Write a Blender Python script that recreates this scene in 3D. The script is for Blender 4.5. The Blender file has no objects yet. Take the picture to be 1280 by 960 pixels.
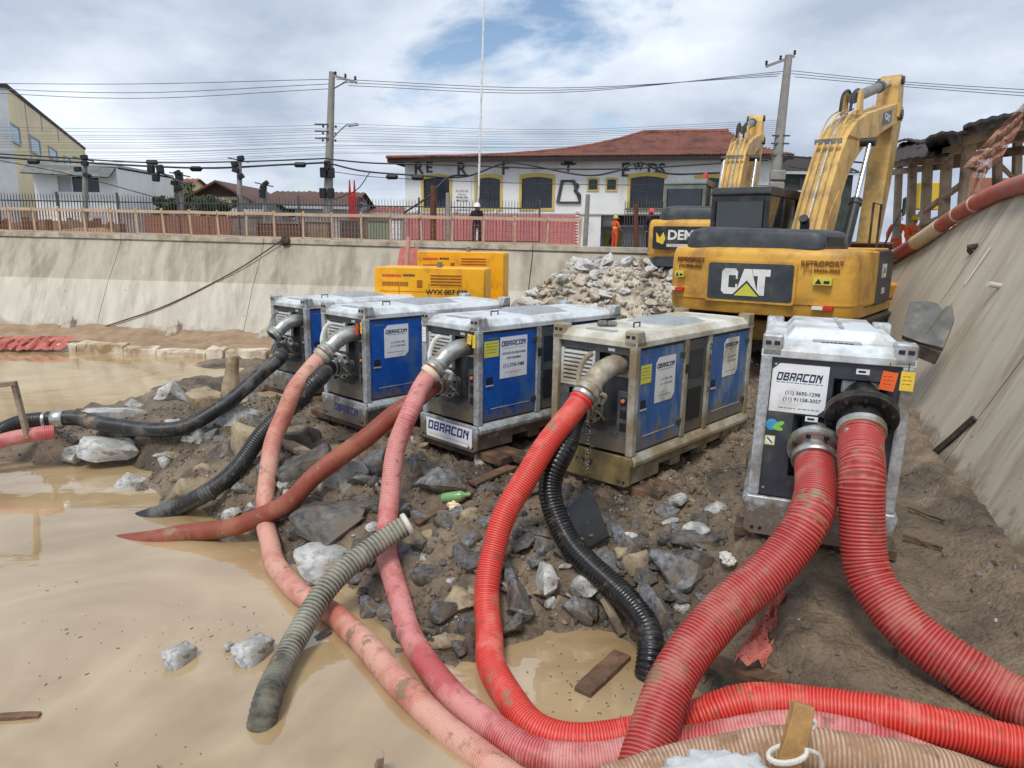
import bpy, bmesh, math, random
import numpy as np
from mathutils import Vector, Matrix

SC = bpy.context.scene
COL = SC.collection
RAD = math.radians
rnd = random.Random(7)

# ------------------------------------------------------------------ camera
EYE = 3.3                      # metres above the muddy water (z = 0)
FPX, HOR, ROLL = 879.0, 298.0, RAD(.9)
PITCH = math.atan((480 - HOR) / FPX)
_f = Vector((0, math.cos(PITCH), -math.sin(PITCH)))
_u0 = Vector((0, math.sin(PITCH), math.cos(PITCH)))
_r0 = Vector((1, 0, 0))
_u = _u0 * math.cos(ROLL) - _r0 * math.sin(ROLL)
_r = _r0 * math.cos(ROLL) + _u0 * math.sin(ROLL)
CAMP = Vector((0, 0, EYE))
cam = bpy.data.cameras.new('camera')
cam.sensor_width = 36.0
cam.lens = 36.0 * FPX / 1280.0
cam.clip_start = .05
cam.clip_end = 2000
camo = bpy.data.objects.new('camera', cam)
COL.objects.link(camo)
camo.matrix_world = Matrix(((_r.x, _u.x, -_f.x, 0), (_r.y, _u.y, -_f.y, 0), (_r.z, _u.z, -_f.z, EYE), (0, 0, 0, 1)))
SC.camera = camo

# ------------------------------------------------------------------ light
SUN_EL, SUN_AZ = RAD(58), RAD(205)          # azimuth clockwise from +Y: behind the viewer, a little to the left
W = bpy.data.worlds.new('World')
SC.world = W
W.use_nodes = True
nt = W.node_tree
nt.nodes.clear()
def wn(t, **k):
    n = nt.nodes.new(t)
    for a, b in k.items():
        setattr(n, a, b)
    return n
out = wn('ShaderNodeOutputWorld')
sky = wn('ShaderNodeTexSky', sky_type='NISHITA', sun_disc=False, sun_elevation=SUN_EL, sun_rotation=SUN_AZ)
sky.air_density = 1.0
sky.dust_density = .6
bg1 = wn('ShaderNodeBackground')
bg1.inputs[1].default_value = .10
nt.links.new(sky.outputs[0], bg1.inputs[0])
tc = wn('ShaderNodeTexCoord')
sep = wn('ShaderNodeSeparateXYZ')
nt.links.new(tc.outputs['Generated'], sep.inputs[0])
zz = wn('ShaderNodeMath', operation='ADD')
zz.inputs[1].default_value = .30
mx = wn('ShaderNodeMath', operation='MAXIMUM')
mx.inputs[1].default_value = 0
nt.links.new(sep.outputs[2], mx.inputs[0])
nt.links.new(mx.outputs[0], zz.inputs[0])
dv = []
for i in (0, 1):
    d = wn('ShaderNodeMath', operation='DIVIDE')
    nt.links.new(sep.outputs[i], d.inputs[0])
    nt.links.new(zz.outputs[0], d.inputs[1])
    dv.append(d)
cmb = wn('ShaderNodeCombineXYZ')
nt.links.new(dv[0].outputs[0], cmb.inputs[0])
nt.links.new(dv[1].outputs[0], cmb.inputs[1])
cmb.inputs[2].default_value = .4
n1 = wn('ShaderNodeTexNoise')
n1.inputs['Scale'].default_value = 1.55
n1.inputs['Detail'].default_value = 9
n1.inputs['Roughness'].default_value = .56
n1.inputs['Distortion'].default_value = .25
nt.links.new(cmb.outputs[0], n1.inputs['Vector'])
r1 = wn('ShaderNodeValToRGB')               # cloud cover
r1.color_ramp.elements[0].position = .352
r1.color_ramp.elements[0].color = (0, 0, 0, 1)
r1.color_ramp.elements[1].position = .44
r1.color_ramp.elements[1].color = (1, 1, 1, 1)
nt.links.new(n1.outputs[0], r1.inputs[0])
n2 = wn('ShaderNodeTexNoise')
n2.inputs['Scale'].default_value = 1.35
n2.inputs['Detail'].default_value = 7
n2.inputs['Roughness'].default_value = .55
mp = wn('ShaderNodeMapping')
mp.inputs['Location'].default_value = (4.3, 1.7, 0)
nt.links.new(cmb.outputs[0], mp.inputs[0])
nt.links.new(mp.outputs[0], n2.inputs['Vector'])
r2 = wn('ShaderNodeValToRGB')               # thick grey and thin white cloud
e = r2.color_ramp.elements
e[0].position, e[0].color = .36, (.395, .46, .57, 1)
e[1].position, e[1].color = .66, (.80, .86, .94, 1)
nt.links.new(n2.outputs[0], r2.inputs[0])
bg2 = wn('ShaderNodeBackground')
bg2.inputs[1].default_value = .9
nt.links.new(r2.outputs[0], bg2.inputs[0])
mixw = wn('ShaderNodeMixShader')
nt.links.new(r1.outputs[0], mixw.inputs[0])
nt.links.new(bg1.outputs[0], mixw.inputs[1])
nt.links.new(bg2.outputs[0], mixw.inputs[2])
nt.links.new(mixw.outputs[0], out.inputs[0])

sl = bpy.data.lights.new('sun', 'SUN')
sl.energy = 1.7
sl.angle = RAD(18)
sl.color = (1, .955, .88)
so = bpy.data.objects.new('sun', sl)
COL.objects.link(so)
sd = Vector((math.sin(SUN_AZ) * math.cos(SUN_EL), math.cos(SUN_AZ) * math.cos(SUN_EL), math.sin(SUN_EL)))
so.rotation_euler = sd.to_track_quat('Z', 'Y').to_euler()
so.location = (0, -10, 30)

SC.view_settings.view_transform = 'Standard'
SC.view_settings.look = 'None'
SC.view_settings.gamma = 1
SC.view_settings.exposure = .45
SC.view_settings.use_curve_mapping = False

# ------------------------------------------------------------------ helpers
def ray(x, y):
    return _f + _r * ((x - 640) / FPX) - _u * ((y - 480) / FPX)
def atz(x, y, z):                           # world point at height z seen in that direction
    d = ray(x, y)
    return CAMP + d * ((z - EYE) / d.z)
def aty(x, y, Y):                           # world point at distance Y
    d = ray(x, y)
    return CAMP + d * (Y / d.y)

def tag(o, label=None, cat=None, group=None, kind=None):
    if label: o['label'] = label
    if cat: o['category'] = cat
    if group: o['group'] = group
    if kind: o['kind'] = kind
    return o
def empty(name, loc, rz=0, label=None, cat=None, group=None):
    o = bpy.data.objects.new(name, None)
    COL.objects.link(o)
    o.empty_display_size = .2
    o.location = loc
    o.rotation_euler = (0, 0, rz)
    return tag(o, label, cat, group)

class MB:
    def __init__(s):
        s.v, s.f = [], []
        s.attr = None
    def add(s, vs, fs):
        n = len(s.v)
        s.v.extend([tuple(v) for v in vs])
        s.f.extend([tuple(i + n for i in f) for f in fs])
        return s
    def box(s, x0, x1, y0, y1, z0, z1):
        vs = [(x, y, z) for z in (z0, z1) for y in (y0, y1) for x in (x0, x1)]
        return s.add(vs, [(0, 2, 3, 1), (4, 5, 7, 6), (0, 1, 5, 4), (2, 6, 7, 3), (0, 4, 6, 2), (1, 3, 7, 5)])
    def obox(s, c, size, M):                # box with own axes
        hx, hy, hz = size[0] / 2, size[1] / 2, size[2] / 2
        vs = [Vector(c) + M @ Vector((x, y, z)) for z in (-hz, hz) for y in (-hy, hy) for x in (-hx, hx)]
        return s.add(vs, [(0, 2, 3, 1), (4, 5, 7, 6), (0, 1, 5, 4), (2, 6, 7, 3), (0, 4, 6, 2), (1, 3, 7, 5)])
    def beam(s, a, b, w, h, up=(0, 0, 1), ext=0):
        a, b = Vector(a), Vector(b)
        d = (b - a)
        L = d.length
        d.normalize()
        u = Vector(up)
        x = d.cross(u)
        if x.length < 1e-4:
            x = d.cross(Vector((1, 0, 0)))
        x.normalize()
        u = x.cross(d)
        M = Matrix((x, d, u)).transposed()
        return s.obox((a + b) / 2, (w, L + ext, h), M)
    def prism(s, poly, axis, a0, a1):       # poly in the other two axes
        n = len(poly)
        def P(p, a):
            if axis == 'x': return (a, p[0], p[1])
            if axis == 'y': return (p[0], a, p[1])
            return (p[0], p[1], a)
        vs = [P(p, a0) for p in poly] + [P(p, a1) for p in poly]
        fs = [tuple(range(n))[::-1], tuple(range(n, 2 * n))]
        for i in range(n):
            j = (i + 1) % n
            fs.append((i, j, j + n, i + n))
        return s.add(vs, fs)
    def loft(s, rings, cap=True, closed=True):
        n = len(rings[0])
        b = len(s.v)
        for r in rings:
            s.v.extend([tuple(p) for p in r])
        for i in range(len(rings) - 1):
            for j in range(n if closed else n - 1):
                k = (j + 1) % n
                s.f.append((b + i * n + j, b + i * n + k, b + (i + 1) * n + k, b + (i + 1) * n + j))
        if cap:
            s.f.append(tuple(b + j for j in range(n))[::-1])
            s.f.append(tuple(b + (len(rings) - 1) * n + j for j in range(n)))
        return s
    def tube(s, pts, rad, n=8, cap=True):
        pts = [Vector(p) for p in pts]
        if not hasattr(rad, '__len__'):
            rad = [rad] * len(pts)
        t = (pts[1] - pts[0]).normalized()
        u = t.orthogonal().normalized()
        rings = []
        for i, p in enumerate(pts):
            if i < len(pts) - 1:
                tn = (pts[i + 1] - p)
                if i > 0: tn = pts[i + 1] - pts[i - 1]
                if tn.length > 1e-9: t = tn.normalized()
            u = (u - t * u.dot(t)).normalized()
            w = t.cross(u)
            rings.append([p + (u * math.cos(a) + w * math.sin(a)) * rad[i] for a in [2 * math.pi * k / n for k in range(n)]])
        return s.loft(rings, cap)
    def lathe(s, prof, n=20, origin=(0, 0, 0), M=None):   # profile (r, z)
        M = M or Matrix.Identity(3)
        rings = []
        for r, z in prof:
            rings.append([Vector(origin) + M @ Vector((r * math.cos(a), r * math.sin(a), z)) for a in [2 * math.pi * k / n for k in range(n)]])
        return s.loft(rings)
    def obj(s, name, mat, parent=None, bev=0, seg=1, smooth=False, recenter=False, kind=None, angle=35):
        me = bpy.data.meshes.new(name)
        me.from_pydata(s.v, [], s.f)
        if bev:
            bm = bmesh.new()
            bm.from_mesh(me)
            bmesh.ops.remove_doubles(bm, verts=bm.verts, dist=1e-5)
            es = [e for e in bm.edges if len(e.link_faces) == 2 and e.calc_face_angle(0) > RAD(28)]
            bmesh.ops.bevel(bm, geom=es, offset=bev, segments=seg, profile=.6, affect='EDGES', clamp_overlap=True)
            bm.to_mesh(me)
            bm.free()
        me.update()
        o = bpy.data.objects.new(name, me)
        COL.objects.link(o)
        if recenter:
            a = np.array([v.co for v in me.vertices])
            c = (a.min(0) + a.max(0)) / 2
            c[2] = a[:, 2].min()
            me.transform(Matrix.Translation(-Vector(c)))
            o.location = c
        if parent: o.parent = parent
        if mat: me.materials.append(mat)
        if smooth:
            me.polygons.foreach_set('use_smooth', [True] * len(me.polygons))
            if angle:
                try: me.set_sharp_from_angle(angle=RAD(angle))
                except Exception: pass
        if kind: o['kind'] = kind
        return o

def copy_tree(o, parent=None):
    c = o.copy()
    COL.objects.link(c)
    c.parent = parent
    for ch in list(o.children):
        copy_tree(ch, c)
    return c

# ------------------------------------------------------------------ materials
def srgb(r, g, b):
    f = lambda c: (c / 255 / 12.92) if c / 255 <= .04045 else ((c / 255 + .055) / 1.055) ** 2.4
    return (f(r), f(g), f(b), 1)
MATS = {}
def mat(name, c1, c2=None, scale=4, rough=.7, metal=0, bump=0, bscale=30, dirt=None, damt=.5, dscale=2.0, ddet=8, rvar=.12, stretch=None, spec=.5, lo=.35, hi=.65, bdist=.02, splash=None, pits=0):
    m = bpy.data.materials.new(name)
    m.use_nodes = True
    t = m.node_tree
    N, L = t.nodes, t.links
    b = N['Principled BSDF']
    b.inputs['Metallic'].default_value = metal
    b.inputs['Specular IOR Level'].default_value = spec
    co = N.new('ShaderNodeTexCoord')
    vec = co.outputs['Object']
    if stretch:
        mpn = N.new('ShaderNodeMapping')
        mpn.inputs['Scale'].default_value = stretch
        L.new(vec, mpn.inputs[0])
        vec = mpn.outputs[0]
    def noise(sc, det=8, ro=.6):
        n = N.new('ShaderNodeTexNoise')
        n.inputs['Scale'].default_value = sc
        n.inputs['Detail'].default_value = det
        n.inputs['Roughness'].default_value = ro
        L.new(vec, n.inputs['Vector'])
        return n
    def ramp(src, a, c, ca=(0, 0, 0, 1), cb=(1, 1, 1, 1)):
        r = N.new('ShaderNodeValToRGB')
        r.color_ramp.elements[0].position, r.color_ramp.elements[0].color = a, ca
        r.color_ramp.elements[1].position, r.color_ramp.elements[1].color = c, cb
        L.new(src, r.inputs[0])
        return r
    c2 = c2 or tuple(min(1, x * .8) for x in c1[:3]) + (1,)
    n = noise(scale)
    col = ramp(n.outputs[0], lo, hi, c1, c2).outputs[0]
    if dirt:
        dn = noise(dscale, ddet, .65)
        dr = ramp(dn.outputs[0], .62 - damt * .35, .72 - damt * .2)
        mx = N.new('ShaderNodeMix')
        mx.data_type = 'RGBA'
        L.new(dr.outputs[0], mx.inputs[0])
        L.new(col, mx.inputs[6])
        mx.inputs[7].default_value = dirt
        col = mx.outputs[2]
    def mixin(col, fac, colour):
        mx = N.new('ShaderNodeMix')
        mx.data_type = 'RGBA'
        L.new(fac, mx.inputs[0])
        L.new(col, mx.inputs[6])
        mx.inputs[7].default_value = colour
        return mx.outputs[2]
    if splash:                              # dried mud splashed up from the ground: (reach in metres, base height, scale, colour)
        reach, z0, sc, mc = splash
        sp = N.new('ShaderNodeSeparateXYZ')
        L.new(co.outputs['Object'], sp.inputs[0])
        sn = N.new('ShaderNodeTexNoise')
        sn.inputs['Scale'].default_value = sc
        sn.inputs['Detail'].default_value = 9
        sn.inputs['Roughness'].default_value = .7
        L.new(co.outputs['Object'], sn.inputs['Vector'])
        mr = N.new('ShaderNodeMapRange')
        mr.inputs[1].default_value, mr.inputs[2].default_value = z0, z0 + reach
        mr.inputs[3].default_value, mr.inputs[4].default_value = .27, -.28
        L.new(sp.outputs[2], mr.inputs[0])
        ad = N.new('ShaderNodeMath')
        ad.operation = 'ADD'
        L.new(sn.outputs[0], ad.inputs[0])
        L.new(mr.outputs[0], ad.inputs[1])
        col = mixin(col, ramp(ad.outputs[0], .52, .66, (0, 0, 0, 1), (.85, .85, .85, 1)).outputs[0], mc)
    if pits:
        vr = N.new('ShaderNodeTexVoronoi')
        vr.inputs['Scale'].default_value = pits
        L.new(co.outputs['Object'], vr.inputs['Vector'])
        pn = noise(1.7, 3)
        pm = N.new('ShaderNodeMath')
        pm.operation = 'MULTIPLY'
        L.new(ramp(vr.outputs['Distance'], .06, .12, (1, 1, 1, 1), (0, 0, 0, 1)).outputs[0], pm.inputs[0])
        L.new(ramp(pn.outputs[0], .5, .6).outputs[0], pm.inputs[1])
        col = mixin(col, pm.outputs[0], tuple(x * .35 for x in c1[:3]) + (1,))
    L.new(col, b.inputs['Base Color'])
    rr = N.new('ShaderNodeMapRange')
    rr.inputs[3].default_value = max(.02, rough - rvar)
    rr.inputs[4].default_value = min(1, rough + rvar)
    L.new(n.outputs[0], rr.inputs[0])
    L.new(rr.outputs[0], b.inputs['Roughness'])
    if bump:
        bn = noise(bscale, 6, .65)
        bp = N.new('ShaderNodeBump')
        bp.inputs['Strength'].default_value = bump
        bp.inputs['Distance'].default_value = bdist
        L.new(bn.outputs[0], bp.inputs['Height'])
        L.new(bp.outputs[0], b.inputs['Normal'])
    MATS[name] = m
    return m
S = srgb
mat('galv', S(150, 156, 160), S(196, 200, 202), 26, .48, .35, .06, 60, dirt=S(128, 118, 100), damt=.42, dscale=2.2, splash=(.75, .0, 5, S(112, 97, 78)))
mat('galv_dusty', S(168, 166, 156), S(200, 198, 188), 18, .7, .15, .08, 60, dirt=S(139, 124, 96), damt=.75, dscale=2.0)
mat('mud_plate', S(121, 105, 64), S(142, 124, 80), 6, .6, 0, .15, 40, dirt=S(84, 72, 50), damt=.5)
mat('roof_pale', S(196, 203, 208), S(222, 226, 228), 5, .5, .1, .04, 40, dirt=S(150, 146, 134), damt=.4, dscale=1.6)
mat('roof_dusty', S(206, 204, 195), S(226, 224, 217), 5, .75, 0, .1, 40, dirt=S(168, 160, 138), damt=.7, dscale=1.4)
mat('panel_dark', S(62, 65, 68), S(84, 87, 90), 7, .55, 0, .05, 60, dirt=S(104, 100, 90), damt=.3, splash=(.6, .3, 6, S(110, 98, 80)))
mat('panel_navy', S(44, 48, 56), S(60, 64, 72), 7, .5, 0, .03, 60, dirt=S(95, 92, 86), damt=.3)
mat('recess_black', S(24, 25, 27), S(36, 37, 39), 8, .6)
mat('door_blue', S(24, 80, 162), S(34, 94, 174), 3, .42, 0, .02, 40, dirt=S(78, 110, 152), damt=.28, dscale=1.6, splash=(.6, .25, 6, S(112, 100, 84)))
mat('door_blue_dusty', S(42, 88, 150), S(58, 104, 164), 3, .55, 0, .04, 40, dirt=S(128, 146, 168), damt=.42, dscale=2.2, stretch=(1.6, 1.6, .5), splash=(.9, .25, 5, S(122, 110, 88)))
mat('louvre', S(188, 188, 184), S(208, 208, 204), 8, .6, 0, .03, 40, dirt=S(150, 140, 118), damt=.45)
mat('steel', S(168, 170, 168), S(196, 198, 196), 12, .36, .75, .05, 60, dirt=S(150, 142, 124), damt=.4, dscale=4)
mat('steel_dusty', S(172, 166, 152), S(200, 196, 184), 12, .6, .3, .08, 60, dirt=S(146, 130, 104), damt=.6, dscale=4)
mat('black_iron', S(22, 23, 25), S(38, 38, 40), 9, .42, .2, .08, 50, dirt=S(96, 90, 80), damt=.25)
mat('white_plate', S(226, 228, 230), S(236, 238, 240), 4, .45, 0, 0, dirt=S(196, 194, 186), damt=.25)
mat('white_enamel', S(222, 222, 218), S(236, 236, 232), 6, .35, 0, .02, dirt=S(170, 160, 140), damt=.3)
mat('ink_blue', S(34, 44, 110), S(44, 54, 120), 4, .5)
mat('ink_navy', S(28, 38, 66), S(36, 46, 76), 4, .5)
mat('ink_grey', S(92, 98, 110), S(112, 116, 124), 4, .6)
mat('ink_black', S(24, 24, 26), S(40, 40, 42), 4, .6)
mat('ink_white', S(228, 228, 222), S(238, 238, 234), 4, .6, dirt=S(190, 186, 174), damt=.3)
mat('ink_orange', S(206, 110, 50), S(216, 124, 60), 4, .6)
mat('ink_brown', S(112, 62, 24), S(140, 84, 34), 8, .7)
mat('ink_teal', S(54, 128, 138), S(64, 140, 150), 4, .6)
mat('tag_orange', S(236, 92, 34), S(242, 108, 46), 5, .5)
mat('tag_yellow', S(226, 190, 56), S(234, 200, 70), 5, .5)
mat('tag_red', S(206, 42, 40), S(216, 56, 50), 5, .5)
mat('sticker_yellow', S(206, 200, 66), S(216, 210, 90), 5, .5)
mat('sticker_blue', S(40, 128, 190), S(80, 160, 210), 9, .4)
mat('cabinet_green', S(120, 146, 120), S(136, 160, 134), 4, .7)
mat('sticker_green', S(110, 180, 70), S(140, 200, 90), 9, .4)
mat('cat_yellow', S(206, 154, 54), S(220, 170, 70), 2.2, .5, 0, .03, 30, dirt=S(170, 126, 62), damt=.38, dscale=1.6)
mat('boom_yellow', S(206, 164, 88), S(220, 182, 108), 2.2, .6, 0, .05, 30, dirt=S(164, 134, 88), damt=.5, dscale=1.8)
mat('exc_dark', S(50, 54, 58), S(70, 74, 78), 4, .5, 0, .03, 40, dirt=S(92, 90, 84), damt=.2, dscale=2)
mat('exc_black', S(30, 31, 34), S(44, 45, 48), 4, .5, 0, .02, 40, dirt=S(84, 82, 78), damt=.3)
mat('exc_grey', S(96, 104, 102), S(116, 122, 118), 4, .55, 0, .03, 40, dirt=S(136, 130, 116), damt=.4)
mat('rubber_track', S(48, 44, 40), S(84, 74, 62), 12, .85, 0, .3, 30)
mat('cab_glass', S(30, 36, 42), S(42, 48, 54), 2, .06, 0, spec=.8)
mat('chrome', S(200, 204, 208), S(214, 216, 218), 4, .16, .95)
mat('genset_yellow', S(240, 168, 8), S(246, 180, 20), 3, .42, 0, .02, 40, dirt=S(196, 140, 30), damt=.3)
mat('genset_brown', S(150, 84, 10), S(170, 100, 20), 5, .6)
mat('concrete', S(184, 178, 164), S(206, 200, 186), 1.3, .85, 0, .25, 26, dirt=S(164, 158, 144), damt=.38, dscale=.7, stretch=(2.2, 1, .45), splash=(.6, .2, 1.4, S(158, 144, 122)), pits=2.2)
mat('concrete_slope', S(178, 168, 150), S(196, 184, 166), 1.0, .85, 0, .3, 22, dirt=S(156, 144, 124), damt=.36, dscale=.9, stretch=(.45, 2.4, .45), splash=(.75, -.05, 2.2, S(120, 106, 88)), pits=5)
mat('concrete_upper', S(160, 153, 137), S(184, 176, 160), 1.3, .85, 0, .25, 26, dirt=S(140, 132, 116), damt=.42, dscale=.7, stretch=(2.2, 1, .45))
mat('coping', S(172, 164, 148), S(190, 182, 166), 3, .9, 0, .3, 30, dirt=S(138, 128, 110), damt=.5)
mat('pale_stone', S(196, 184, 162), S(220, 210, 192), 4, .9, 0, .5, 14, dirt=S(150, 122, 90), damt=.5, dscale=1.5)
mat('rock_grey', S(66, 68, 72), S(160, 162, 164), 8, .7, 0, .7, 24, dirt=S(108, 94, 77), damt=.5, dscale=2.2, lo=.38, hi=.72)
mat('rock_dark', S(46, 46, 48), S(112, 110, 106), 8, .5, 0, .6, 24, dirt=S(98, 85, 69), damt=.5, dscale=2.4)
mat('rock_white', S(140, 142, 142), S(216, 216, 212), 6, .8, 0, .6, 24, dirt=S(112, 98, 80), damt=.48, dscale=3, lo=.38, hi=.56)
mat('rock_tan', S(146, 130, 104), S(182, 166, 138), 6, .85, 0, .6, 20, dirt=S(110, 92, 70), damt=.4, dscale=3)
mat('rubble_grey', S(178, 178, 178), S(218, 218, 216), 5, .9, 0, .5, 18, dirt=S(138, 124, 104), damt=.3, dscale=2)
mat('rubble_tan', S(170, 160, 144), S(208, 200, 184), 5, .9, 0, .5, 18, dirt=S(118, 98, 76), damt=.4, dscale=2)
mat('wood_wet', S(86, 64, 48), S(128, 98, 74), 5, .6, 0, .4, 20, dirt=S(66, 56, 46), damt=.4, stretch=(1, 1, 1))
mat('wood_raw', S(158, 120, 70), S(190, 150, 96), 5, .7, 0, .35, 30, dirt=S(120, 98, 70), damt=.4)
mat('shed_wood', S(160, 144, 126), S(188, 172, 152), 4, .85, 0, .35, 24, dirt=S(112, 98, 82), damt=.4)
mat('wood_grey', S(142, 126, 108), S(170, 154, 134), 4, .85, 0, .35, 24, dirt=S(88, 76, 62), damt=.45)
mat('char_wood', S(44, 38, 34), S(84, 74, 64), 6, .8, 0, .5, 24)
mat('slate_board', S(84, 84, 84), S(116, 114, 110), 5, .8, 0, .4, 30, dirt=S(140, 132, 118), damt=.3)
mat('render_white', S(232, 232, 228), S(240, 240, 236), 2, .85, 0, .05, 30, dirt=S(206, 202, 192), damt=.3, dscale=.5)
mat('render_cream', S(234, 216, 170), S(240, 226, 184), .6, .85, 0, .05, 30, dirt=S(214, 204, 174), damt=.3, dscale=.3)
mat('render_grey', S(176, 178, 180), S(190, 192, 194), 1, .85, 0, .05)
mat('trim_yellow', S(204, 178, 96), S(214, 190, 112), 2, .8)
mat('window_dark', S(28, 32, 44), S(40, 46, 58), 1, .12, 0, spec=.6)
mat('window_blue', S(70, 120, 140), S(90, 140, 158), 1, .12, 0, spec=.6)
mat('roof_tile', S(130, 74, 58), S(160, 98, 78), 3, .85, 0, .2, 20, dirt=S(96, 52, 40), damt=.4, dscale=.8)
mat('roof_brown', S(84, 62, 54), S(104, 78, 68), 3, .85, 0, .2, 20)
mat('eave_dark', S(40, 32, 30), S(56, 46, 42), 3, .8)
mat('wall_green', S(52, 58, 56), S(74, 80, 76), 2, .9, 0, .2, 10)
mat('pole_concrete', S(134, 130, 124), S(156, 152, 144), 3, .9, 0, .15, 20)
mat('cable', S(22, 22, 26), S(34, 34, 38), 3, .6)
mat('wire_thin', S(78, 84, 94), S(92, 98, 108), 3, .6)
mat('rust', S(88, 52, 40), S(116, 70, 52), 6, .85, 0, .2, 30)
mat('fence_bar', S(140, 96, 74), S(160, 116, 92), 3, .8)
mat('fence_post', S(176, 150, 124), S(196, 172, 146), 3, .85, 0, .1, 30)
mat('iron_bar', S(70, 66, 68), S(90, 86, 88), 3, .7)
mat('barrier_orange', S(160, 102, 78), S(176, 118, 92), 2, .7, dirt=S(146, 106, 86), damt=.5)
mat('earth_red', S(136, 112, 88), S(164, 140, 114), 2.5, .95, 0, .5, 12)
mat('asphalt', S(96, 94, 92), S(112, 108, 104), 2, .95, 0, .2, 30)
mat('leaf', S(44, 66, 36), S(70, 92, 50), 6, .8)
mat('trunk', S(84, 70, 56), S(104, 88, 72), 6, .9)
mat('pvc_red', S(178, 84, 76), S(196, 106, 96), 3, .55, dirt=S(160, 118, 100), damt=.4, dscale=3)
mat('pvc_pink', S(206, 140, 132), S(216, 156, 148), 3, .6, dirt=S(186, 150, 136), damt=.4)
mat('sleeve_cream', S(212, 192, 160), S(224, 206, 178), 6, .8, 0, .3, 20)
mat('pvc_white', S(196, 192, 184), S(208, 204, 196), 5, .6)
mat('cloth_orange', S(226, 84, 34), S(236, 100, 46), 8, .85)
mat('cloth_dark', S(34, 32, 42), S(48, 44, 56), 8, .9)
mat('hivis', S(226, 216, 120), S(236, 226, 140), 8, .7)
mat('skin', S(150, 104, 80), S(164, 118, 92), 8, .6)
mat('helmet_white', S(232, 232, 230), S(240, 240, 238), 4, .35)
mat('helmet_yellow', S(226, 186, 40), S(234, 196, 56), 4, .35)
mat('helmet_pink', S(206, 60, 86), S(216, 76, 100), 4, .4)
mat('boot', S(40, 34, 30), S(56, 48, 42), 8, .8)
mat('bottle_green', S(108, 150, 96), S(134, 172, 118), 6, .2)
mat('foam', S(222, 208, 160), S(236, 224, 184), 9, .9, 0, .5, 40)
mat('rope_white', S(206, 202, 192), S(224, 220, 212), 20, .9, 0, .5, 80)
mat('sack', S(186, 188, 190), S(212, 214, 214), 6, .85, 0, .4, 60, dirt=S(150, 140, 124), damt=.4)
mat('mat_black', S(26, 27, 28), S(44, 44, 44), 5, .35, 0, .1, 20)
mat('lamp_red', S(200, 50, 30), S(220, 70, 40), 4, .3)
mat('button_amber', S(206, 112, 60), S(220, 130, 76), 4, .4)
mat('hatch_grey', S(150, 156, 160), S(168, 172, 174), 6, .55, .2, .05, 40, dirt=S(130, 126, 114), damt=.35)
M = MATS

def net_mat(name, c1, c2, alpha, scale=60):
    m = mat(name, c1, c2, 5, .9)
    t = m.node_tree
    N, L = t.nodes, t.links
    b = N['Principled BSDF']
    co = N.new('ShaderNodeTexCoord')
    w = N.new('ShaderNodeTexNoise')
    w.inputs['Scale'].default_value = scale
    w.inputs['Detail'].default_value = 2
    L.new(co.outputs['Object'], w.inputs['Vector'])
    r = N.new('ShaderNodeValToRGB')
    r.color_ramp.elements[0].position = .5 - alpha * .25
    r.color_ramp.elements[0].color = (0, 0, 0, 1)
    r.color_ramp.elements[1].position = .75 - alpha * .4
    r.color_ramp.elements[1].color = (1, 1, 1, 1)
    L.new(w.outputs[0], r.inputs[0])
    L.new(r.outputs[0], b.inputs['Alpha'])
    return m
net_mat('net_red', S(180, 92, 82), S(198, 120, 108), .78)
net_mat('net_screen', S(204, 116, 118), S(212, 134, 134), 1.15, 30)
net_mat('net_brown', S(160, 116, 98), S(178, 134, 114), .62, 40)

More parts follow.
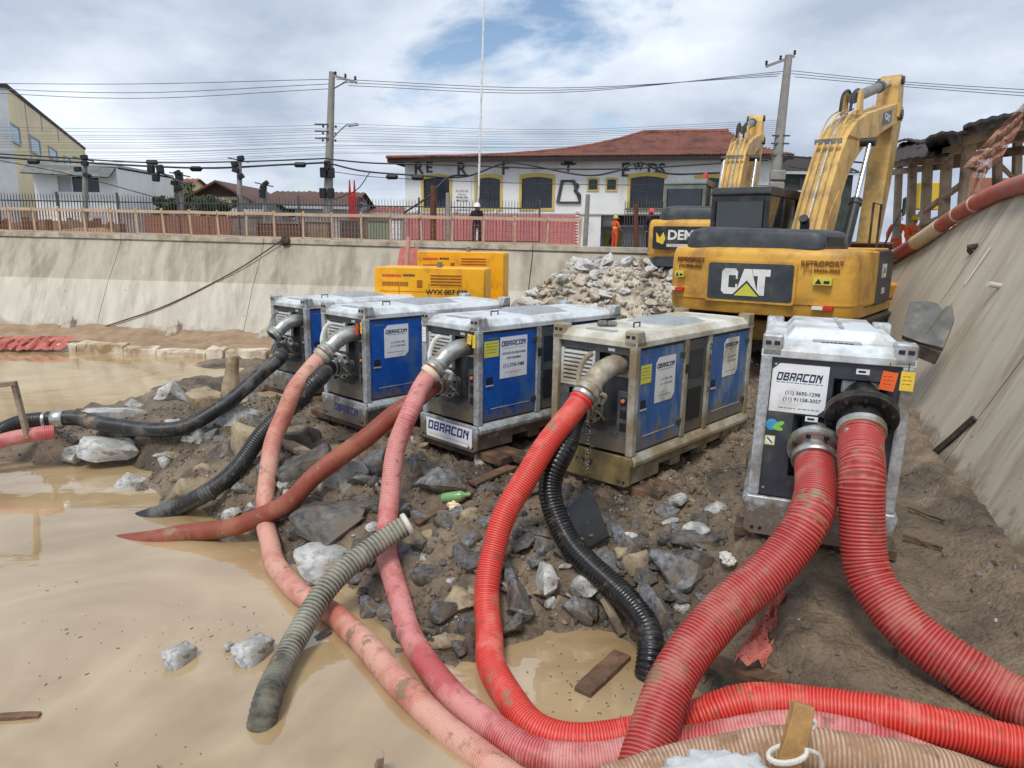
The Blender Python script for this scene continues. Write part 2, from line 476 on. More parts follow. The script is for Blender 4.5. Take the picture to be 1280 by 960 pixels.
def hose_mat(name, groove, crest, dust, damt, rough=.45, dscale=2.5):
    m = bpy.data.materials.new(name)
    m.use_nodes = True
    t = m.node_tree
    N, L = t.nodes, t.links
    b = N['Principled BSDF']
    at = N.new('ShaderNodeAttribute')
    at.attribute_name = 'rib'
    co = N.new('ShaderNodeTexCoord')
    def mixc(f, a, c):
        x = N.new('ShaderNodeMix')
        x.data_type = 'RGBA'
        for s, i in ((f, 0), (a, 6), (c, 7)):
            if isinstance(s, (tuple, float)): x.inputs[i].default_value = s
            else: L.new(s, x.inputs[i])
        return x.outputs[2]
    def noise(sc, det, lo, hi):
        n = N.new('ShaderNodeTexNoise')
        n.inputs['Scale'].default_value = sc
        n.inputs['Detail'].default_value = det
        n.inputs['Roughness'].default_value = .62
        L.new(co.outputs['Object'], n.inputs['Vector'])
        r = N.new('ShaderNodeMapRange')
        r.inputs[1].default_value, r.inputs[2].default_value = lo, hi
        L.new(n.outputs[0], r.inputs[0])
        return r.outputs[0]
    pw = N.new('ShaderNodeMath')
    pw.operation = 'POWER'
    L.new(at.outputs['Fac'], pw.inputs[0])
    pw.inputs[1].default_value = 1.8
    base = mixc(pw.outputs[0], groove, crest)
    d = noise(dscale, 8, .64 - damt * .4, .70 - damt * .22)
    ribd = N.new('ShaderNodeMapRange')
    ribd.inputs[3].default_value, ribd.inputs[4].default_value = .45, 1
    L.new(at.outputs['Fac'], ribd.inputs[0])
    mu = N.new('ShaderNodeMath')
    mu.operation = 'MULTIPLY'
    L.new(d, mu.inputs[0])
    L.new(ribd.outputs[0], mu.inputs[1])
    c = mixc(mu.outputs[0], base, dust)
    g = noise(11, 6, .56, .70)
    mud = tuple(x * .55 for x in S(140, 112, 84)[:3]) + (1,)
    gm = N.new('ShaderNodeMath')
    gm.operation = 'MULTIPLY'
    L.new(g, gm.inputs[0])
    gm.inputs[1].default_value = .7
    c = mixc(gm.outputs[0], c, mud)
    c = mixc(noise(3.2, 9, .61, .66), c, S(138, 112, 88))
    L.new(c, b.inputs['Base Color'])
    rm = N.new('ShaderNodeMapRange')
    rm.inputs[3].default_value, rm.inputs[4].default_value = rough, min(1, rough + .35)
    L.new(mu.outputs[0], rm.inputs[0])
    L.new(rm.outputs[0], b.inputs['Roughness'])
    MATS[name] = m
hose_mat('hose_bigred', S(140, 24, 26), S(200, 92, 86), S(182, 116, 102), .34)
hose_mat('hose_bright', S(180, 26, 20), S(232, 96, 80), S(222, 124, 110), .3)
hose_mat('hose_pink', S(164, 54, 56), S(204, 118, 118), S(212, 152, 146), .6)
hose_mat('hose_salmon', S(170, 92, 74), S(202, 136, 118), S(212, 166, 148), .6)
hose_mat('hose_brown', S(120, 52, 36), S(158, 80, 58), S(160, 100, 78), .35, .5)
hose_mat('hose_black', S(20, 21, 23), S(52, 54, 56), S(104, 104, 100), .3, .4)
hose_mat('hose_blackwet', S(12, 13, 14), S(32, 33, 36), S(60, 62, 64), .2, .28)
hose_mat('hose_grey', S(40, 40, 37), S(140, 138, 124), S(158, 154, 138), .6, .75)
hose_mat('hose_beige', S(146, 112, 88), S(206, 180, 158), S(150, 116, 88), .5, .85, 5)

def catmull(P, closed=False):
    P = [Vector(p) for p in P]
    A = [P[0] * 2 - P[1]] + P + [P[-1] * 2 - P[-2]]
    o = []
    for i in range(1, len(A) - 2):
        p0, p1, p2, p3 = A[i - 1:i + 3]
        for k in range(24):
            t = k / 24
            o.append(.5 * ((2 * p1) + (p2 - p0) * t + (2 * p0 - 5 * p1 + 4 * p2 - p3) * t * t + (3 * p1 - p0 - 3 * p2 + p3) * t ** 3))
    o.append(A[-2])
    return o
def resample(P, step):
    a = np.array([list(p) for p in P])
    d = np.r_[0, np.cumsum(np.linalg.norm(np.diff(a, axis=0), axis=1))]
    n = max(2, int(d[-1] / step))
    s = np.linspace(0, d[-1], n + 1)
    return np.stack([np.interp(s, d, a[:, k]) for k in range(3)], 1), s

HPATH = {}
def hose(name, pts, R, matname, pitch, amp, label, n=22, smoothing=3, wet=0):
    P = catmull(pts)
    a, s = resample(P, .05)
    for _ in range(smoothing):
        a[1:-1] = (a[:-2] + 2 * a[1:-1] + a[2:]) / 4
    ng = np.random.default_rng(len(a) + 3)
    kn = np.linspace(0, 1, max(4, len(a) // 7))
    for c_ in range(3):                      # small kinks and sags
        wv = np.interp(np.linspace(0, 1, len(a)), kn, ng.normal(0, .014, len(kn)))
        wv[:5] = wv[-5:] = 0
        a[:, c_] += np.convolve(np.pad(wv, 2, 'edge'), np.ones(5) / 5, 'valid')
    a, s = resample([Vector(p) for p in a], pitch / 4)
    N = len(a)
    t = np.gradient(a, axis=0)
    t /= np.linalg.norm(t, axis=1)[:, None]
    u = np.zeros_like(a)
    u[0] = Vector(t[0]).orthogonal().normalized()
    for i in range(1, N):
        x = u[i - 1] - t[i] * (u[i - 1] @ t[i])
        u[i] = x / np.linalg.norm(x)
    w = np.cross(t, u)
    ang = np.linspace(0, 2 * np.pi, n, endpoint=False)
    ph = 2 * np.pi * s / pitch
    rib = .5 + .5 * np.cos(ph)
    if wet: rib = rib * np.clip((s[-1] - s - wet) / .12, .12, 1)
    rng = np.random.default_rng(len(label) + N)
    lump = np.interp(s, np.linspace(0, s[-1], max(3, int(s[-1] / .35))), rng.normal(0, .012, max(3, int(s[-1] / .35))))
    rr = R * (1 - amp + 2 * amp * np.sqrt(.5 + .5 * np.cos(ph))) * (1 + lump)
    V = a[:, None] + rr[:, None, None] * (np.cos(ang)[None, :, None] * u[:, None] + np.sin(ang)[None, :, None] * w[:, None])
    V = V.reshape(-1, 3)
    i, j = np.meshgrid(np.arange(N - 1), np.arange(n), indexing='ij')
    k = (j + 1) % n
    F = np.stack([i * n + j, i * n + k, (i + 1) * n + k, (i + 1) * n + j], -1).reshape(-1, 4)
    me = bpy.data.meshes.new(name)
    c = np.array([(V[:, 0].min() + V[:, 0].max()) / 2, (V[:, 1].min() + V[:, 1].max()) / 2, V[:, 2].min()])
    me.from_pydata((V - c).tolist(), [], F.tolist() + [list(range(n))[::-1], list(range((N - 1) * n, N * n))])
    at = me.attributes.new('rib', 'FLOAT', 'POINT')
    at.data.foreach_set('value', np.repeat(rib, n).astype(np.float32))
    me.polygons.foreach_set('use_smooth', [True] * len(me.polygons))
    me.materials.append(M[matname])
    o = bpy.data.objects.new(name, me)
    COL.objects.link(o)
    o.location = c
    tag(o, label, 'hose')
    HPATH[o.name] = a[::8]
    o_dir = {'start': Vector(a[0]), 'dir': Vector(t[0]), 'end': Vector(a[-1]), 'edir': Vector(t[-1]), 'c': Vector(c)}
    return o, o_dir
def band(parent, p, d, R, wd, matname, name='clamp', flare=.0):
    """metal ring round a hose, local to the hose object"""
    d = Vector(d).normalized()
    q = Vector((0, 0, 1)).rotation_difference(d).to_matrix()
    p = Vector(p) - parent.location
    return MB().lathe([(R * .9, -wd / 2), (R + .006, -wd / 2), (R + .014 + flare, -wd * .3), (R + .014 + flare, wd * .3), (R + .006, wd / 2), (R * .9, wd / 2)], 24, p, q).obj(name, M[matname], parent, smooth=True)

_tc = {}
def text(body, size, matname, parent, loc, rot, name='lettering', sx=1, bold=0, shear=0, extrude=.002, align='CENTER', spacing=1):
    key = (body, size, sx, bold, shear, extrude, align, spacing, matname)
    if key not in _tc:
        cu = bpy.data.curves.new('t', 'FONT')
        cu.body = body
        cu.size = size
        cu.extrude = extrude
        cu.offset = bold
        cu.shear = shear
        cu.align_x = align
        cu.align_y = 'CENTER'
        cu.space_character = spacing
        cu.resolution_u = 3
        to = bpy.data.objects.new('t', cu)
        COL.objects.link(to)
        dg = bpy.context.evaluated_depsgraph_get()
        me = bpy.data.meshes.new_from_object(to.evaluated_get(dg))
        me.transform(Matrix.Diagonal((sx, 1, 1, 1)))
        bpy.data.objects.remove(to)
        bpy.data.curves.remove(cu)
        me.materials.clear()
        me.materials.append(M[matname])
        _tc[key] = me
    o = bpy.data.objects.new(name, _tc[key])
    COL.objects.link(o)
    o.parent = parent
    o.location = loc
    o.rotation_euler = rot
    return o
ROT_FRONT = (RAD(90), 0, 0)                 # reads from -y
ROT_RIGHT = (RAD(90), 0, RAD(90))           # reads from +x
ROT_LEFT = (RAD(90), 0, RAD(-90))

# value noise
_NT = {}
def vnoise(x, y, seed=0):
    if seed not in _NT: _NT[seed] = np.random.default_rng(seed).random((256, 256))
    T = _NT[seed]
    xi, yi = np.floor(x).astype(int), np.floor(y).astype(int)
    fx, fy = x - xi, y - yi
    fx, fy = fx * fx * fx * (fx * (fx * 6 - 15) + 10), fy * fy * fy * (fy * (fy * 6 - 15) + 10)
    g = lambda a, b: T[a % 256, b % 256]
    return (g(xi, yi) * (1 - fx) + g(xi + 1, yi) * fx) * (1 - fy) + (g(xi, yi + 1) * (1 - fx) + g(xi + 1, yi + 1) * fx) * fy - .5
def fbm(x, y, o=5, seed=0, gain=.5):
    s, a = 0, 1
    for k in range(o):
        s = s + a * vnoise(x * 2 ** k + 17.3 * k, y * 2 ** k + 9.1 * k, seed + k)
        a *= gain
    return s
# ------------------------------------------------------------------ ground
# heights known along the bank: (direction x, y, height)
CP = [  # shore of the near pool
 (-40, 580, 0), (40, 578, 0), (110, 572, 0), (175, 578, .02), (192, 588, 0), (150, 606, .0), (200, 628, .03), (262, 646, .0), (310, 668, .0), (350, 690, .0), (395, 722, .0), (440, 752, 0),
 (500, 800, .0), (540, 822, .02), (575, 838, 0), (610, 822, .0), (660, 800, .0), (720, 790, 0), (770, 792, 0), (800, 815, 0), (835, 850, 0), (850, 880, .0),
 (-60, 606, -.22), (0, 604, -.22), (60, 602, -.22), (115, 600, -.18), (40, 640, -.4), (120, 632, -.32), (170, 655, -.3), (235, 668, -.25), (300, 700, -.28), (340, 730, -.3), (400, 770, -.28),
 # far shore of the spit
 (-40, 540, 0), (0, 532, 0), (60, 522, 0), (120, 512, 0), (180, 497, 0), (225, 480, 0), (270, 461, 0), (310, 444, 0),
 (100, 527, .16), (160, 516, .18), (220, 498, .22), (262, 480, .26), (295, 463, .3), (320, 456, .35),
 # crest of the spit
 (60, 543, .42), (120, 538, .45), (180, 545, .42), (240, 520, .5), (290, 515, .55), (320, 500, .6), (330, 540, .55),
 # bank
 (260, 585, .3), (300, 605, .4), (350, 600, .5), (400, 610, .55), (450, 600, .62), (400, 660, .28), (450, 690, .25), (520, 640, .5), (500, 720, .2), (560, 620, .62), (600, 640, .55), (560, 720, .3),
 (600, 760, .2), (640, 700, .38), (700, 660, .55), (690, 740, .25), (760, 690, .5), (780, 750, .25), (840, 700, .58), (830, 780, .3), (880, 660, .75), (900, 620, .82), (870, 800, .4), (900, 720, .6),
 (900, 860, .35), (940, 820, .5), (940, 740, .62),
]
CPW = [  # world x, y, height: under and behind the machines, the right-hand track, the pool beds
 (-3.2, 11.0, .56), (-2.4, 10.2, .6), (-1.9, 9.1, .64), (-.4, 8.0, .64), (1.2, 6.9, .67), (.4, 9.6, .7), (1.6, 8.6, .72), (-.9, 11.2, .85), (2.9, 8.6, .9), (3.2, 6.6, .93), (2.0, 5.3, .88), (3.1, 5.0, .88), (4.4, 6.8, .93),
 (3.9, 4.9, .9), (2.6, 4.2, .72), (3.3, 3.6, .72), (1.9, 4.3, .74), (2.2, 3.2, .5), (3.4, 2.6, .6), (4.5, 3.0, .8), (1.4, 2.8, .15), (2.6, 1.5, .4), (4.5, 1.5, .7), (5.3, 9.5, 1.0), (6.2, 12.5, 1.05), (4.5, 13.5, 1.1), (3.0, 11.5, 1.05),
 (-2.5, 13.0, .75), (-4.2, 12.8, .2), (-5.5, 14.0, -.3), (0, 13.2, 1.05), (2.2, 13.5, 1.3), (.6, 17.0, .9), (1.6, 16.6, 1.3), (3.0, 16.5, 2.2), (4.5, 17.0, 2.0), (6.5, 19.0, 2.1), (9.5, 19.0, 2.5), (3.8, 21, 2.8), (8, 23, 2.85), (12, 23, 2.85), (-2.5, 17.2, .9), (-4.5, 17.5, .1), (-7, 16, -.5), (-10, 14, -.5), (-14, 15, -.5),
 (-2.2, 4.0, -.5), (-4.5, 5, -.5), (-7, 6, -.5), (-5, 3, -.5), (-1, 2.8, -.45), (.3, 4.6, -.22), (.9, 4.4, -.2), (.4, 3.2, -.35), (1.0, 3.5, -.12), (-9, 8, -.4), (-10, 12, -.4), (-3.6, 6.6, -.35), (7.5, 14, 1.2), (9, 16, 1.6), (-12, 9, -.4), (-12, 4, -.5), (-14, 11.5, -.3), (7, 5, 1.0), (7, 9, 1.1), (7, 2, .9),
]
cp = np.array([list(atz(x, y, z)) for x, y, z in CP] + [list(c) for c in CPW])
def tps_fit(c, lam=.02):
    n = len(c)
    d = np.linalg.norm(c[:, None, :2] - c[None, :, :2], axis=2)
    K = np.where(d > 1e-9, d * d * np.log(d + 1e-9), 0) + lam * np.eye(n)
    Pm = np.c_[np.ones(n), c[:, :2]]
    A = np.block([[K, Pm], [Pm.T, np.zeros((3, 3))]])
    return np.linalg.solve(A, np.r_[c[:, 2], 0, 0, 0])
TW = tps_fit(cp)
def tps(x, y):
    sh = x.shape
    x, y = x.ravel(), y.ravel()
    o = TW[-3] + TW[-2] * x + TW[-1] * y
    for (cx, cy, _), w in zip(cp, TW[:-3]):
        d2 = (x - cx) ** 2 + (y - cy) ** 2
        o = o + w * .5 * d2 * np.log(d2 + 1e-12)
    return o.reshape(sh)
def smooth(a, b, x):
    t = np.clip((x - a) / (b - a), 0, 1)
    return t * t * (3 - 2 * t)
def ground_h(x, y, fine=True):
    z = np.clip(tps(x, y), -.6, 3.0)
    # cut bank of the track on the right: firm mud to the right of the line, a hollow to the left
    ex = 1.57 + (y - 3.9) * .37 + .03 * vnoise(y * 3, y * 0 + 3.3, 5)
    m = smooth(3.3, 3.7, y) * (1 - smooth(4.9, 5.4, y))
    drop = (1 - smooth(-.035, .02, x - ex)) * smooth(-1.3, -.25, x - ex)
    z = z - .42 * m * drop
    # mud heaped against the foot of the slope
    fd = (x - 4.35) * .951 - (y - 6.6) * .309
    z = z + np.where(y < 10, .16 * np.exp(-((fd + .02) / .22) ** 2) * (.6 + 1.2 * np.abs(vnoise(x * 2.3, y * 2.3, 95))), 0)
    lum = smooth(-.05, .12, z)
    track = smooth(1.6, 2.2, x - .3 * (y - 4)) * (1 - smooth(7, 9, y))
    a1 = .17 * (1 - .75 * track)
    z = z + lum * (a1 * fbm(x * 1.3, y * 1.3, 3, 11) + .35 * a1 * np.abs(fbm(x * 4.1, y * 4.1, 3, 21)) * 2 - .02)
    if fine:
        z = z + lum * (.05 * (1 - .5 * track) * fbm(x * 9, y * 9, 4, 31, .6) + .022 * fbm(x * 30, y * 30, 3, 41, .6))
    return z
def gz(x, y, fine=False):
    return float(ground_h(np.array([float(x)]), np.array([float(y)]), fine)[0])
def axis(segs):
    o = []
    for a, b, st in segs:
        o += list(np.arange(a, b, st))
    return np.array(o + [segs[-1][1]])
gx = axis([(-16, -8, .25), (-8, -5, .06), (-5, 5.3, .03), (5.3, 8, .08), (8, 14, .3)])
gy = axis([(1.0, 3.0, .06), (3.0, 8.6, .03), (8.6, 12, .055), (12, 24.2, .14)])
X, Y = np.meshgrid(gx, gy, indexing='ij')
Z = ground_h(X, Y)
# keep the bed under the far pool and the foot of the far wall
Z = np.where((Y > 24 - .0 * X), np.minimum(Z, 2.85), Z)
nx, ny = X.shape
V = np.stack([X, Y, Z], -1).reshape(-1, 3)
I, J = np.meshgrid(np.arange(nx - 1), np.arange(ny - 1), indexing='ij')
F4 = np.stack([I * ny + J, (I + 1) * ny + J, (I + 1) * ny + J + 1, I * ny + J + 1], -1).reshape(-1, 4)
zc = V[F4].mean(1)
keep = (zc[:, 2] > -.62) & ~((zc[:, 0] < 3.4) & (zc[:, 1] > 19.0 - .169 * (zc[:, 0] + 7) + 2.0))
F4 = F4[keep]

m = mat('mud', S(108, 93, 77), S(148, 130, 108), 2.0, .46, 0, 1.0, 34, dirt=S(82, 71, 59), damt=.45, dscale=1.3, rvar=.3, bdist=.03)
t = m.node_tree
N_, L_ = t.nodes, t.links
# small pebbles and clods in the relief
b_ = N_['Principled BSDF']
co_ = N_.new('ShaderNodeTexCoord')
vo = N_.new('ShaderNodeTexVoronoi')
vo.inputs['Scale'].default_value = 26
L_.new(co_.outputs['Object'], vo.inputs['Vector'])
bp2 = N_.new('ShaderNodeBump')
bp2.inputs['Strength'].default_value = .7
bp2.inputs['Distance'].default_value = .02
bp2.invert = True
L_.new(vo.outputs['Distance'], bp2.inputs['Height'])
old = b_.inputs['Normal'].links[0].from_socket
L_.new(old, bp2.inputs['Normal'])
L_.new(bp2.outputs[0], b_.inputs['Normal'])
me = bpy.data.meshes.new('ground')
me.from_pydata(V.tolist(), [], F4.tolist())
me.polygons.foreach_set('use_smooth', [True] * len(me.polygons))
me.materials.append(m)
ground = bpy.data.objects.new('ground', me)
COL.objects.link(ground)
tag(ground, 'dark wet mud bank strewn with stones around the pools', 'ground', kind='structure')

# ------------------------------------------------------------------ water
m = bpy.data.materials.new('muddy_water')
m.use_nodes = True
t = m.node_tree
N_, L_ = t.nodes, t.links
b_ = N_['Principled BSDF']
co_ = N_.new('ShaderNodeTexCoord')
n_ = N_.new('ShaderNodeTexNoise')
n_.inputs['Scale'].default_value = .45
n_.inputs['Detail'].default_value = 6
n_.inputs['Distortion'].default_value = 2.6
L_.new(co_.outputs['Object'], n_.inputs['Vector'])
r_ = N_.new('ShaderNodeValToRGB')
r_.color_ramp.elements[0].position, r_.color_ramp.elements[0].color = .35, S(158, 133, 97)
r_.color_ramp.elements[1].position, r_.color_ramp.elements[1].color = .68, S(184, 161, 125)
L_.new(n_.outputs[0], r_.inputs[0])
L_.new(r_.outputs[0], b_.inputs['Base Color'])
b_.inputs['Roughness'].default_value = .05
b_.inputs['IOR'].default_value = 2.2
w_ = N_.new('ShaderNodeTexNoise')
w_.inputs['Scale'].default_value = 3.0
w_.inputs['Detail'].default_value = 3
w_.inputs['Roughness'].default_value = .45
mp_ = N_.new('ShaderNodeMapping')
mp_.inputs['Scale'].default_value = (.7, 1.6, 1)
L_.new(co_.outputs['Object'], mp_.inputs[0])
L_.new(mp_.outputs[0], w_.inputs['Vector'])
bp_ = N_.new('ShaderNodeBump')
bp_.inputs['Strength'].default_value = .09
bp_.inputs['Distance'].default_value = .05
L_.new(w_.outputs[0], bp_.inputs['Height'])
L_.new(bp_.outputs[0], b_.inputs['Normal'])
wo = MB()
wo.add([(-40, 0.2, 0), (3.2, .2, 0), (3.2, 18.6, 0), (-1.5, 19.3, 0), (-40, 25.9, 0)], [(0, 1, 2, 3, 4)])
wo = wo.obj('water', m)
tag(wo, 'still brown muddy water filling the channel floor', 'water', kind='structure')

# ------------------------------------------------------------------ far channel wall
WD = Vector((.986, -.167, 0)).normalized()
WN = Vector((.167, .986, 0)).normalized()
WB = Vector((-7.04, 20.06, 0))
WRUN = 1.7
def wtop(s):                                 # height of the wall top along the wall
    return 3.19 - .0085 * s
def wpt(s, off, z):                          # s along, off behind the foot line
    p = WB + WD * s + WN * off
    return Vector((p.x, p.y, z))
wall = empty('retaining_wall', wpt(0, 0, .1), 0, 'long sloping grey concrete channel wall behind the far pool', 'wall')
wl = wall.location
jn = [-20.6, -15.2, -10.4, -5.75, -.9, 3.9, 7.4, 10.9]
for a, b in zip(jn[:-1], jn[1:]):
    ps, qs = [], []
    for s in (a + .012, b - .012):
        jz = rnd.uniform(-.012, .012)
        ps.append([wpt(s, jz, .05), wpt(s, .38 + jz, .75), wpt(s, .95 + jz, 1.86), wpt(s, 1.25, 1.86), wpt(s, .5, .05)])
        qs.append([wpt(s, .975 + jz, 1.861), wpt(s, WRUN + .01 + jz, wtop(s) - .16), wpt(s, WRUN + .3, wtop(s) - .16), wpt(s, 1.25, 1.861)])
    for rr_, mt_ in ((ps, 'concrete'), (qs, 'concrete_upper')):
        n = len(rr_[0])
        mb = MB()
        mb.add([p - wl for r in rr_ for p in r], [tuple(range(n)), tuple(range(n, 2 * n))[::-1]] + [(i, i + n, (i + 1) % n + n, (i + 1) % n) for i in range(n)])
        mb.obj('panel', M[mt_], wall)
for a, b in zip(jn[:-1], jn[1:]):
    mb = MB()
    q = [(WRUN - .06, -.158), (WRUN + .34, -.158), (WRUN + .34, 0), (WRUN - .04, 0)]
    mb.loft([[wpt(s, o, wtop(s) + dz) - wl for o, dz in q] for s in (a + .005, b - .005)])
    mb.obj('coping', M['coping'], wall, bev=.015)
# earth bench and pale broken kerb at the foot
mb = MB()
ss = np.arange(-20, 11, .12)
oo = np.array([.6, .3, .05, -.25, -.55, -.85, -1.1, -1.3, -1.5])
zb = np.array([.5, .5, .46, .36, .30, .27, .22, .0, -.4])
SS, OO = np.meshgrid(ss, oo, indexing='ij')
ZZ = np.repeat(zb[None], len(ss), 0) + .16 * fbm(SS * .9, OO * 2, 4, 71) + .05 * fbm(SS * 4, OO * 4, 3, 75)
ZZ[:, -1] = -.4
mb.add([wpt(s, o, z) for s, o, z in zip(SS.ravel(), OO.ravel(), ZZ.ravel())],
       [(i * 9 + j, i * 9 + j + 1, (i + 1) * 9 + j + 1, (i + 1) * 9 + j) for i in range(len(ss) - 1) for j in range(8)])
o = mb.obj('earth_bench', M['earth_red'], smooth=True, angle=0)
tag(o, 'narrow strip of brown earth along the foot of the far wall', 'earth', kind='structure')
kerb = empty('broken_kerb', wpt(-5, -1.3, -.05), 0, 'row of pale broken kerb blocks along the far waterline', 'kerb')
s = -19.5
while s < 9.5:
    Lb = rnd.uniform(.5, 1.5)
    if rnd.random() > .1:
        h = rnd.uniform(.17, .3)
        w = rnd.uniform(.25, .4)
        mb = MB()
        q = [(-1.55, -.25), (-1.55 + w, -.25), (-1.55 + w, h), (-1.5, h * .85)]
        rings = []
        for k in range(5):
            rings.append([wpt(s + Lb * k / 4, oo_ + rnd.uniform(-.04, .04), zz_ + rnd.uniform(-.03, .03)) - kerb.location for oo_, zz_ in q])
        mb.loft(rings).obj('block', M['pale_stone'], kerb, bev=.02)
    s += Lb + rnd.uniform(.01, .12)
# small wedge-shaped solid fins at the wall foot
for k, (px, py, hh) in enumerate([(86, 411, .42), (201, 420, .42), (321, 424, .34)]):
    p = atz(px, py, .4)
    mb = MB()
    s0 = (p - WB).dot(WD)
    mb.add([wpt(s0 - .22, -.12, .3), wpt(s0 + .12, -.12, .3), wpt(s0 + .12, .25, .3), wpt(s0 - .22, .25, .3), wpt(s0 + .10, .22, .4 + hh), wpt(s0 + .02, .25, .4 + hh), wpt(s0 - .1, .02, .62)],
           [(0, 1, 6), (1, 4, 6), (1, 2, 4), (2, 5, 4), (2, 3, 5), (3, 0, 5), (0, 6, 5), (6, 4, 5), (0, 3, 2, 1)])
    o = mb.obj('wall_fin', M['rubble_tan'], recenter=True, bev=.02)
    tag(o, 'pointed wedge-shaped fin against the foot of the far wall', 'mortar', 'pointed fins along the far wall')

# ------------------------------------------------------------------ right embankment
ED = Vector((math.sin(RAD(18)), math.cos(RAD(18)), 0))
EN = Vector((math.cos(RAD(18)), -math.sin(RAD(18)), 0))
EB = Vector((4.35, 6.6, .9))
ET = math.tan(RAD(65))
def ept(s, h, lift=0):                       # s along the foot, h height above the foot
    p = EB + ED * s + EN * (h / ET)
    nrm = (-EN * math.sin(RAD(65)) + Vector((0, 0, 1)) * math.cos(RAD(65)))
    return p + Vector((0, 0, h)) + nrm * lift
def ehit(px, py):                            # where a view direction meets the slope
    d = ray(px, py)
    nrm = (-EN * math.sin(RAD(65)) + Vector((0, 0, 1)) * math.cos(RAD(65)))
    t = (EB - CAMP).dot(nrm) / d.dot(nrm)
    p = CAMP + d * t
    return (p - EB).dot(ED), p.z - EB.z
def crest(s):                                # crest height above the foot line
    return np.interp(s, [-8, 2, 4.6, 9.6, 16], [3.9, 3.6, 3.2, 2.02, 1.9])
emb = empty('embankment', ept(0, 0), 0, 'steep bare concrete slope rising on the right beside the machines', 'slope')
el = emb.location
joints = [-7.5, -3.2, .6, 4.4, 8.2, 12, 16]
for a, b in zip(joints[:-1], joints[1:]):
    mb = MB()
    ns, nh = 30, 24
    sv = np.linspace(a + .008, b - .008, ns)
    for i in range(ns):
        c = crest(sv[i])
        for j in range(nh):
            h = -.55 + (c + .55) * j / (nh - 1)
            mb.v.append(tuple(ept(sv[i], h, .035 * float(vnoise(np.array([sv[i] * .8]), np.array([h * .8]), 81)[0])) - el))
    for i in range(ns):                     # thickness at the crest
        mb.v.append(tuple(ept(sv[i], crest(sv[i])) + EN * .3 - el))
    for i in range(ns - 1):
        for j in range(nh - 1):
            mb.f.append((i * nh + j, (i + 1) * nh + j, (i + 1) * nh + j + 1, i * nh + j + 1))
        mb.f.append((i * nh + nh - 1, (i + 1) * nh + nh - 1, ns * nh + i + 1, ns * nh + i))
    mb.obj('panel', M['concrete_slope'], emb, smooth=True, angle=40)
# ground above the slope
mb = MB()
sv = np.linspace(-7.5, 16, 60)
ov = np.array([0.02, .4, .9, 1.6, 2.6, 4, 6, 9, 14])
for s in sv:
    for o_ in ov:
        p = ept(s, crest(s)) + EN * o_
        up = .35 * (1 - math.exp(-o_)) * (1 if s < 8 else .4)
        z = p.z + up * .9 - .05 + .22 * float(fbm(np.array([s * .9]), np.array([o_ * .9]), 4, 91)[0]) * min(1, o_ * 2)
        mb.v.append((p.x, p.y, z))
for i in range(len(sv) - 1):
    for j in range(len(ov) - 1):
        mb.f.append((i * 9 + j, (i + 1) * 9 + j, (i + 1) * 9 + j + 1, i * 9 + j + 1))
o = mb.obj('upper_ground', M['earth_red'], smooth=True, angle=0)
tag(o, 'brown earth at the top of the concrete slope', 'ground', kind='structure')

# ------------------------------------------------------------------ street level
STREET = 2.9
mb = MB()
a, b = wpt(-40, WRUN + .2, STREET), wpt(10.5, WRUN + .2, STREET)
mb.add([a, b, (12, 22.5, STREET), (40, 22.5, STREET), (700, 60, STREET), (700, 1200, STREET), (-700, 1200, STREET), (-700, 60, STREET)], [tuple(range(8))])
o = mb.obj('street', M['asphalt'])
tag(o, 'grey street behind the channel wall', 'street', kind='structure')
# ------------------------------------------------------------------ pumps
PW, PL, PH = 1.056, 2.71, 1.59
def casting(parent, x, y, sx, sy, mt):
    """galvanised lifting corner with dark slots"""
    w, d, z0, z1 = .15, .20, PH - .15, PH + .015
    x0, x1 = (x, x + w) if sx > 0 else (x - w, x)
    y0, y1 = (y, y + d) if sy > 0 else (y - d, y)
    mb = MB()
    ty0, ty1 = (y0, y1 - .06) if sy > 0 else (y0 + .06, y1)
    mb.add([(x0, y0, z0), (x1, y0, z0), (x1, y1, z0), (x0, y1, z0), (x0, ty0, z1), (x1, ty0, z1), (x1, ty1, z1), (x0, ty1, z1)],
           [(0, 3, 2, 1), (4, 5, 6, 7), (0, 1, 5, 4), (1, 2, 6, 5), (2, 3, 7, 6), (3, 0, 4, 7)])
    c = mb.obj('corner_casting', mt, parent, bev=.012)
    if sy > 0:
        for k in (0, 1):
            xx = x0 + .022 + k * .062
            MB().box(xx, xx + .042, y0 - .004, y0 + .02, z1 - .075, z1 - .045).obj('slot', M['recess_black'], c)
    return c
def sticker(parent, axis, u0, u1, z0, z1, at, cut=None, mt='white_plate'):
    """thin plate on the front (axis y) or right side (axis x); cut trims two corners"""
    c = cut or 0
    poly = [(u0, z0), (u1 - c, z0), (u1, z0 + c), (u1, z1), (u0 + c, z1), (u0, z1 - c)] if c else [(u0, z0), (u1, z0), (u1, z1), (u0, z1)]
    mb = MB()
    if axis == 'y': mb.prism(poly, 'y', at - .003, at)
    else: mb.prism(poly, 'x', at, at + .003)
    return mb.obj('sticker', M[mt], parent)
def small_print(parent, u, z, wd, axis, at, mt='ink_grey', hgt=.006):
    """a line of print too small to read: a thin broken bar"""
    mb = MB()
    x = u - wd / 2
    while x < u + wd / 2 - .01:
        L = rnd.uniform(.012, .035)
        L = min(L, u + wd / 2 - x)
        if axis == 'y': mb.box(x, x + L, at - .0015, at, z - hgt / 2, z + hgt / 2)
        else: mb.box(at, at + .0015, x, x + L, z - hgt / 2, z + hgt / 2)
        x += L + .007
    return mb.obj('small_print', M[mt], parent)

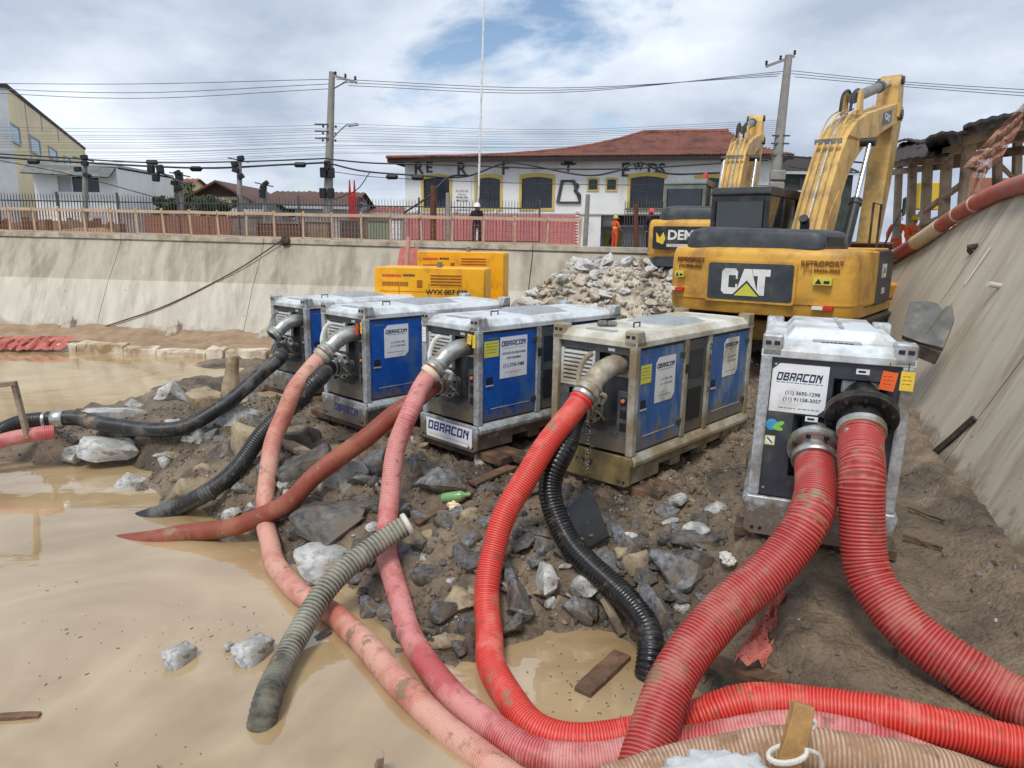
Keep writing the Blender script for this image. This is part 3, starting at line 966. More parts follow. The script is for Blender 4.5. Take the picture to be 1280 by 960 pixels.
def door(parent, side, y0, y1, mt, seam=True):
    x = PW / 2 - .022 if side > 0 else -PW / 2 + .022
    s = side
    z0, z1 = .36, PH - .19
    a, b = sorted((x - s * .02, x))
    d = MB().box(a, b, y0, y1, z0, z1).obj('door', M[mt], parent, bev=.006)
    # pressed panel line, latch pocket
    zz0 = z0 + .14
    a, b = sorted((x, x + s * .004))
    MB().box(a, b, y0 + .12, y1 - .1, zz0, zz0 + .006).obj('crease', M['louvre'], d)
    ly = y0 + .05
    MB().box(a, b, ly, ly + .1, .80, .89).obj('latch_pocket', M['recess_black'], d)
    a2, b2 = sorted((x, x + s * .014))
    MB().box(a2, b2, ly - .01, ly + .11, .775, .797).obj('latch', M['galv'], d, bev=.004)
    for hz in (.5, 1.25):
        MB().box(a2, b2, y1 - .07, y1 + .03, hz, hz + .06).obj('hinge', M['exc_dark'], d, bev=.004)
    if s > 0: small_print(d, y0 + .15, z1 - .05, .16, 'x', x + .0005, 'ink_grey', .018)
    return d

def body(name, corner, z, yaw, label, V):
    PL = V.get('L', 2.71)
    short = PL < 2
    """skid-mounted pump in a galvanised frame; origin at the middle of the front foot"""
    cx, sx = math.cos(yaw), math.sin(yaw)
    loc = (corner[0] - cx * PW / 2, corner[1] + sx * PW / 2, z)
    P = empty(name, loc, -yaw, label, 'pump', 'silenced pumps lined up on the mud')
    P.rotation_euler = (V.get('tilt', 0), V.get('roll', 0), -yaw)
    g = M[V.get('frame', 'galv')]
    hw = PW / 2
    # skid
    mb = MB()
    mb.box(-hw + .05, hw - .05, .02, PL - .02, .10, .25)
    for y in ((.06, PL - .28) if short else (.06, .95, 1.6, PL - .28)):
        mb.box(-hw + .08, -hw + .2, y, y + .22, 0, .11)
        mb.box(hw - .2, hw - .08, y, y + .22, 0, .11)
    sk = mb.obj('skid', g, P, bev=.01)
    for s in (-1, 1):
        a = [(s * hw, .20), (s * (hw + .035), .235), (s * (hw + .035), .275), (s * (hw - .02), .34), (s * (hw - .06), .34), (s * (hw - .06), .20)]
        MB().prism(a if s > 0 else a[::-1], 'y', .02, PL - .02).obj('side_rail', g, P, bev=.006)
        MB().prism([(s * (hw - .03), .02), (s * (hw - .02), .198), (s * (hw - .05), .198), (s * (hw - .06), .02)], 'y', .0, .6).obj('skid_cheek', g, sk)
        MB().prism([(s * (hw - .03), .02), (s * (hw - .02), .198), (s * (hw - .05), .198), (s * (hw - .06), .02)], 'y', PL - .6, PL).obj('skid_cheek', g, sk)
    # front foot plate
    pl = [(-hw - .005, .03), (-hw + .05, .0), (hw - .05, .0), (hw + .005, .03), (hw + .005, .2), (hw + .02, .25), (hw, .318), (-hw, .318), (-hw - .02, .25), (-hw - .005, .2)]
    fp = MB().prism(pl, 'y', -.03, .019).obj('foot_plate', M[V.get('plate', V.get('frame', 'galv'))], P, bev=.008)
    mb = MB()
    for bx in (-hw + .06, hw - .06, -hw + .12, hw - .12):
        mb.lathe([(.012, 0), (.012, .012), (.004, .014)], 8, (bx, -.03, .06), Matrix(((1, 0, 0), (0, 0, -1), (0, 1, 0))))
    mb.obj('bolts', M['black_iron'], fp)
    # posts
    for s in (-1, 1):
        for y0, y1 in ((.0, .085), (PL - .085, PL)):
            x0, x1 = sorted((s * hw, s * (hw - .085)))
            MB().box(x0, x1, y0, y1, .32, PH - .148).obj('post', g, P, bev=.018, seg=2)
    # roof
    zt = PH - .075
    roof = MB()
    b = .075
    roof.add([(-hw, 0, zt - .08), (hw, 0, zt - .08), (hw, PL, zt - .08), (-hw, PL, zt - .08),
              (-hw, 0, zt - .02), (hw, 0, zt - .02), (hw, PL, zt - .02), (-hw, PL, zt - .02),
              (-hw + b, b * 1.2, zt + .045), (hw - b, b * 1.2, zt + .045), (hw - b, PL - b, zt + .045), (-hw + b, PL - b, zt + .045)],
             [(0, 3, 2, 1), (0, 1, 5, 4), (1, 2, 6, 5), (2, 3, 7, 6), (3, 0, 4, 7), (4, 5, 9, 8), (5, 6, 10, 9), (6, 7, 11, 10), (7, 4, 8, 11), (8, 9, 10, 11)])
    rf = roof.obj('roof', M[V.get('roof', 'roof_pale')], P, bev=.006)
    zr = zt + .045
    MB().box(-.17, .17, .10, .2, zr - .028, zr + .012).obj('grab_plate', M['hatch_grey'], rf, bev=.004)
    hy = V.get('hatch', 1.35)
    MB().add([(-.30, hy - .3, zr), (.34, hy - .3, zr), (.34, hy + .45, zr), (-.30, hy + .45, zr), (-.22, hy - .2, zr + .05), (.26, hy - .2, zr + .05), (.26, hy + .32, zr + .05), (-.22, hy + .32, zr + .05)],
             [(4, 5, 6, 7), (0, 1, 5, 4), (1, 2, 6, 5), (2, 3, 7, 6), (3, 0, 4, 7)]).obj('roof_hatch', M['hatch_grey'], rf, bev=.004)
    MB().tube([(.1, .6, zr - .01), (.1, .6, zr + .05), (.1, .72, zr + .05), (.1, .72, zr - .01)], .009, 8).obj('lifting_eye', M['black_iron'], rf, smooth=True)
    for x, s in ((-hw, 1), (hw, -1)):
        casting(P, x, 0, s, 1, g)
        casting(P, x, PL, s, -1, g)
    # sides
    for s in (-1, 1):
        x = s * (hw - .06)
        a, b2 = sorted((x, x + s * .01))
        MB().box(a, b2, .085, PL - .085, .33, zt - .08).obj('side_panel', M['panel_dark'], P)
        for y in (() if short else (1.0, 1.54)):
            a, b2 = sorted((x + s * .01, s * hw - s * .004))
            MB().box(a, b2, y, y + .08, .34, zt - .08).obj('mullion', g, P, bev=.006)
        d1 = door(P, s, .10, PL - .1 if short else .985, V['door'])
        if short: continue
        d2 = door(P, s, 1.635, 2.61, V['door'])
        # dark service panel with a window
        a, b2 = sorted((s * (hw - .045), s * (hw - .03)))
        sp = MB().box(a, b2, 1.09, 1.53, .36, zt - .1).obj('service_panel', M['panel_dark'], P, bev=.004)
        a, b2 = sorted((s * (hw - .03), s * (hw - .024)))
        MB().box(a, b2, 1.15, 1.45, .98, 1.30).obj('window', M['cab_glass'], sp)
        MB().box(a, b2, 1.15, 1.45, .50, .86).obj('vent', M['recess_black'], sp)
        a, b2 = sorted((s * (hw - .004), s * (hw + .002)))
        MB().box(a, b2, 1.015, 1.07, 1.06, 1.16).obj('key_lock', M['recess_black'], sp)
        if s > 0: P['d1'], P['d2'] = d1.name, d2.name
    MB().box(-hw + .085, hw - .085, PL - .05, PL - .04, .33, zt - .08).obj('back_panel', M['panel_dark'], P)
    return P

def flange_M():                              # lathe axis +z -> local -y (out of the front)
    return Matrix(((1, 0, 0), (0, 0, -1), (0, 1, 0)))

def row_pump(corner, z, yaw, label, V):
    P = body('pump', corner, z, yaw, label, V)
    hw = PW / 2
    steel = M[V.get('steel', 'steel')]
    # front panel built round its recesses
    yf = .05
    pan = MB()
    pan.box(-hw + .085, hw - .085, yf + .16, yf + .18, .32, PH - .155)          # back of the recess
    pan.box(-hw + .086, hw - .086, yf, yf + .02, PH - .24, PH - .156)
    pan.box(-hw + .086, -.02, yf, yf + .02, .93, .975)
    pan.box(-hw + .086, -.33, yf, yf + .02, .33, .93)
    pan.box(-.33, hw - .086, yf, yf + .02, .33, .52)
    pan.box(.30, hw - .086, yf, yf + .02, .52, .98)
    pan.box(-.02, .05, yf, yf + .02, .93, PH - .24)
    pan.add([(-.33, yf, .52), (.30, yf, .52), (.22, yf + .16, .6), (-.25, yf + .16, .6)], [(0, 1, 2, 3)])
    fp = pan.obj('front_panel', M['panel_dark'], P, bev=.005)
    for k in range(3):
        MB().box(.335, hw - .115, yf - .003, yf + .002, .56 + k * .135, .65 + k * .135).obj('pocket', M['recess_black'], fp)
    MB().box(.16, .24, yf - .003, yf, PH - .215, PH - .185).obj('pictogram', M['white_plate'], fp)
    MB().lathe([(.022, 0), (.022, .02), (.012, .026)], 12, (.37, yf - .001, .88), flange_M()).obj('button', M['button_amber'], fp, smooth=True)
    # louvred vent
    lx0, lx1, lz0, lz1 = -hw + .125, -.03, .985, PH - .25
    vt = MB()
    for a in ((lx0 - .035, lx0, lz0 - .03, lz1 + .01), (lx1, lx1 + .035, lz0 - .03, lz1 + .01)):
        vt.box(a[0], a[1], yf - .012, yf + .03, a[2], a[3])
    vt.box(lx0, lx1, yf - .011, yf + .03, lz0 - .03, lz0)
    vent = vt.obj('vent', M['louvre'], P, bev=.004)
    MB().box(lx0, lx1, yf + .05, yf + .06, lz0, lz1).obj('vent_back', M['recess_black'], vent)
    nsl = 8
    for k in range(nsl):
        zc = lz0 + (k + .5) * (lz1 - lz0) / nsl
        MB().prism([(yf - .008, zc - .016), (yf + .03, zc + .012), (yf + .03, zc + .018), (yf - .008, zc - .002)], 'x', lx0 + .001, lx1 - .001).obj('slat', M['louvre'], vent)
    # discharge elbow
    xo, zo = .26, 1.24
    fl = MB().box(xo - .14, xo + .14, yf + .1, yf + .13, zo - .14, zo + .14).obj('outlet_flange', steel, P, bev=.006)
    path = [(xo, yf + .1, zo), (xo, -.06, zo - .005), (xo - .01, -.17, zo - .035), (xo - .015, -.27, zo - .095), (xo - .02, -.35, zo - .165)]
    el = MB().tube(path, [.105, .107, .107, .106, .106], 22).obj('discharge_elbow', steel, P, smooth=True)
    e1, e0 = Vector(path[-1]), Vector(path[-2])
    d = (e1 - e0).normalized()
    q = Vector((0, 0, 1)).rotation_difference(d).to_matrix()
    MB().lathe([(.10, -.02), (.13, -.015), (.134, .01), (.118, .03), (.122, .055), (.136, .075), (.13, .1), (.10, .105)], 24, e1, q).obj('coupling', steel, P, smooth=True)
    # lever of the coupling
    side = d.cross(Vector((1, 0, 0))).normalized()
    up = -side if side.z < 0 else side
    lv = [e1 + Vector((-.11, 0, 0)) + d * .03, e1 + Vector((-.13, 0, 0)) + up * .1 - d * .05, e1 + Vector((-.09, 0, 0)) + up * .19 - d * .16, e1 + Vector((-.03, 0, 0)) + up * .22 - d * .24]
    MB().tube(catmull(lv)[::6], .027, 10).obj('lever', M['white_enamel'] if V.get('white_lever', 1) else steel, P, smooth=True)
    lv = [e1 + Vector((.11, 0, 0)) + d * .03 - up * .05, e1 + Vector((.12, 0, 0)) - up * .13, e1 + Vector((.08, 0, 0)) - up * .19 + d * .05]
    MB().tube(catmull(lv)[::6], .022, 10).obj('hook', M['white_enamel'] if V.get('white_lever', 1) else steel, P, smooth=True)
    # suction port
    xs, zs = -.02, .76
    sp = MB().lathe([(.09, -.14), (.09, -.03), (.17, -.03), (.17, 0), (.10, .005), (.10, .06), (.13, .065), (.13, .1), (.10, .105)], 24, (xs, 0, zs), flange_M()).obj('suction_port', steel, P, smooth=True)
    for k in range(8):
        a = k * math.pi / 4 + .3
        MB().lathe([(.016, 0), (.016, .02)], 6, (xs + .145 * math.cos(a), -.001, zs + .145 * math.sin(a)), flange_M()).obj('bolt', M['black_iron'], sp)
    for s in (-1, 1):
        MB().tube(catmull([(xs + s * .13, -.08, zs), (xs + s * .19, -.06, zs - .03 * s), (xs + s * .2, .0, zs - .1)])[::6], .014, 8).obj('cam_lever', steel, sp, smooth=True)
    bpy.context.view_layer.update()
    Mw = P.matrix_world
    return P, (Mw @ (e1 + d * .09), (Mw.to_3x3() @ d)), (Mw @ Vector((xs, -.09, zs)), Mw.to_3x3() @ Vector((0, -1, 0)))

GLYPH = {'O': [(0, 0, 1, 5), (3, 0, 4, 5), (1, 0, 3, 1), (1, 4, 3, 5)], 'B': [(0, 0, 1.1, 5), (3, 0, 4, 2.3), (2.8, 2.7, 3.8, 5), (1.1, 0, 3, 1), (1.1, 4, 2.8, 5), (1.1, 2.1, 3.1, 3)],
         'R': [(0, 0, 1.1, 5), (3, 2.2, 4, 5), (1.1, 4, 3, 5), (1.1, 1.8, 3, 2.8), (2.7, 0, 3.8, 1.9)], 'A': [(0, 0, 1, 4.6), (3, 0, 4, 5), (.6, 4, 3, 5), (1, 1.4, 3, 2.3)],
         'C': [(0, 0, 1.1, 5), (1.1, 0, 4, 1), (1.1, 4, 4, 5)], 'N': [(0, 0, 1.05, 5), (2.95, 0, 4, 5), (1.05, 3.4, 2.1, 4.8), (1.9, 2.2, 2.95, 3.8)]}
def block_text(parent, axis, at, u, z, h, wd, ink, shear=.18, word='OBRACON'):
    '''heavy square slanted capitals'''
    mb = MB()
    n = len(word)
    cw = wd / (n * 4.7) 
    k = h / 5
    for i, c in enumerate(word):
        for j, (x0, z0, x1, z1) in enumerate(GLYPH[c]):
            q = []
            for x, zz in ((x0, z0), (x1, z0), (x1, z1), (x0, z1)):
                q.append((u - wd / 2 + (i * 4.7 + x) * cw + (zz - 2.5) * k * shear, z + (zz - 2.5) * k))
            e = .0045 + .0002 * j
            if axis == 'y': mb.prism(q, 'y', at - e, at - .0031)
            else: mb.prism(q, 'x', at + .0031, at + e)
    return mb.obj('lettering', M[ink], parent, kind='stuff')
def obracon_sign(parent, axis, at, u, z, wd, hgt, lines, cut=0, mt='white_plate'):
    st = sticker(parent, axis, u - wd / 2, u + wd / 2, z - hgt / 2, z + hgt / 2, at, cut, mt)
    rot = ROT_FRONT if axis == 'y' else ROT_RIGHT
    def pos(uu, zz):
        return (uu, at - .0035, zz) if axis == 'y' else (at + .0035, uu, zz)
    for body_, size, du, dz, ink, bold, shear, sx in lines:
        if body_ == 'OBRACON':
            block_text(st, axis, at, u + du, z + dz, size * .72, wd * .9 * min(1, sx), ink)
            continue
        if body_.startswith('-'):
            small_print(st, u + du, z + dz, size, axis, at - .003 if axis == 'y' else at + .003, ink)
        else:
            text(body_, size, ink, st, pos(u + du, z + dz), rot, sx=sx, bold=bold, shear=shear, extrude=.001)
    return st

pumps = {}
# first pump, farthest along the row
P1, d1, s1 = row_pump((-3.324, 11.256), .70, .712, 'blue pump at the end of the row with an open empty steel discharge elbow', dict(door='door_blue', white_lever=0))
P2, d2, s2 = row_pump((-1.919, 9.055), .80, .765, 'blue pump with a red tag, feeding the salmon hose and sucking through a black one', dict(door='door_blue'))
P3, d3, s3 = row_pump((-.393, 7.977), .80, .783, 'blue pump with yellow tags and two white signs, feeding the long pink hose', dict(door='door_blue'))
P4, d4, s4 = row_pump((1.217, 6.807), .82, .733, 'dusty blue pump with mud-caked foot plate and water dripping from its bright red hose', dict(door='door_blue_dusty', frame='galv_dusty', plate='mud_plate', roof='roof_dusty', steel='steel_dusty', white_lever=0))
ch = lambda P, n: bpy.data.objects[P[n]]
hw = PW / 2
xr = hw - .021
# signs on the doors
sgn = [('OBRACON', .068, 0, .13, 'ink_navy', .002, .25, 1.0), ('-', .3, 0, .088, 'ink_grey', 0, 0, 1), ('(11) 3695-1298', .034, .02, -.02, 'ink_grey', .0005, 0, 1.1), ('(11) 91158-3057', .034, .02, -.07, 'ink_grey', .0005, 0, 1.1), ('-', .3, 0, -.15, 'ink_grey', 0, 0, 1)]
obracon_sign(ch(P2, 'd1'), 'x', xr, .52, 1.12, .40, .44, sgn, .06)
obracon_sign(ch(P3, 'd1'), 'x', xr, .60, 1.10, .46, .50,
             [('OBRACON', .086, 0, .17, 'ink_blue', .002, .25, 1.0), ('-', .38, 0, .115, 'ink_orange', 0, 0, 1), ('LOCA\u00c7\u00c3O DE GERADORES', .036, 0, .05, 'ink_navy', .0005, 0, .9), ('E MOTOBOMBAS', .036, 0, -.01, 'ink_navy', .0005, 0, .9), ('(11) 3735-7488', .06, 0, -.10, 'ink_navy', .001, 0, .95), ('-', .28, 0, -.18, 'ink_orange', 0, 0, 1)])
st = sticker(ch(P3, 'd1'), 'x', .11, .345, 1.13, 1.32, xr, 0, 'sticker_yellow')
for k in range(4): small_print(st, .23, 1.29 - k * .035, .18, 'x', xr + .003, 'ink_navy', .005)
sg4 = [('OBRACON', .066, 0, .15, 'ink_navy', .001, .25, 1.0), ('-', .3, 0, .105, 'ink_grey', 0, 0, 1), ('(11) 3695-1298', .034, .02, .0, 'ink_grey', 0, 0, 1.1), ('(11) 91158-3057', .034, .02, -.05, 'ink_grey', 0, 0, 1.1), ('-', .28, 0, -.17, 'ink_grey', 0, 0, 1)]
obracon_sign(ch(P4, 'd1'), 'x', xr, .62, 1.06, .40, .48, sg4, .06, 'white_enamel')
obracon_sign(ch(P4, 'd2'), 'x', xr, 2.16, 1.12, .40, .46, sg4, .06, 'white_enamel')
st = sticker(ch(P4, 'd1'), 'x', .13, .33, 1.06, 1.25, xr, 0, 'sticker_yellow')
for k in range(4): small_print(st, .23, 1.22 - k * .035, .15, 'x', xr + .003, 'ink_grey', .005)
for k, c_ in enumerate('OBE15'):
    text(c_, .10, 'ink_black', P4, (hw - .0035, 1.585, 1.30 - k * .125), ROT_RIGHT, sx=.75, bold=.003, extrude=.0015)
# signs on the foot plates
obracon_sign(P2, 'y', -.03, .09, .175, .66, .18, [('OBRACON', .145, 0, 0, 'ink_blue', .004, .2, 1.0)], 0, 'galv')
obracon_sign(P3, 'y', -.03, .03, .165, .86, .24, [('OBRACON', .155, 0, .035, 'ink_blue', .004, .2, 1.18), ('-', .74, 0, -.075, 'ink_orange', 0, 0, 1)])
mb = MB()
for k in range(5):                           # remains of worn lettering on the muddy plate
    x = -.36 + k * .1 + rnd.uniform(-.02, .02)
    mb.prism([(x + rnd.uniform(0, .04), .16 + rnd.uniform(-.03, .03)) for _ in range(3)] + [(x + .05, .2), (x + .01, .22)], 'y', -.0345, -.0305)
mb.obj('worn_lettering', M['ink_navy'], P4)
# tags
def tagcard(P, x, z, mt, w=.07, h=.11, y=-.012, tilt=0, print_=True):
    Mt = Matrix.Rotation(tilt, 3, 'Y')
    t_ = MB().obox((x, y, z), (w, .004, h), Mt).obj('tag', M[mt], P)
    MB().tube([(x, y, z + h / 2), (x, y - .004, z + h / 2 + .04), (x, .01, z + h / 2 + .07)], .003, 6).obj('tag_wire', M['black_iron'], t_)
    if print_:
        for k in range(3): small_print(t_, x, z + h * .25 - k * h * .2, w * .7, 'y', y - .002, 'ink_brown', .004)
tagcard(P2, hw - .16, 1.30, 'tag_red', .06, .14)
tagcard(P2, hw - .06, 1.33, 'tag_yellow', .035, .15)
tagcard(P3, hw - .14, 1.35, 'tag_yellow', .07, .12, tilt=.1)
tagcard(P3, hw - .06, 1.33, 'tag_yellow', .05, .15)
tagcard(P3, -hw + .07, 1.32, 'white_plate', .07, .18)
# a dried clod and a glove left on the dusty roof
o = MB()
for k in range(7):
    o.lathe([(.01, -.03), (.035, -.02), (.04, .0), (.025, .025), (.005, .03)], 8, (k % 4 * .05 + rnd.uniform(-.02, .02), k // 4 * .05, .03))
o = o.obj('work_gloves', M['rock_grey'], smooth=True)
bpy.context.view_layer.update()
o.location = P4.matrix_world @ Vector((-.2, .42, PH - .028))
tag(o, 'crumpled grey work gloves lying on the dusty pump roof', 'gloves')

# fifth pump: two flanged ports, faces the track
P5 = body('pump', (2.885, 4.985), 1.0, .36, 'grey pump facing down the track with two flanged ports and thick ribbed red hoses', dict(door='panel_dark', roll=RAD(.8), hatch=.9, L=1.55))
yf = .03
pan = MB()
x0, x1, z0, z1 = -hw + .085, hw - .085, .32, PH - .16
pan.box(x0, x1, yf + .15, yf + .17, z0, z1)
pan.box(x0 + .001, x1 - .001, yf, yf + .02, z1 - .12, z1 - .001)
pan.box(x0 + .001, -.25, yf, yf + .02, z0, z1 - .12)
pan.box(-.25, .0, yf, yf + .02, 1.0, z1 - .12)
pan.box(-.25, x1 - .001, yf, yf + .02, z0, .5)
pan.box(.37, x1 - .001, yf, yf + .02, .5, z1 - .12)
pan.add([(-.25, yf, 1.0), (.0, yf, 1.0), (.0, yf + .15, .94), (-.18, yf + .15, .94)], [(0, 3, 2, 1)])
pan.add([(-.25, yf, .5), (-.25, yf, 1.0), (-.18, yf + .15, .94), (-.18, yf + .15, .56)], [(0, 1, 2, 3)])
pan.add([(.0, yf, z1 - .12), (.37, yf, z1 - .12), (.33, yf + .15, z1 - .18), (.04, yf + .15, z1 - .18)], [(0, 1, 2, 3)])
pan.add([(.0, yf, 1.0), (.0, yf, z1 - .12), (.04, yf + .15, z1 - .18), (.04, yf + .15, .96)], [(0, 1, 2, 3)])
pan.add([(.37, yf, .5), (.37, yf, z1 - .12), (.33, yf + .15, z1 - .18), (.33, yf + .15, .56)], [(0, 3, 2, 1)])
fp = pan.obj('front_panel', M['panel_navy'], P5)
mb = MB()
for x, z in ((x0 + .03, z1 - .05), (x1 - .03, z1 - .05), (x0 + .03, z0 + .06), (x1 - .03, z0 + .06), (x1 - .03, .95)):
    mb.lathe([(.012, 0), (.010, .01), (.002, .012)], 8, (x, yf, z), flange_M())
mb.obj('screws', M['chrome'], fp)
obracon_sign(fp, 'y', yf, -.235, 1.20, .40, .38,
             [('OBRACON', .088, 0, .09, 'ink_navy', .0025, .3, .9), ('-', .33, 0, .045, 'ink_teal', 0, 0, 1), ('(11) 3695-1298', .04, .03, -.035, 'ink_navy', .0006, 0, 1.0), ('(11) 91158-3057', .04, .03, -.085, 'ink_navy', .0006, 0, 1.0), ('-', .12, -.07, -.155, 'ink_grey', 0, 0, 1), ('-', .16, .09, -.155, 'ink_grey', 0, 0, 1)], .05)
for x, z in ((.19, z1 - .055), (-.12, .975)):
    p_ = MB().box(x - .045, x + .045, yf - .003, yf, z - .02, z + .02).obj('pictogram', M['white_plate'], fp)
    MB().box(x - .03, x + .02, yf - .0045, yf - .003, z - .008, z + .008).obj('pictogram_mark', M['ink_black'], p_)
st = MB().lathe([(.045, 0), (.045, .003)], 20, (-.40, yf, .90), flange_M()).obj('globe_sticker', M['sticker_blue'], fp)
for k, (dx, dz, r_) in enumerate(((.055, .01, .5), (.045, -.025, -.2))):
    a = [(-.40 + dx + .04 * math.cos(q) * math.cos(r_) - .018 * math.sin(q) * math.sin(r_), .90 + dz + .04 * math.cos(q) * math.sin(r_) + .018 * math.sin(q) * math.cos(r_)) for q in [i * math.pi / 5 for i in range(10)]]
    MB().prism(a, 'y', yf - .005 - .001 * k, yf).obj('leaf_sticker', M['sticker_green'], st)
st = MB().box(-.44, -.365, yf - .003, yf, .735, .81).obj('warning_sticker', M['sticker_yellow'], fp)
MB().box(-.432, -.373, yf - .0042, yf - .003, .743, .802).obj('warning_field', M['white_plate'], st)
MB().obox((-.4025, yf - .0048, .7725), (.06, .001, .01), Matrix.Rotation(.8, 3, 'Y')).obj('warning_bar', M['ink_black'], st)
def port(P, x, z, R, y, mt, drop, bolts=10):
    fm = Matrix.Rotation(drop, 3, 'X') @ flange_M()
    c = Vector((x, y, z))
    ax = fm @ Vector((0, 0, 1))
    fl = MB().lathe([(R * .5, -.28), (R * .62, -.06), (R, -.055), (R, -.03), (R * .985, -.026), (R * .985, -.022), (R, -.018), (R, .008), (R * .96, .012), (R * .62, .012), (R * .60, .10), (R * .5, .1)], 36, c, fm).obj('port_flange', M[mt], P, smooth=True, angle=30)
    for k in range(bolts):
        a = 2 * math.pi * (k + .5) / bolts
        MB().lathe([(.019, 0), (.019, .018), (.01, .02), (.01, .03)], 6, c + fm @ Vector((R * .82 * math.cos(a), R * .82 * math.sin(a), .01)), fm).obj('bolt', M['black_iron'], fl)
    bpy.context.view_layer.update()
    return P.matrix_world @ (c + ax * .05), P.matrix_world.to_3x3() @ ax
MB().box(.06, .32, yf + .02, yf + .1, 1.20, 1.30).obj('port_bracket', M['steel'], P5, bev=.008)
pA = port(P5, -.075, .76, .20, -.06, 'steel', RAD(28), 8)
pB = port(P5, .205, 1.05, .25, -.10, 'black_iron', RAD(34), 10)
tagcard(P5, hw - .17, 1.33, 'tag_orange', .10, .14, -.02, .12)
tagcard(P5, hw - .05, 1.34, 'tag_yellow', .09, .14, -.02)
# raised hood on the roof of the fifth pump
zr = PH - .035
hd = MB().add([(-.36, .24, zr), (.40, .24, zr), (.40, 1.4, zr), (-.36, 1.4, zr), (-.30, .33, zr + .085), (.30, .33, zr + .085), (.30, 1.3, zr + .085), (-.30, 1.3, zr + .085)],
         [(4, 5, 6, 7), (0, 1, 5, 4), (1, 2, 6, 5), (2, 3, 7, 6), (3, 0, 4, 7)]).obj('roof_hood', M['roof_pale'], P5, bev=.006)
MB().box(.03, .06, .4, 1.28, zr + .086, zr + .094).obj('hood_seam', M['galv'], hd)
small_print(P5, 0, zr + .003, .22, 'y', .0985, 'ink_black', .022)
# ------------------------------------------------------------------ hoses
def path(L):
    o = []
    for q in L:
        if isinstance(q, Vector): o.append(q)
        elif len(q) == 3:
            p = aty(*q)
            for _ in range(6):               # rest on the ground, never under it
                g = max(gz(p.x, p.y), 0 if p.z > -.02 else -9)
                if p.z < g + .085: p = atz(q[0], q[1], .4 * p.z + .6 * (g + .095))
            o.append(p)
        else: o.append(atz(q[0], q[1], q[3]))
    return o
Zp = None
def lead(pd, k=.14):
    return [pd[0], pd[0] + pd[1] * k]
hA, i = hose('suction_hose', lead(pA, .16) + path([(1012, 640, 4.5), (985, 685, 4.38), (950, 722, 4.28), (905, 765, 4.15), (865, 815, 3.97), (832, 868, 3.78), (800, 955, 3.5), (772, 1060, 3.2), (740, 1200, 2.85)]), .138, 'hose_bigred', .025, .035, 'thick ribbed red hose running from the grey port down over the other hoses', 30)
band(hA, i['start'] + i['dir'] * .05, i['dir'], .155, .06, 'steel')
hB, i = hose('suction_hose', lead(pB, .16) + path([(1078, 592, 4.5), (1076, 640, 4.42), (1084, 701, 4.32), (1110, 750, 4.15), (1151, 799, 3.95), (1207, 840, 3.75), (1252, 870, 3.62), (1330, 905, 3.45), (1450, 940, 3.3)]), .142, 'hose_bigred', .025, .035, 'thick ribbed red hose hanging from the black flange and curving right over the mud', 30)
band(hB, i['start'] + i['dir'] * .05, i['dir'], .153, .05, 'steel')
cl = band(hB, i['start'] + i['dir'] * .085, i['dir'], .153, .02, 'steel_dusty')
MB().obox(i['start'] - hB.location + i['dir'] * .06 + Vector((-.13, -.1, .03)), (.1, .03, .03), Matrix.Rotation(.5, 3, 'Z')).obj('clamp_bolt', M['steel'], cl, bev=.005)

h4, i = hose('discharge_hose', lead(d4) + path([(690, 547, 6.28), (660, 593, 6.08), (632, 646, 5.9), (614, 699, 5.72), (608, 752, 5.5), (609, 795, 0, .14), (616, 832, 0, .10), (636, 870, 0, .07), (672, 910, 0, .06), (722, 927, 0, .07), (800, 918, 0, .12), (880, 897, 3.86), (950, 878, 3.82), (1027, 880, 3.74), (1100, 890, 3.62), (1159, 906, 3.52), (1215, 919, 3.46), (1280, 934, 3.4), (1400, 960, 3.3)]), .108, 'hose_bright', .021, .03, 'bright clean red ribbed hose from the dusty pump looping round the small puddle', 24)
band(h4, i['start'] + i['dir'] * .04, i['dir'], .112, .05, 'steel')
band(h4, i['start'] + i['dir'] * .1, i['dir'], .112, .03, 'tag_red')
h3, i = hose('discharge_hose', lead(d3) + path([(514, 511, 7.3), (503, 540, 7.2), (493, 576, 7.05), (487, 618, 6.85), (483, 650, 6.65), (482, 675, 6.45), (484, 703, 6.22), (494, 739, 0, .16), (507, 776, 0, .10), (527, 818, 0, .08), (559, 860, 0, .06), (598, 894, 0, .05), (637, 927, 0, .05), (672, 944, 0, .05), (735, 948, 0, .07), (800, 938, 0, .14), (860, 928, 3.68), (930, 914, 3.60), (1000, 910, 3.52), (1060, 918, 3.44), (1110, 933, 3.36), (1180, 962, 3.26), (1280, 1005, 3.1)]), .100, 'hose_pink', .020, .02, 'dusty pink hose from the pump with two white signs dipping into the muddy water', 24)
band(h3, i['start'] + i['dir'] * .05, i['dir'], .108, .07, 'sleeve_cream')
h2, i = hose('discharge_hose', lead(d2) + path([(368, 487, 8.3), (352, 520, 8.15), (341, 557, 7.95), (334, 589, 7.75), (332, 613, 7.6), (333, 655, 7.2), (343, 694, 0, .12), (362, 728, 0, .09), (387, 753, 0, .06), (426, 775, 0, .06), (457, 807, 0, .05), (491, 847, 0, .05), (525, 880, 0, .04), (561, 914, 0, .02), (598, 945, 0, .01), (640, 975, 0, .02), (700, 1020, 0, .03)]), .100, 'hose_salmon', .020, .015, 'salmon pink hose snaking from the second pump through the shallow water', 24)
band(h2, i['start'] + i['dir'] * .05, i['dir'], .110, .08, 'steel_dusty')
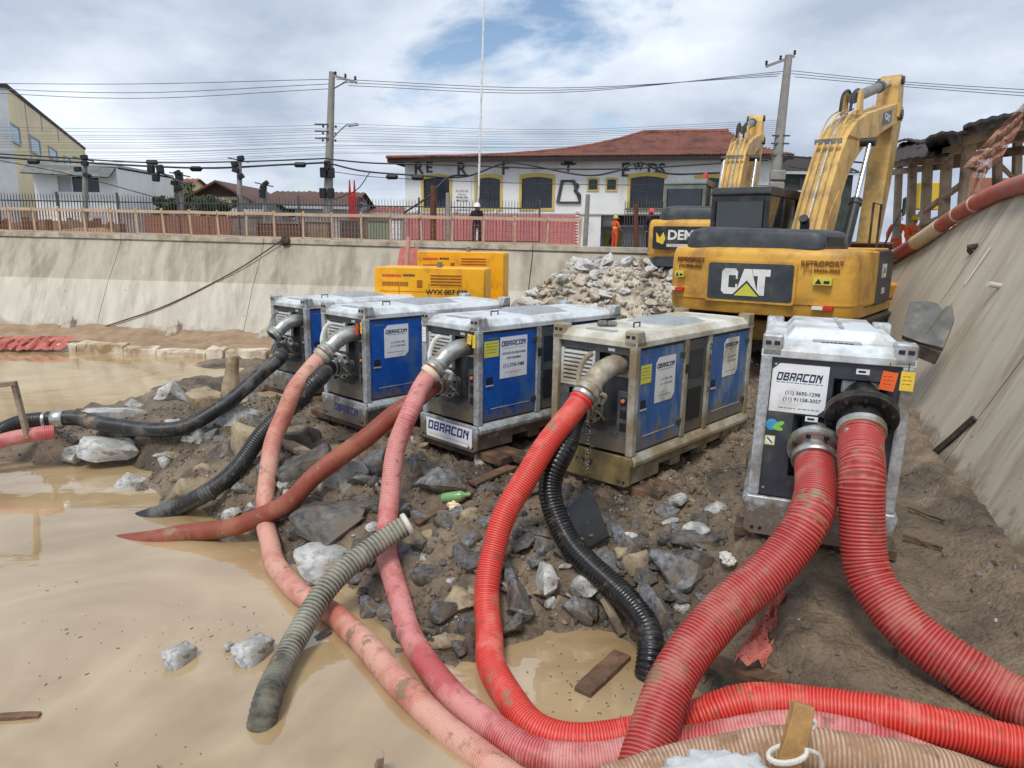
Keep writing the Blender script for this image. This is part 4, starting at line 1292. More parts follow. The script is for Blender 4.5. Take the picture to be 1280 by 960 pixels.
hs3, i = hose('suction_hose', lead(s3, .12) + path([(511, 506, 7.42), (479, 529, 7.35), (439, 560, 7.28), (400, 592, 7.2), (364, 624, 7.15), (308, 652, 7.2), (280, 660, 7.2), (239, 666, 0, .06), (186, 675, 0, -.02), (120, 684, 0, -.16), (40, 692, 0, -.3)]), .100, 'hose_brown', .020, .012, 'brown-red suction hose running down the stones and under the muddy water', 24)
band(hs3, i['start'] + i['dir'] * .06, i['dir'], .104, .07, 'steel')
hs2, i = hose('suction_hose', lead(s2, .12) + path([(400, 471, 8.55), (386, 483, 8.48), (373, 501, 8.4), (350, 522, 8.3), (325, 547, 8.2), (305, 571, 8.08), (279, 598, 7.92), (252, 617, 7.8), (226, 633, 0, .10), (191, 645, 0, -.02), (140, 656, 0, -.22)]), .102, 'hose_black', .030, .04, 'black ribbed suction hose of the second pump sliding into the brown water', 24)
band(hs2, i['start'] + i['dir'] * .05, i['dir'], .106, .08, 'steel')
band(hs2, i['start'] + i['dir'] * .2, i['dir'], .105, .03, 'steel')
hs1, i = hose('suction_hose', lead(s1, .10) + path([(350, 448, 10.75), (329, 466, 10.6), (300, 490, 10.3), (271, 513, 10.0), (233, 532, 9.8), (198, 539, 9.7), (157, 534, 9.75), (122, 528, 9.85), (93, 522, 9.95), (38, 526, 9.85), (0, 540, 9.55), (-60, 565, 9.2)]), .108, 'hose_black', .028, .022, 'long black hose lying along the stony spit away from the end pump', 24)
band(hs1, i['start'] + i['dir'] * .06, i['dir'], .112, .08, 'steel')
pj = aty(73, 524, 9.92)
dj = (aty(93, 522, 9.95) - aty(38, 526, 9.85))
band(hs1, pj, dj, .114, .16, 'steel', 'joint_collar', .012)
band(hs1, pj - dj.normalized() * .17, dj, .112, .05, 'steel', 'joint_collar', .006)
# the empty discharge elbow of the end pump: an open mouth
q = Vector((0, 0, 1)).rotation_difference(d1[1]).to_matrix()
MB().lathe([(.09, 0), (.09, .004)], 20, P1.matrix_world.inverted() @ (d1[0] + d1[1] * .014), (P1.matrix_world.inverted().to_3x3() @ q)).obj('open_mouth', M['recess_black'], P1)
h4b, i = hose('suction_hose', lead(s4, .10) + path([(702, 560, 6.35), (690, 600, 6.25), (694, 640, 6.15), (712, 678, 6.02), (740, 708, 5.9), (770, 735, 5.75), (795, 762, 5.6), (812, 795, 5.4), (815, 828, 0, .10), (812, 862, 0, -.12), (806, 905, 0, -.4)]), .106, 'hose_blackwet', .034, .05, 'glossy black ribbed suction hose curling from the dusty pump into the small puddle', 24)
band(h4b, i['start'] + i['dir'] * .05, i['dir'], .11, .07, 'steel_dusty')
hG, i = hose('loose_hose', path([(512, 654, 6.2), (482, 672, 6.1), (449, 697, 5.92), (420, 722, 5.72), (392, 755, 5.45), (370, 795, 5.12), (353, 832, 4.8), (339, 861, 4.58), (331, 886, 4.38), (325, 915, 0, -.06), (320, 940, 0, -.22)]), .097, 'hose_grey', .040, .035, 'loose grey ribbed hose lying across the pink hoses with one end in the water', 24, wet=.75)
band(hG, i['start'] + i['dir'] * .025, i['dir'], .097, .05, 'hose_grey' if 0 else 'pvc_white', 'end_ring', .004)
hL, i = hose('loose_hose', path([(-60, 572, 9.0), (0, 552, 9.25), (30, 546, 9.35), (55, 541, 9.42), (68, 540, 9.48)]), .098, 'hose_pink', .02, .012, 'end of a pink hose lying on the spit beside the black hose joint', 20)
hD, i = hose('loose_hose', path([(760, 985, 3.1), (850, 957, 3.18), (915, 948, 3.16), (990, 938, 3.12), (1065, 941, 3.06), (1140, 956, 3.0), (1215, 979, 2.95), (1320, 1020, 2.85)]), .105, 'hose_beige', .022, .018, 'mud-caked beige hose behind the wooden stake', 22)
# water dripping from the coupling of the dusty pump
mb = MB()
for k in range(75):
    t_ = rnd.random()
    p = d4[0] + Vector((rnd.gauss(.03, .022) , rnd.gauss(-.02, .02), -.08 - .8 * t_ ** 1.1))
    r_ = rnd.uniform(.002, .005)
    mb.lathe([(.0005, -r_ * 2), (r_, -r_ * .3), (r_ * .9, r_ * .4), (.0005, r_)], 5, p)
mw = bpy.data.materials.new('water_drop')
mw.use_nodes = True
mw.node_tree.nodes['Principled BSDF'].inputs['Base Color'].default_value = S(214, 210, 200)
mw.node_tree.nodes['Principled BSDF'].inputs['Roughness'].default_value = .08
o = mb.obj('water_drops', mw, smooth=True)
tag(o, 'spray of water drops falling from the leaking coupling', 'water drops', kind='stuff')

HN = [(hA, 'thick grey-port hose'), (hB, 'thick black-flange hose'), (h4, 'bright red hose'), (h3, 'dusty pink hose'), (h2, 'salmon hose'), (hs3, 'brown-red hose'), (hs2, 'sinking black hose'), (hs1, 'long black hose'), (h4b, 'glossy black hose'), (hG, 'loose grey hose')]
def beside(x, y):
    '''names of the hoses a stone lies beside'''
    d = sorted((float(np.min(np.hypot(HPATH[o.name][:, 0] - x, HPATH[o.name][:, 1] - y))), n) for o, n in HN)
    if d[1][0] < .75: return 'between the %s and the %s' % tuple(sorted((d[0][1], d[1][1])))
    if d[0][0] < .8: return 'beside the ' + d[0][1]
    return 'away from the hoses, nearest the ' + d[0][1]
# ------------------------------------------------------------------ excavators
def rounded_poly(pts, r, seg=5):
    """round the corners of a closed 2-D outline; r per corner"""
    o = []
    n = len(pts)
    for i in range(n):
        p, a, b = Vector(pts[i]), Vector(pts[i - 1]), Vector(pts[(i + 1) % n])
        rr = r[i] if hasattr(r, '__len__') else r
        if rr <= 0:
            o.append(tuple(p))
            continue
        da, db = (a - p).normalized(), (b - p).normalized()
        p0, p1 = p + da * rr, p + db * rr
        for k in range(seg + 1):
            t = k / seg
            o.append(tuple((1 - t) ** 2 * p0 + 2 * t * (1 - t) * p + t * t * p1))
    return o
def excavator(loc, heading, scale, label, V):
    E = empty('excavator', loc, -heading, label, 'excavator', 'tracked excavators')
    E.scale = (scale,) * 3
    Y, D, K, BY = M['cat_yellow'], M['exc_dark'], M['exc_black'], M['boom_yellow']
    hw, tail = 1.55, -2.9
    # undercarriage
    for s in (-1, 1):
        xa, xb = sorted((s * 1.0, s * 1.6))
        pr = rounded_poly([(-2.1, 0), (2.1, 0), (2.35, .5), (2.1, .95), (-2.1, .95), (-2.35, .5)], .35, 4)
        tr = MB().prism(pr, 'x', xa, xb).obj('track', M['rubber_track'], E)
        n = 34
        per = pr + [pr[0]]
        a, ss = resample([Vector((p[0], p[1], 0)) for p in per], .26)
        for k in range(len(a) - 1):
            p0, p1 = a[k], a[k + 1]
            c = (p0 + p1) / 2
            tdir = Vector((0, p1[0] - p0[0], p1[1] - p0[1])).normalized()
            nd = Vector((0, tdir.z, -tdir.y))
            cc = Vector(((xa + xb) / 2, c[0], c[1])) + nd * .03
            MB().obox(cc, (.66, .2, .05), Matrix((Vector((1, 0, 0)), tdir, nd)).transposed()).obj('track_shoe', M['rubber_track'], tr)
    MB().box(-1.0, 1.0, -1.2, 1.2, .42, .8).obj('chassis', BY, E, bev=.05)
    MB().lathe([(.7, .75), (.75, .8), (.75, 1.0), (.7, 1.02)], 28).obj('slew_ring', K, E, smooth=True)
    # platform
    MB().prism([(-hw + .1, tail + 1.0), (hw - .05, tail + 1.0), (hw - .05, 1.55), (.55, 1.7), (-hw + .1, 1.7)], 'z', 1.02, 1.2).obj('platform', M[V.get('platform', 'boom_yellow')], E, bev=.03)
    # counterweight: plan outline bulging backwards, vertical profile rounded
    plan = rounded_poly([(-hw, tail + 1.05), (-hw, tail + .22), (-.7, tail), (.7, tail), (hw, tail + .22), (hw, tail + 1.05)], [.02, .28, .6, .6, .28, .02], 7)
    prof = [(1.06, .88, .0), (1.08, .95, .0), (1.2, .985, .0), (1.38, 1, .0), (1.40, 1, 0), (1.9, 1, .0), (2.03, .985, .0), (2.12, .95, .0), (2.15, .89, .0)]
    rings = []
    yc = tail + 1.05
    for z, k, _ in prof:
        rings.append([(x * (1 - (1 - k) * .45), yc + (y - yc) * k, z) for x, y in plan])
    cw = MB().loft(rings).obj('counterweight', Y, E, smooth=True, angle=50)
    # raised lip lines and lower step
    for z, pr_ in ((1.30, .012),):
        rings = [[(x * 1.004, yc + (y - yc) * 1.006, zz) for x, y in plan] for zz in (z - .018, z + .018)]
        MB().loft(rings).obj('moulding', Y, cw, smooth=True, angle=50)
    py = tail - .004
    if V['kind'] == 'cat':
        fr = MB()
        fr.prism(rounded_poly([(-.74, 1.26), (.74, 1.26), (.74, 1.94), (-.74, 1.94)], .06, 4), 'y', py - .014, py + .05)
        fp = fr.obj('badge_frame', Y, cw)
        MB().prism(rounded_poly([(-.70, 1.30), (.70, 1.30), (.70, 1.90), (-.70, 1.90)], .05, 4), 'y', py - .02, py - .012).obj('badge_panel', D, cw)
        L_ = MB()
        xo, zo, hh_ = -.46, 1.39, .42
        for poly in ([(0, .05), (.05, 0), (.24, 0), (.24, .11), (.12, .11), (.12, .31), (.24, .31), (.24, .42), (.05, .42), (0, .37)], [(.24, .31), (.24, .25), (.27, .25), (.27, .37), (.24, .40)], [(.24, .11), (.24, .17), (.27, .17), (.27, .05), (.24, .02)],
                     [(.24, .0), (.37, .42), (.49, .42), (.43, .22), (.34, .0)], [(.43, .22), (.49, .42), (.62, .0), (.52, .0)],
                     [(.53, .31), (.80, .31), (.80, .42), (.50, .42)], [(.60, 0), (.72, 0), (.72, .31), (.60, .31)]):
            L_.prism([(xo + a_, zo + b_) for a_, b_ in poly], 'y', py - .0245 - .0003 * len(L_.f) % .001, py - .021)
        L_.obj('lettering', M['ink_white'], cw)
        MB().prism([(-.235, 1.372), (.165, 1.372), (-.035, 1.58)], 'y', py - .0285, py - .0255).obj('badge_triangle', M['sticker_yellow'], cw)
        MB().prism([(-.275, 1.372), (-.236, 1.372), (-.035, 1.582), (-.035, 1.625)], 'y', py - .0275, py - .0265).obj('badge_edge', D, cw)
        MB().prism([(.205, 1.372), (.166, 1.372), (-.035, 1.582), (-.035, 1.625)], 'y', py - .0275, py - .0265).obj('badge_edge', D, cw)
        for x0, w_ in ((1.08, 1), (-1.08, .9)):
            def plan_y(x):
                q = [(a_[0], a_[1]) for a_ in plan]
                for (xa_, ya_), (xb_, yb_) in zip(q[:-1], q[1:]):
                    if xa_ <= x <= xb_ and xb_ > xa_: return ya_ + (yb_ - ya_) * (x - xa_) / (xb_ - xa_)
                return tail + .1
            rz = math.atan2(plan_y(x0 + .3) - plan_y(x0 - .3), .6)
            yy = plan_y(x0) - .016
            text('RETROFORT', .105, 'ink_brown', cw, (x0, yy, 1.93), (RAD(90), 0, rz), sx=1.05 * w_, bold=.003, extrude=.008)
            text('(11) 99626-0203', .075, 'ink_brown', cw, (x0, yy, 1.82), (RAD(90), 0, rz), sx=1.05 * w_, bold=.001, extrude=.008)
        for x, z, w_, h_ in ((1.12, 1.66, .27, .11), (-1.25, 1.68, .16, .1)):
            st = MB().box(x - w_ / 2, x + w_ / 2, tail + .02, tail + .2, z - h_ / 2, z + h_ / 2).obj('warning_sticker', M['sticker_yellow'], cw)
            mk = MB()
            mk.prism([(x - w_ * .4, z - h_ * .35), (x - w_ * .02, z - h_ * .35), (x - w_ * .21, z + h_ * .38)], 'y', tail + .016, tail + .02)
            mk.box(x + w_ * .08, x + w_ * .4, tail + .016, tail + .02, z - h_ * .3, z + h_ * .1)
            mk.obj('warning_mark', M['ink_black'], st)
        for x, z in ((1.18, 1.245), (-1.30, 1.42)):
            a = MB().box(x - .18, x - .02, tail + .03, tail + .25, z - .025, z + .025).obj('reflector', M['ink_white'], cw)
            MB().box(x - .02, x + .12, tail + .03, tail + .25, z - .025, z + .025).obj('reflector', M['tag_red'], cw)
    else:
        MB().prism(rounded_poly([(-1.34, 1.42), (.9, 1.42), (.9, 1.98), (-1.34, 1.98)], .05, 4), 'y', py - .01, py + .22).obj('badge_panel', K, cw)
        text('DEMOLIX'[:4] + 'LI', .34, 'ink_white', cw, (.10, py - .0125, 1.75), ROT_FRONT, sx=1.0, bold=.01, extrude=.002) if 0 else text('DEMO', .32, 'ink_white', cw, (-.52, py - .0125, 1.76), ROT_FRONT, sx=1.0, bold=.010, extrude=.002)
        small_print(cw, -.56, 1.52, .85, 'y', py - .01, 'ink_white', .07)
        MB().prism([(-1.26, 1.84), (-1.16, 1.7), (-1.08, 1.84), (-1.02, 1.68), (-1.08, 1.54), (-1.24, 1.6)], 'y', py - .014, py - .0105).obj('badge_mark', M['tag_yellow'], cw)
        MB().loft([[(x * .99, yc + (y - yc) * .99, zz) for x, y in plan] for zz in (1.0, 1.28)]).obj('counterweight_skirt', D, E, smooth=True, angle=50)
    # engine hood
    hp = rounded_poly([(-1.28, tail + .16), (1.08, tail + .12), (1.08, tail + 1.7), (-1.28, tail + 1.7)], [.3, .22, .1, .1], 6)
    rings = []
    cy_ = tail + .95
    for z, k in ((2.14, 1.0), (2.22, 1.0), (2.36, .975), (2.42, .93), (2.45, .85)):
        rings.append([(x * k, cy_ + (y - cy_) * k, z + (.06 * math.exp(-((x + .5) / .7) ** 2) if z > 2.3 else 0)) for x, y in hp])
    hood = MB().loft(rings).obj('engine_hood', D, E, smooth=True, angle=40)
    for k in range(5):
        MB().box(.92, 1.072, tail + .2, tail + .22, 2.2 + k * .03, 2.212 + k * .03).obj('louvre', K, hood) if k < 1 else None
    MB().prism([(tail + .3, 2.2), (tail + 1.3, 2.2), (tail + 1.3, 2.34), (tail + .3, 2.34)], 'x', 1.05, 1.084).obj('hood_grille', K, hood)
    for k in range(5):
        MB().box(-.4, .15, tail + .5 + k * .09, tail + .55 + k * .09, 2.44, 2.485).obj('mesh_rib', K, hood)
    MB().tube([(.55, tail + .85, 2.4), (.55, tail + .85, 2.54), (.55, tail + .82, 2.60), (.55, tail + .72, 2.64)], .075, 14).obj('exhaust', K, hood, smooth=True)
    # flank: panels on both sides
    for s in (-1, 1):
        xa, xb = sorted((s * (hw - .12), s * (hw - .02)))
        MB().prism([(tail + 1.06, 1.21), (-.95, 1.21), (-.95, 2.12), (tail + 1.06, 2.14)], 'x', xa, xb).obj('flank_panel', Y, E, bev=.03)
        dk = MB().prism(rounded_poly([(-.93, 1.21), (.35, 1.21), (.35, 1.95), (.1, 2.14), (-.93, 2.12)], [.02, .02, .15, .15, .02], 4), 'x', xa, xb).obj('flank_door', D, E, bev=.03)
        if s > 0:
            MB().box(hw - .02, hw - .014, -.6, -.25, 1.66, 1.9).obj('number_plate', M['ink_white'], dk)
            text('1210', .13, 'ink_black', dk, (hw - .0135, -.425, 1.78), ROT_RIGHT, sx=.8, bold=.003, extrude=.001)
            text('336D', .15, 'ink_white', dk, (hw - .0185, -.35, 1.42), ROT_RIGHT, sx=.9, bold=.002, extrude=.001)
        MB().box(min(s * .95, s * 1.5), max(s * .95, s * 1.5), .36, 1.5, 1.2, 1.5).obj('toolbox', Y if s > 0 else K, E, bev=.04)
    MB().box(-hw + .14, hw - .14, tail + 1.0, -.2, 1.2, 2.13).obj('engine_bay', K, E)
    MB().box(.72, 1.44, -.9, .3, 2.1, 2.17).obj('deck', Y, E, bev=.02)
    # cab
    cb = V.get('cab', 'exc_black')
    x0, x1, y0, y1, z0, z1 = -hw + .02, -.42, -1.0, .95, 1.2, 3.2
    c = MB()
    for x in (x0, x1 - .09):
        c.box(x, x + .09, y0, y0 + .12, z0, z1 - .1)
        c.box(x, x + .09, y1 - .12, y1, z0, z1 - .1)
        c.box(x, x + .09, -.1, 0, z0, z1 - .1)
    cab = c.obj('cab', M[cb], E, bev=.02)
    MB().prism(rounded_poly([(y0 - .03, z1 - .1), (y1 + .05, z1 - .1), (y1 - .02, z1 + .06), (y0 + .05, z1 + .06)], .07, 4), 'x', x0 - .01, x1 + .01).obj('cab_roof', M[cb], cab, bev=.03, seg=2)
    lower = MB()
    lower.box(x0 + .012, x1 - .012, y0 + .01, y1 - .01, z0, 2.2)
    lower.obj('cab_lower', M[cb], cab)
    MB().box(x0 + .11, x1 - .11, y0 + .03, y0 + .045, 2.28, z1 - .2).obj('rear_window', M['cab_glass'], cab)
    for a, b in ((2.2, 2.28), (z1 - .2, z1 - .1)):
        MB().box(x0 + .09, x1 - .09, y0 + .015, y0 + .06, a, b).obj('window_rail', M[cb], cab)
    MB().box(x0 + .11, x1 - .11, y1 - .06, y1 - .045, 1.7, z1 - .1).obj('windscreen', M['cab_glass'], cab)
    for x in (x0 + .04, x1 - .05):
        for a, b in ((y0 + .12, -.1), (0, y1 - .12)):
            MB().box(x, x + .012, a, b, 2.2, z1 - .1).obj('side_window', M['cab_glass'], cab)
    st = MB()
    st.box(-1.2, -.75, -.45, .1, 2.0, 2.15)
    st.box(-1.2, -.75, -.55, -.42, 2.1, 2.75)
    st.obj('seat', K, cab, bev=.04)
    # boom
    bp_ = [(.05, 1.85), (-.15, 2.25), (.45, 3.3), (1.05, 4.12), (1.7, 4.62), (2.7, 4.95), (5.9, 5.65), (6.25, 5.55), (6.15, 5.25), (4.6, 4.85), (2.7, 4.28), (1.75, 3.75), (1.15, 2.95), (.55, 1.9)]
    bx = .27
    if V.get('boomz'): bp_ = [(y, z + V['boomz'] * max(0, z - 1.9) / 3.5) for y, z in bp_]
    boom = MB().prism(rounded_poly(bp_, [.1, .15, .25, .4, .5, .4, .12, .12, .1, .3, .5, .4, .2, .1], 3), 'x', -bx, bx).obj('boom', BY, E, bev=.025)
    # doubler plates on the sides
    for s in (-1, 1):
        xa, xb = sorted((s * bx, s * (bx + .012)))
        MB().prism(rounded_poly([(.25, 2.0), (.75, 2.1), (1.3, 3.1), (1.1, 3.3), (.6, 2.9), (.15, 2.3)], .08, 3), 'x', xa, xb).obj('doubler', BY, boom)
    if V['kind'] == 'cat':
        MB().prism(rounded_poly([(3.3, 4.75), (4.2, 4.95), (4.15, 5.15), (3.3, 4.98)], .06, 3), 'x', bx + .0, bx + .004).obj('badge_panel', D, boom) if 0 else None
        MB().prism(rounded_poly([(4.35, 4.93), (5.3, 5.13), (5.25, 5.42), (4.35, 5.22)], .06, 3), 'x', bx + .001, bx + .006).obj('badge_panel', D, boom)
        text('CAT', .2, 'ink_white', boom, (bx + .0065, 4.83, 5.175), (RAD(90), 0, RAD(90)), sx=1.5, bold=.008, extrude=.001)
    dz = V.get('boomz', 0)
    lift = lambda y, z: (y, z + dz * max(0, z - 1.9) / 3.5)
    # hydraulic lines along the back of the boom
    bk = [(-.12, 2.15), (-.2, 2.42), (.42, 3.42), (.98, 4.2), (1.62, 4.74), (2.5, 5.02)]
    for k, x in enumerate((-.19, -.07, .05, .17)):
        pts = [(x, *lift(y - .02, z + .03)) for y, z in bk]
        if k == 0: pts = [(x - .05, -.15, 2.1)] + pts[1:]
        MB().tube(catmull(pts)[::4], .017, 8).obj('hydraulic_line', BY if k != 2 else M['galv'], boom, smooth=True)
    for t0 in (1, 3):
        y, z = lift(*bk[t0])
        MB().box(-.25, .25, y - .06, y + .03, z - .02, z + .07).obj('line_clamp', M['exc_grey'], boom)
    for k, x in enumerate((-.12, .08)):
        y, z = lift(2.4, 5.0)
        MB().tube(catmull([(x, y - .3, z - .03), (x, y - .2, z + .3), (x, y + .25, z + .46), (x, y + .55, z + .3)])[::4], .03, 8).obj('hydraulic_hose', K, boom, smooth=True)
    # boom cylinders
    for s in (-1, 1):
        a = Vector((s * .46, .95, 1.7))
        b = Vector((s * .46, *lift(2.45, 4.35)))
        d_ = (b - a)
        MB().tube([a, a + d_ * .52], .105, 14).obj('boom_cylinder', K, E, smooth=True)
        MB().tube([a + d_ * .50, a + d_ * .54], .125, 14).obj('cylinder_gland', K, E, smooth=True)
        MB().tube([a + d_ * .5, b], .055, 12).obj('cylinder_rod', M['chrome'], E, smooth=True)
    y, z = lift(2.45, 4.35)
    MB().tube([(-.56, y, z), (.56, y, z)], .09, 14).obj('boom_pin', K, boom, smooth=True)
    # stick cylinder on top of the boom
    a, b = Vector((0, *lift(2.55, 5.28))), Vector((0, *lift(6.15, 6.22)))
    d_ = b - a
    MB().tube([a, a + d_ * .66], .115, 16).obj('stick_cylinder', M['exc_grey'], E, smooth=True)
    MB().tube([a + d_ * .62, a + d_ * .69], .135, 16).obj('cylinder_gland', M['exc_dark'], E, smooth=True)
    MB().tube([a + d_ * .66, b], .065, 12).obj('cylinder_rod', M['chrome'], E, smooth=True)
    for s in (-1, 1):
        MB().prism([lift(2.35, 4.9), lift(2.8, 5.0), lift(2.65, 5.42), lift(2.45, 5.42)], 'x', s * .15 - .03, s * .15 + .03).obj('cylinder_lug', BY, boom)
    # stick
    sp_ = [lift(*p) for p in [(5.95, 6.15), (6.2, 6.42), (6.5, 6.3), (6.75, 5.3), (6.35, 3.8), (5.75, 2.2), (5.4, 2.2), (5.65, 3.8), (5.85, 5.2)]]
    sk = MB().prism(rounded_poly(sp_, .1, 3), 'x', -.24, .24).obj('stick', BY, E, bev=.02)
    y, z = lift(6.15, 5.42)
    MB().tube([(-.36, y, z), (.36, y, z)], .12, 14).obj('stick_pin', K, sk, smooth=True)
    MB().tube([(-.3, *lift(6.18, 6.24)), (.3, *lift(6.18, 6.24))], .1, 14).obj('rod_pin', K, sk, smooth=True)
    for s in (-1, 1):
        MB().prism([lift(5.9, 5.35), lift(6.4, 5.3), lift(6.35, 5.62), lift(5.9, 5.66)], 'x', s * .29 - .03, s * .29 + .03).obj('nose_cheek', BY, boom)
    # bucket hanging under the stick
    bk_ = rounded_poly([(5.2, 2.25), (6.05, 2.3), (6.3, 1.6), (5.9, .85), (5.0, .75), (4.55, 1.2), (4.7, 1.3), (5.1, 1.05), (5.7, 1.1), (5.95, 1.6), (5.75, 2.0)], .08, 3)
    MB().prism(bk_, 'x', -.62, .62).obj('bucket', M['rust'], E, bev=.02)
    # mirrors on the right front
    MB().tube(catmull([(1.2, .9, 2.1), (1.35, 1.0, 2.6), (1.45, 1.05, 2.9)])[::6], .018, 8).obj('mirror_arm', K, E, smooth=True)
    MB().obox((1.48, 1.05, 2.95), (.05, .16, .34), Matrix.Rotation(.2, 3, 'X')).obj('mirror', K, E, bev=.015)
    rail = [(1.5, -.6, 1.2), (1.5, -.6, 1.2)]
    MB().tube([(1.05, .5, 2.15), (1.05, .5, 3.0), (1.05, 1.2, 3.0), (1.05, 1.2, 1.6)], .022, 8).obj('handrail', K, E, smooth=True)
    if V.get('beacon'):
        MB().lathe([(.07, 0), (.07, .1), (.05, .16), (.01, .18)], 12, (x1 - .1, -.6, z1 + .06)).obj('beacon', M['lamp_red'], cab, smooth=True)
    return E
_h = RAD(37.5)
rc = atz(1056, 402, 2.13)
cen = rc - Vector((math.cos(_h), -math.sin(_h), 0)) * 1.5 + Vector((math.sin(_h), math.cos(_h), 0)) * 2.85
EX1 = excavator((cen.x, cen.y, 1.06), _h, 1.0, 'large yellow excavator with a grey badge panel on its counterweight beside the slope', dict(kind='cat'))
_h2 = RAD(23.5)
lc = aty(806, 322, 15.6)
cen2 = Vector((lc.x, lc.y, 0)) + Vector((math.cos(_h2), -math.sin(_h2), 0)) * 1.55 * .86 + Vector((math.sin(_h2), math.cos(_h2), 0)) * 2.75 * .86
EX2 = excavator((cen2.x, cen2.y, 1.9), _h2, .86, 'smaller yellow excavator with a dark lettered counterweight and grey cab behind the rubble heap', dict(kind='demo', cab='exc_grey', beacon=True, boomz=-.35))
# ------------------------------------------------------------------ rocks
def rock_mesh(seed, flat=1.0, rough=.07, mt='rock_grey', sub=2, npt=15):
    rg = random.Random(seed)
    bm = bmesh.new()
    for _ in range(npt):
        v = Vector((rg.gauss(0, 1), rg.gauss(0, 1), rg.gauss(0, 1))).normalized()
        v *= rg.uniform(.82, 1.0)
        bm.verts.new((v.x * .5, v.y * .5, v.z * .5 * flat))
    bmesh.ops.convex_hull(bm, input=bm.verts)
    loose = [v for v in bm.verts if not v.link_faces]
    if loose: bmesh.ops.delete(bm, geom=loose, context='VERTS')
    bmesh.ops.bevel(bm, geom=list(bm.edges), offset=.03, segments=1, affect='EDGES', clamp_overlap=True)
    if sub:
        bmesh.ops.triangulate(bm, faces=bm.faces)
        bmesh.ops.subdivide_edges(bm, edges=list(bm.edges), cuts=sub - 1 if sub > 1 else 1, use_grid_fill=True)
        bm.normal_update()
        co = np.array([v.co[:] for v in bm.verts])
        d = fbm(co[:, 0] * 4 + seed, co[:, 1] * 4 + co[:, 2] * 5, 4, seed + 300)
        for v, k in zip(bm.verts, d):
            v.co += v.normal * float(k) * rough
    me = bpy.data.meshes.new('rock')
    bm.to_mesh(me)
    bm.free()
    me.materials.append(M[mt])
    me.polygons.foreach_set('use_smooth', [True] * len(me.polygons))
    try: me.set_sharp_from_angle(angle=RAD(30))
    except Exception: pass
    return me
RM = {}
for mt in ('rock_grey', 'rock_dark', 'rock_white', 'rock_tan', 'rubble_grey', 'rubble_tan'):
    RM[mt] = [rock_mesh(100 * len(RM) + k, rnd.uniform(.6, 1.0), .08, mt, 2, rnd.choice((10, 13, 16))) for k in range(7)]
def put_rock(name, mt, loc, size, rz=None, tilt=.25, label=None, cat=None, group=None, k=None):
    o = bpy.data.objects.new(name, RM[mt][rnd.randrange(7) if k is None else k])
    COL.objects.link(o)
    o.location = loc
    o.scale = size
    o.rotation_euler = (rnd.uniform(-tilt, tilt), rnd.uniform(-tilt, tilt), rnd.uniform(0, 6.28) if rz is None else rz)
    return tag(o, label, cat, group)
BL = {'rock_grey': 'angular grey rock lying on the muddy bank in front of the pumps', 'rock_dark': 'dark wet rock lying on the muddy bank in front of the pumps',
      'rock_white': 'pale streaked rock lying on the muddy bank', 'rock_tan': 'tan weathered rock lying on the muddy bank'}
NM = {'rock_grey': 'angular grey rock', 'rock_dark': 'dark wet rock', 'rock_white': 'pale streaked rock', 'rock_tan': 'tan rock'}
def on_ground(px, py, z0=.3):
    z = z0
    for _ in range(12):
        p = atz(px, py, z)
        z = .5 * z + .5 * max(-.05, gz(p.x, p.y))
    return atz(px, py, z)
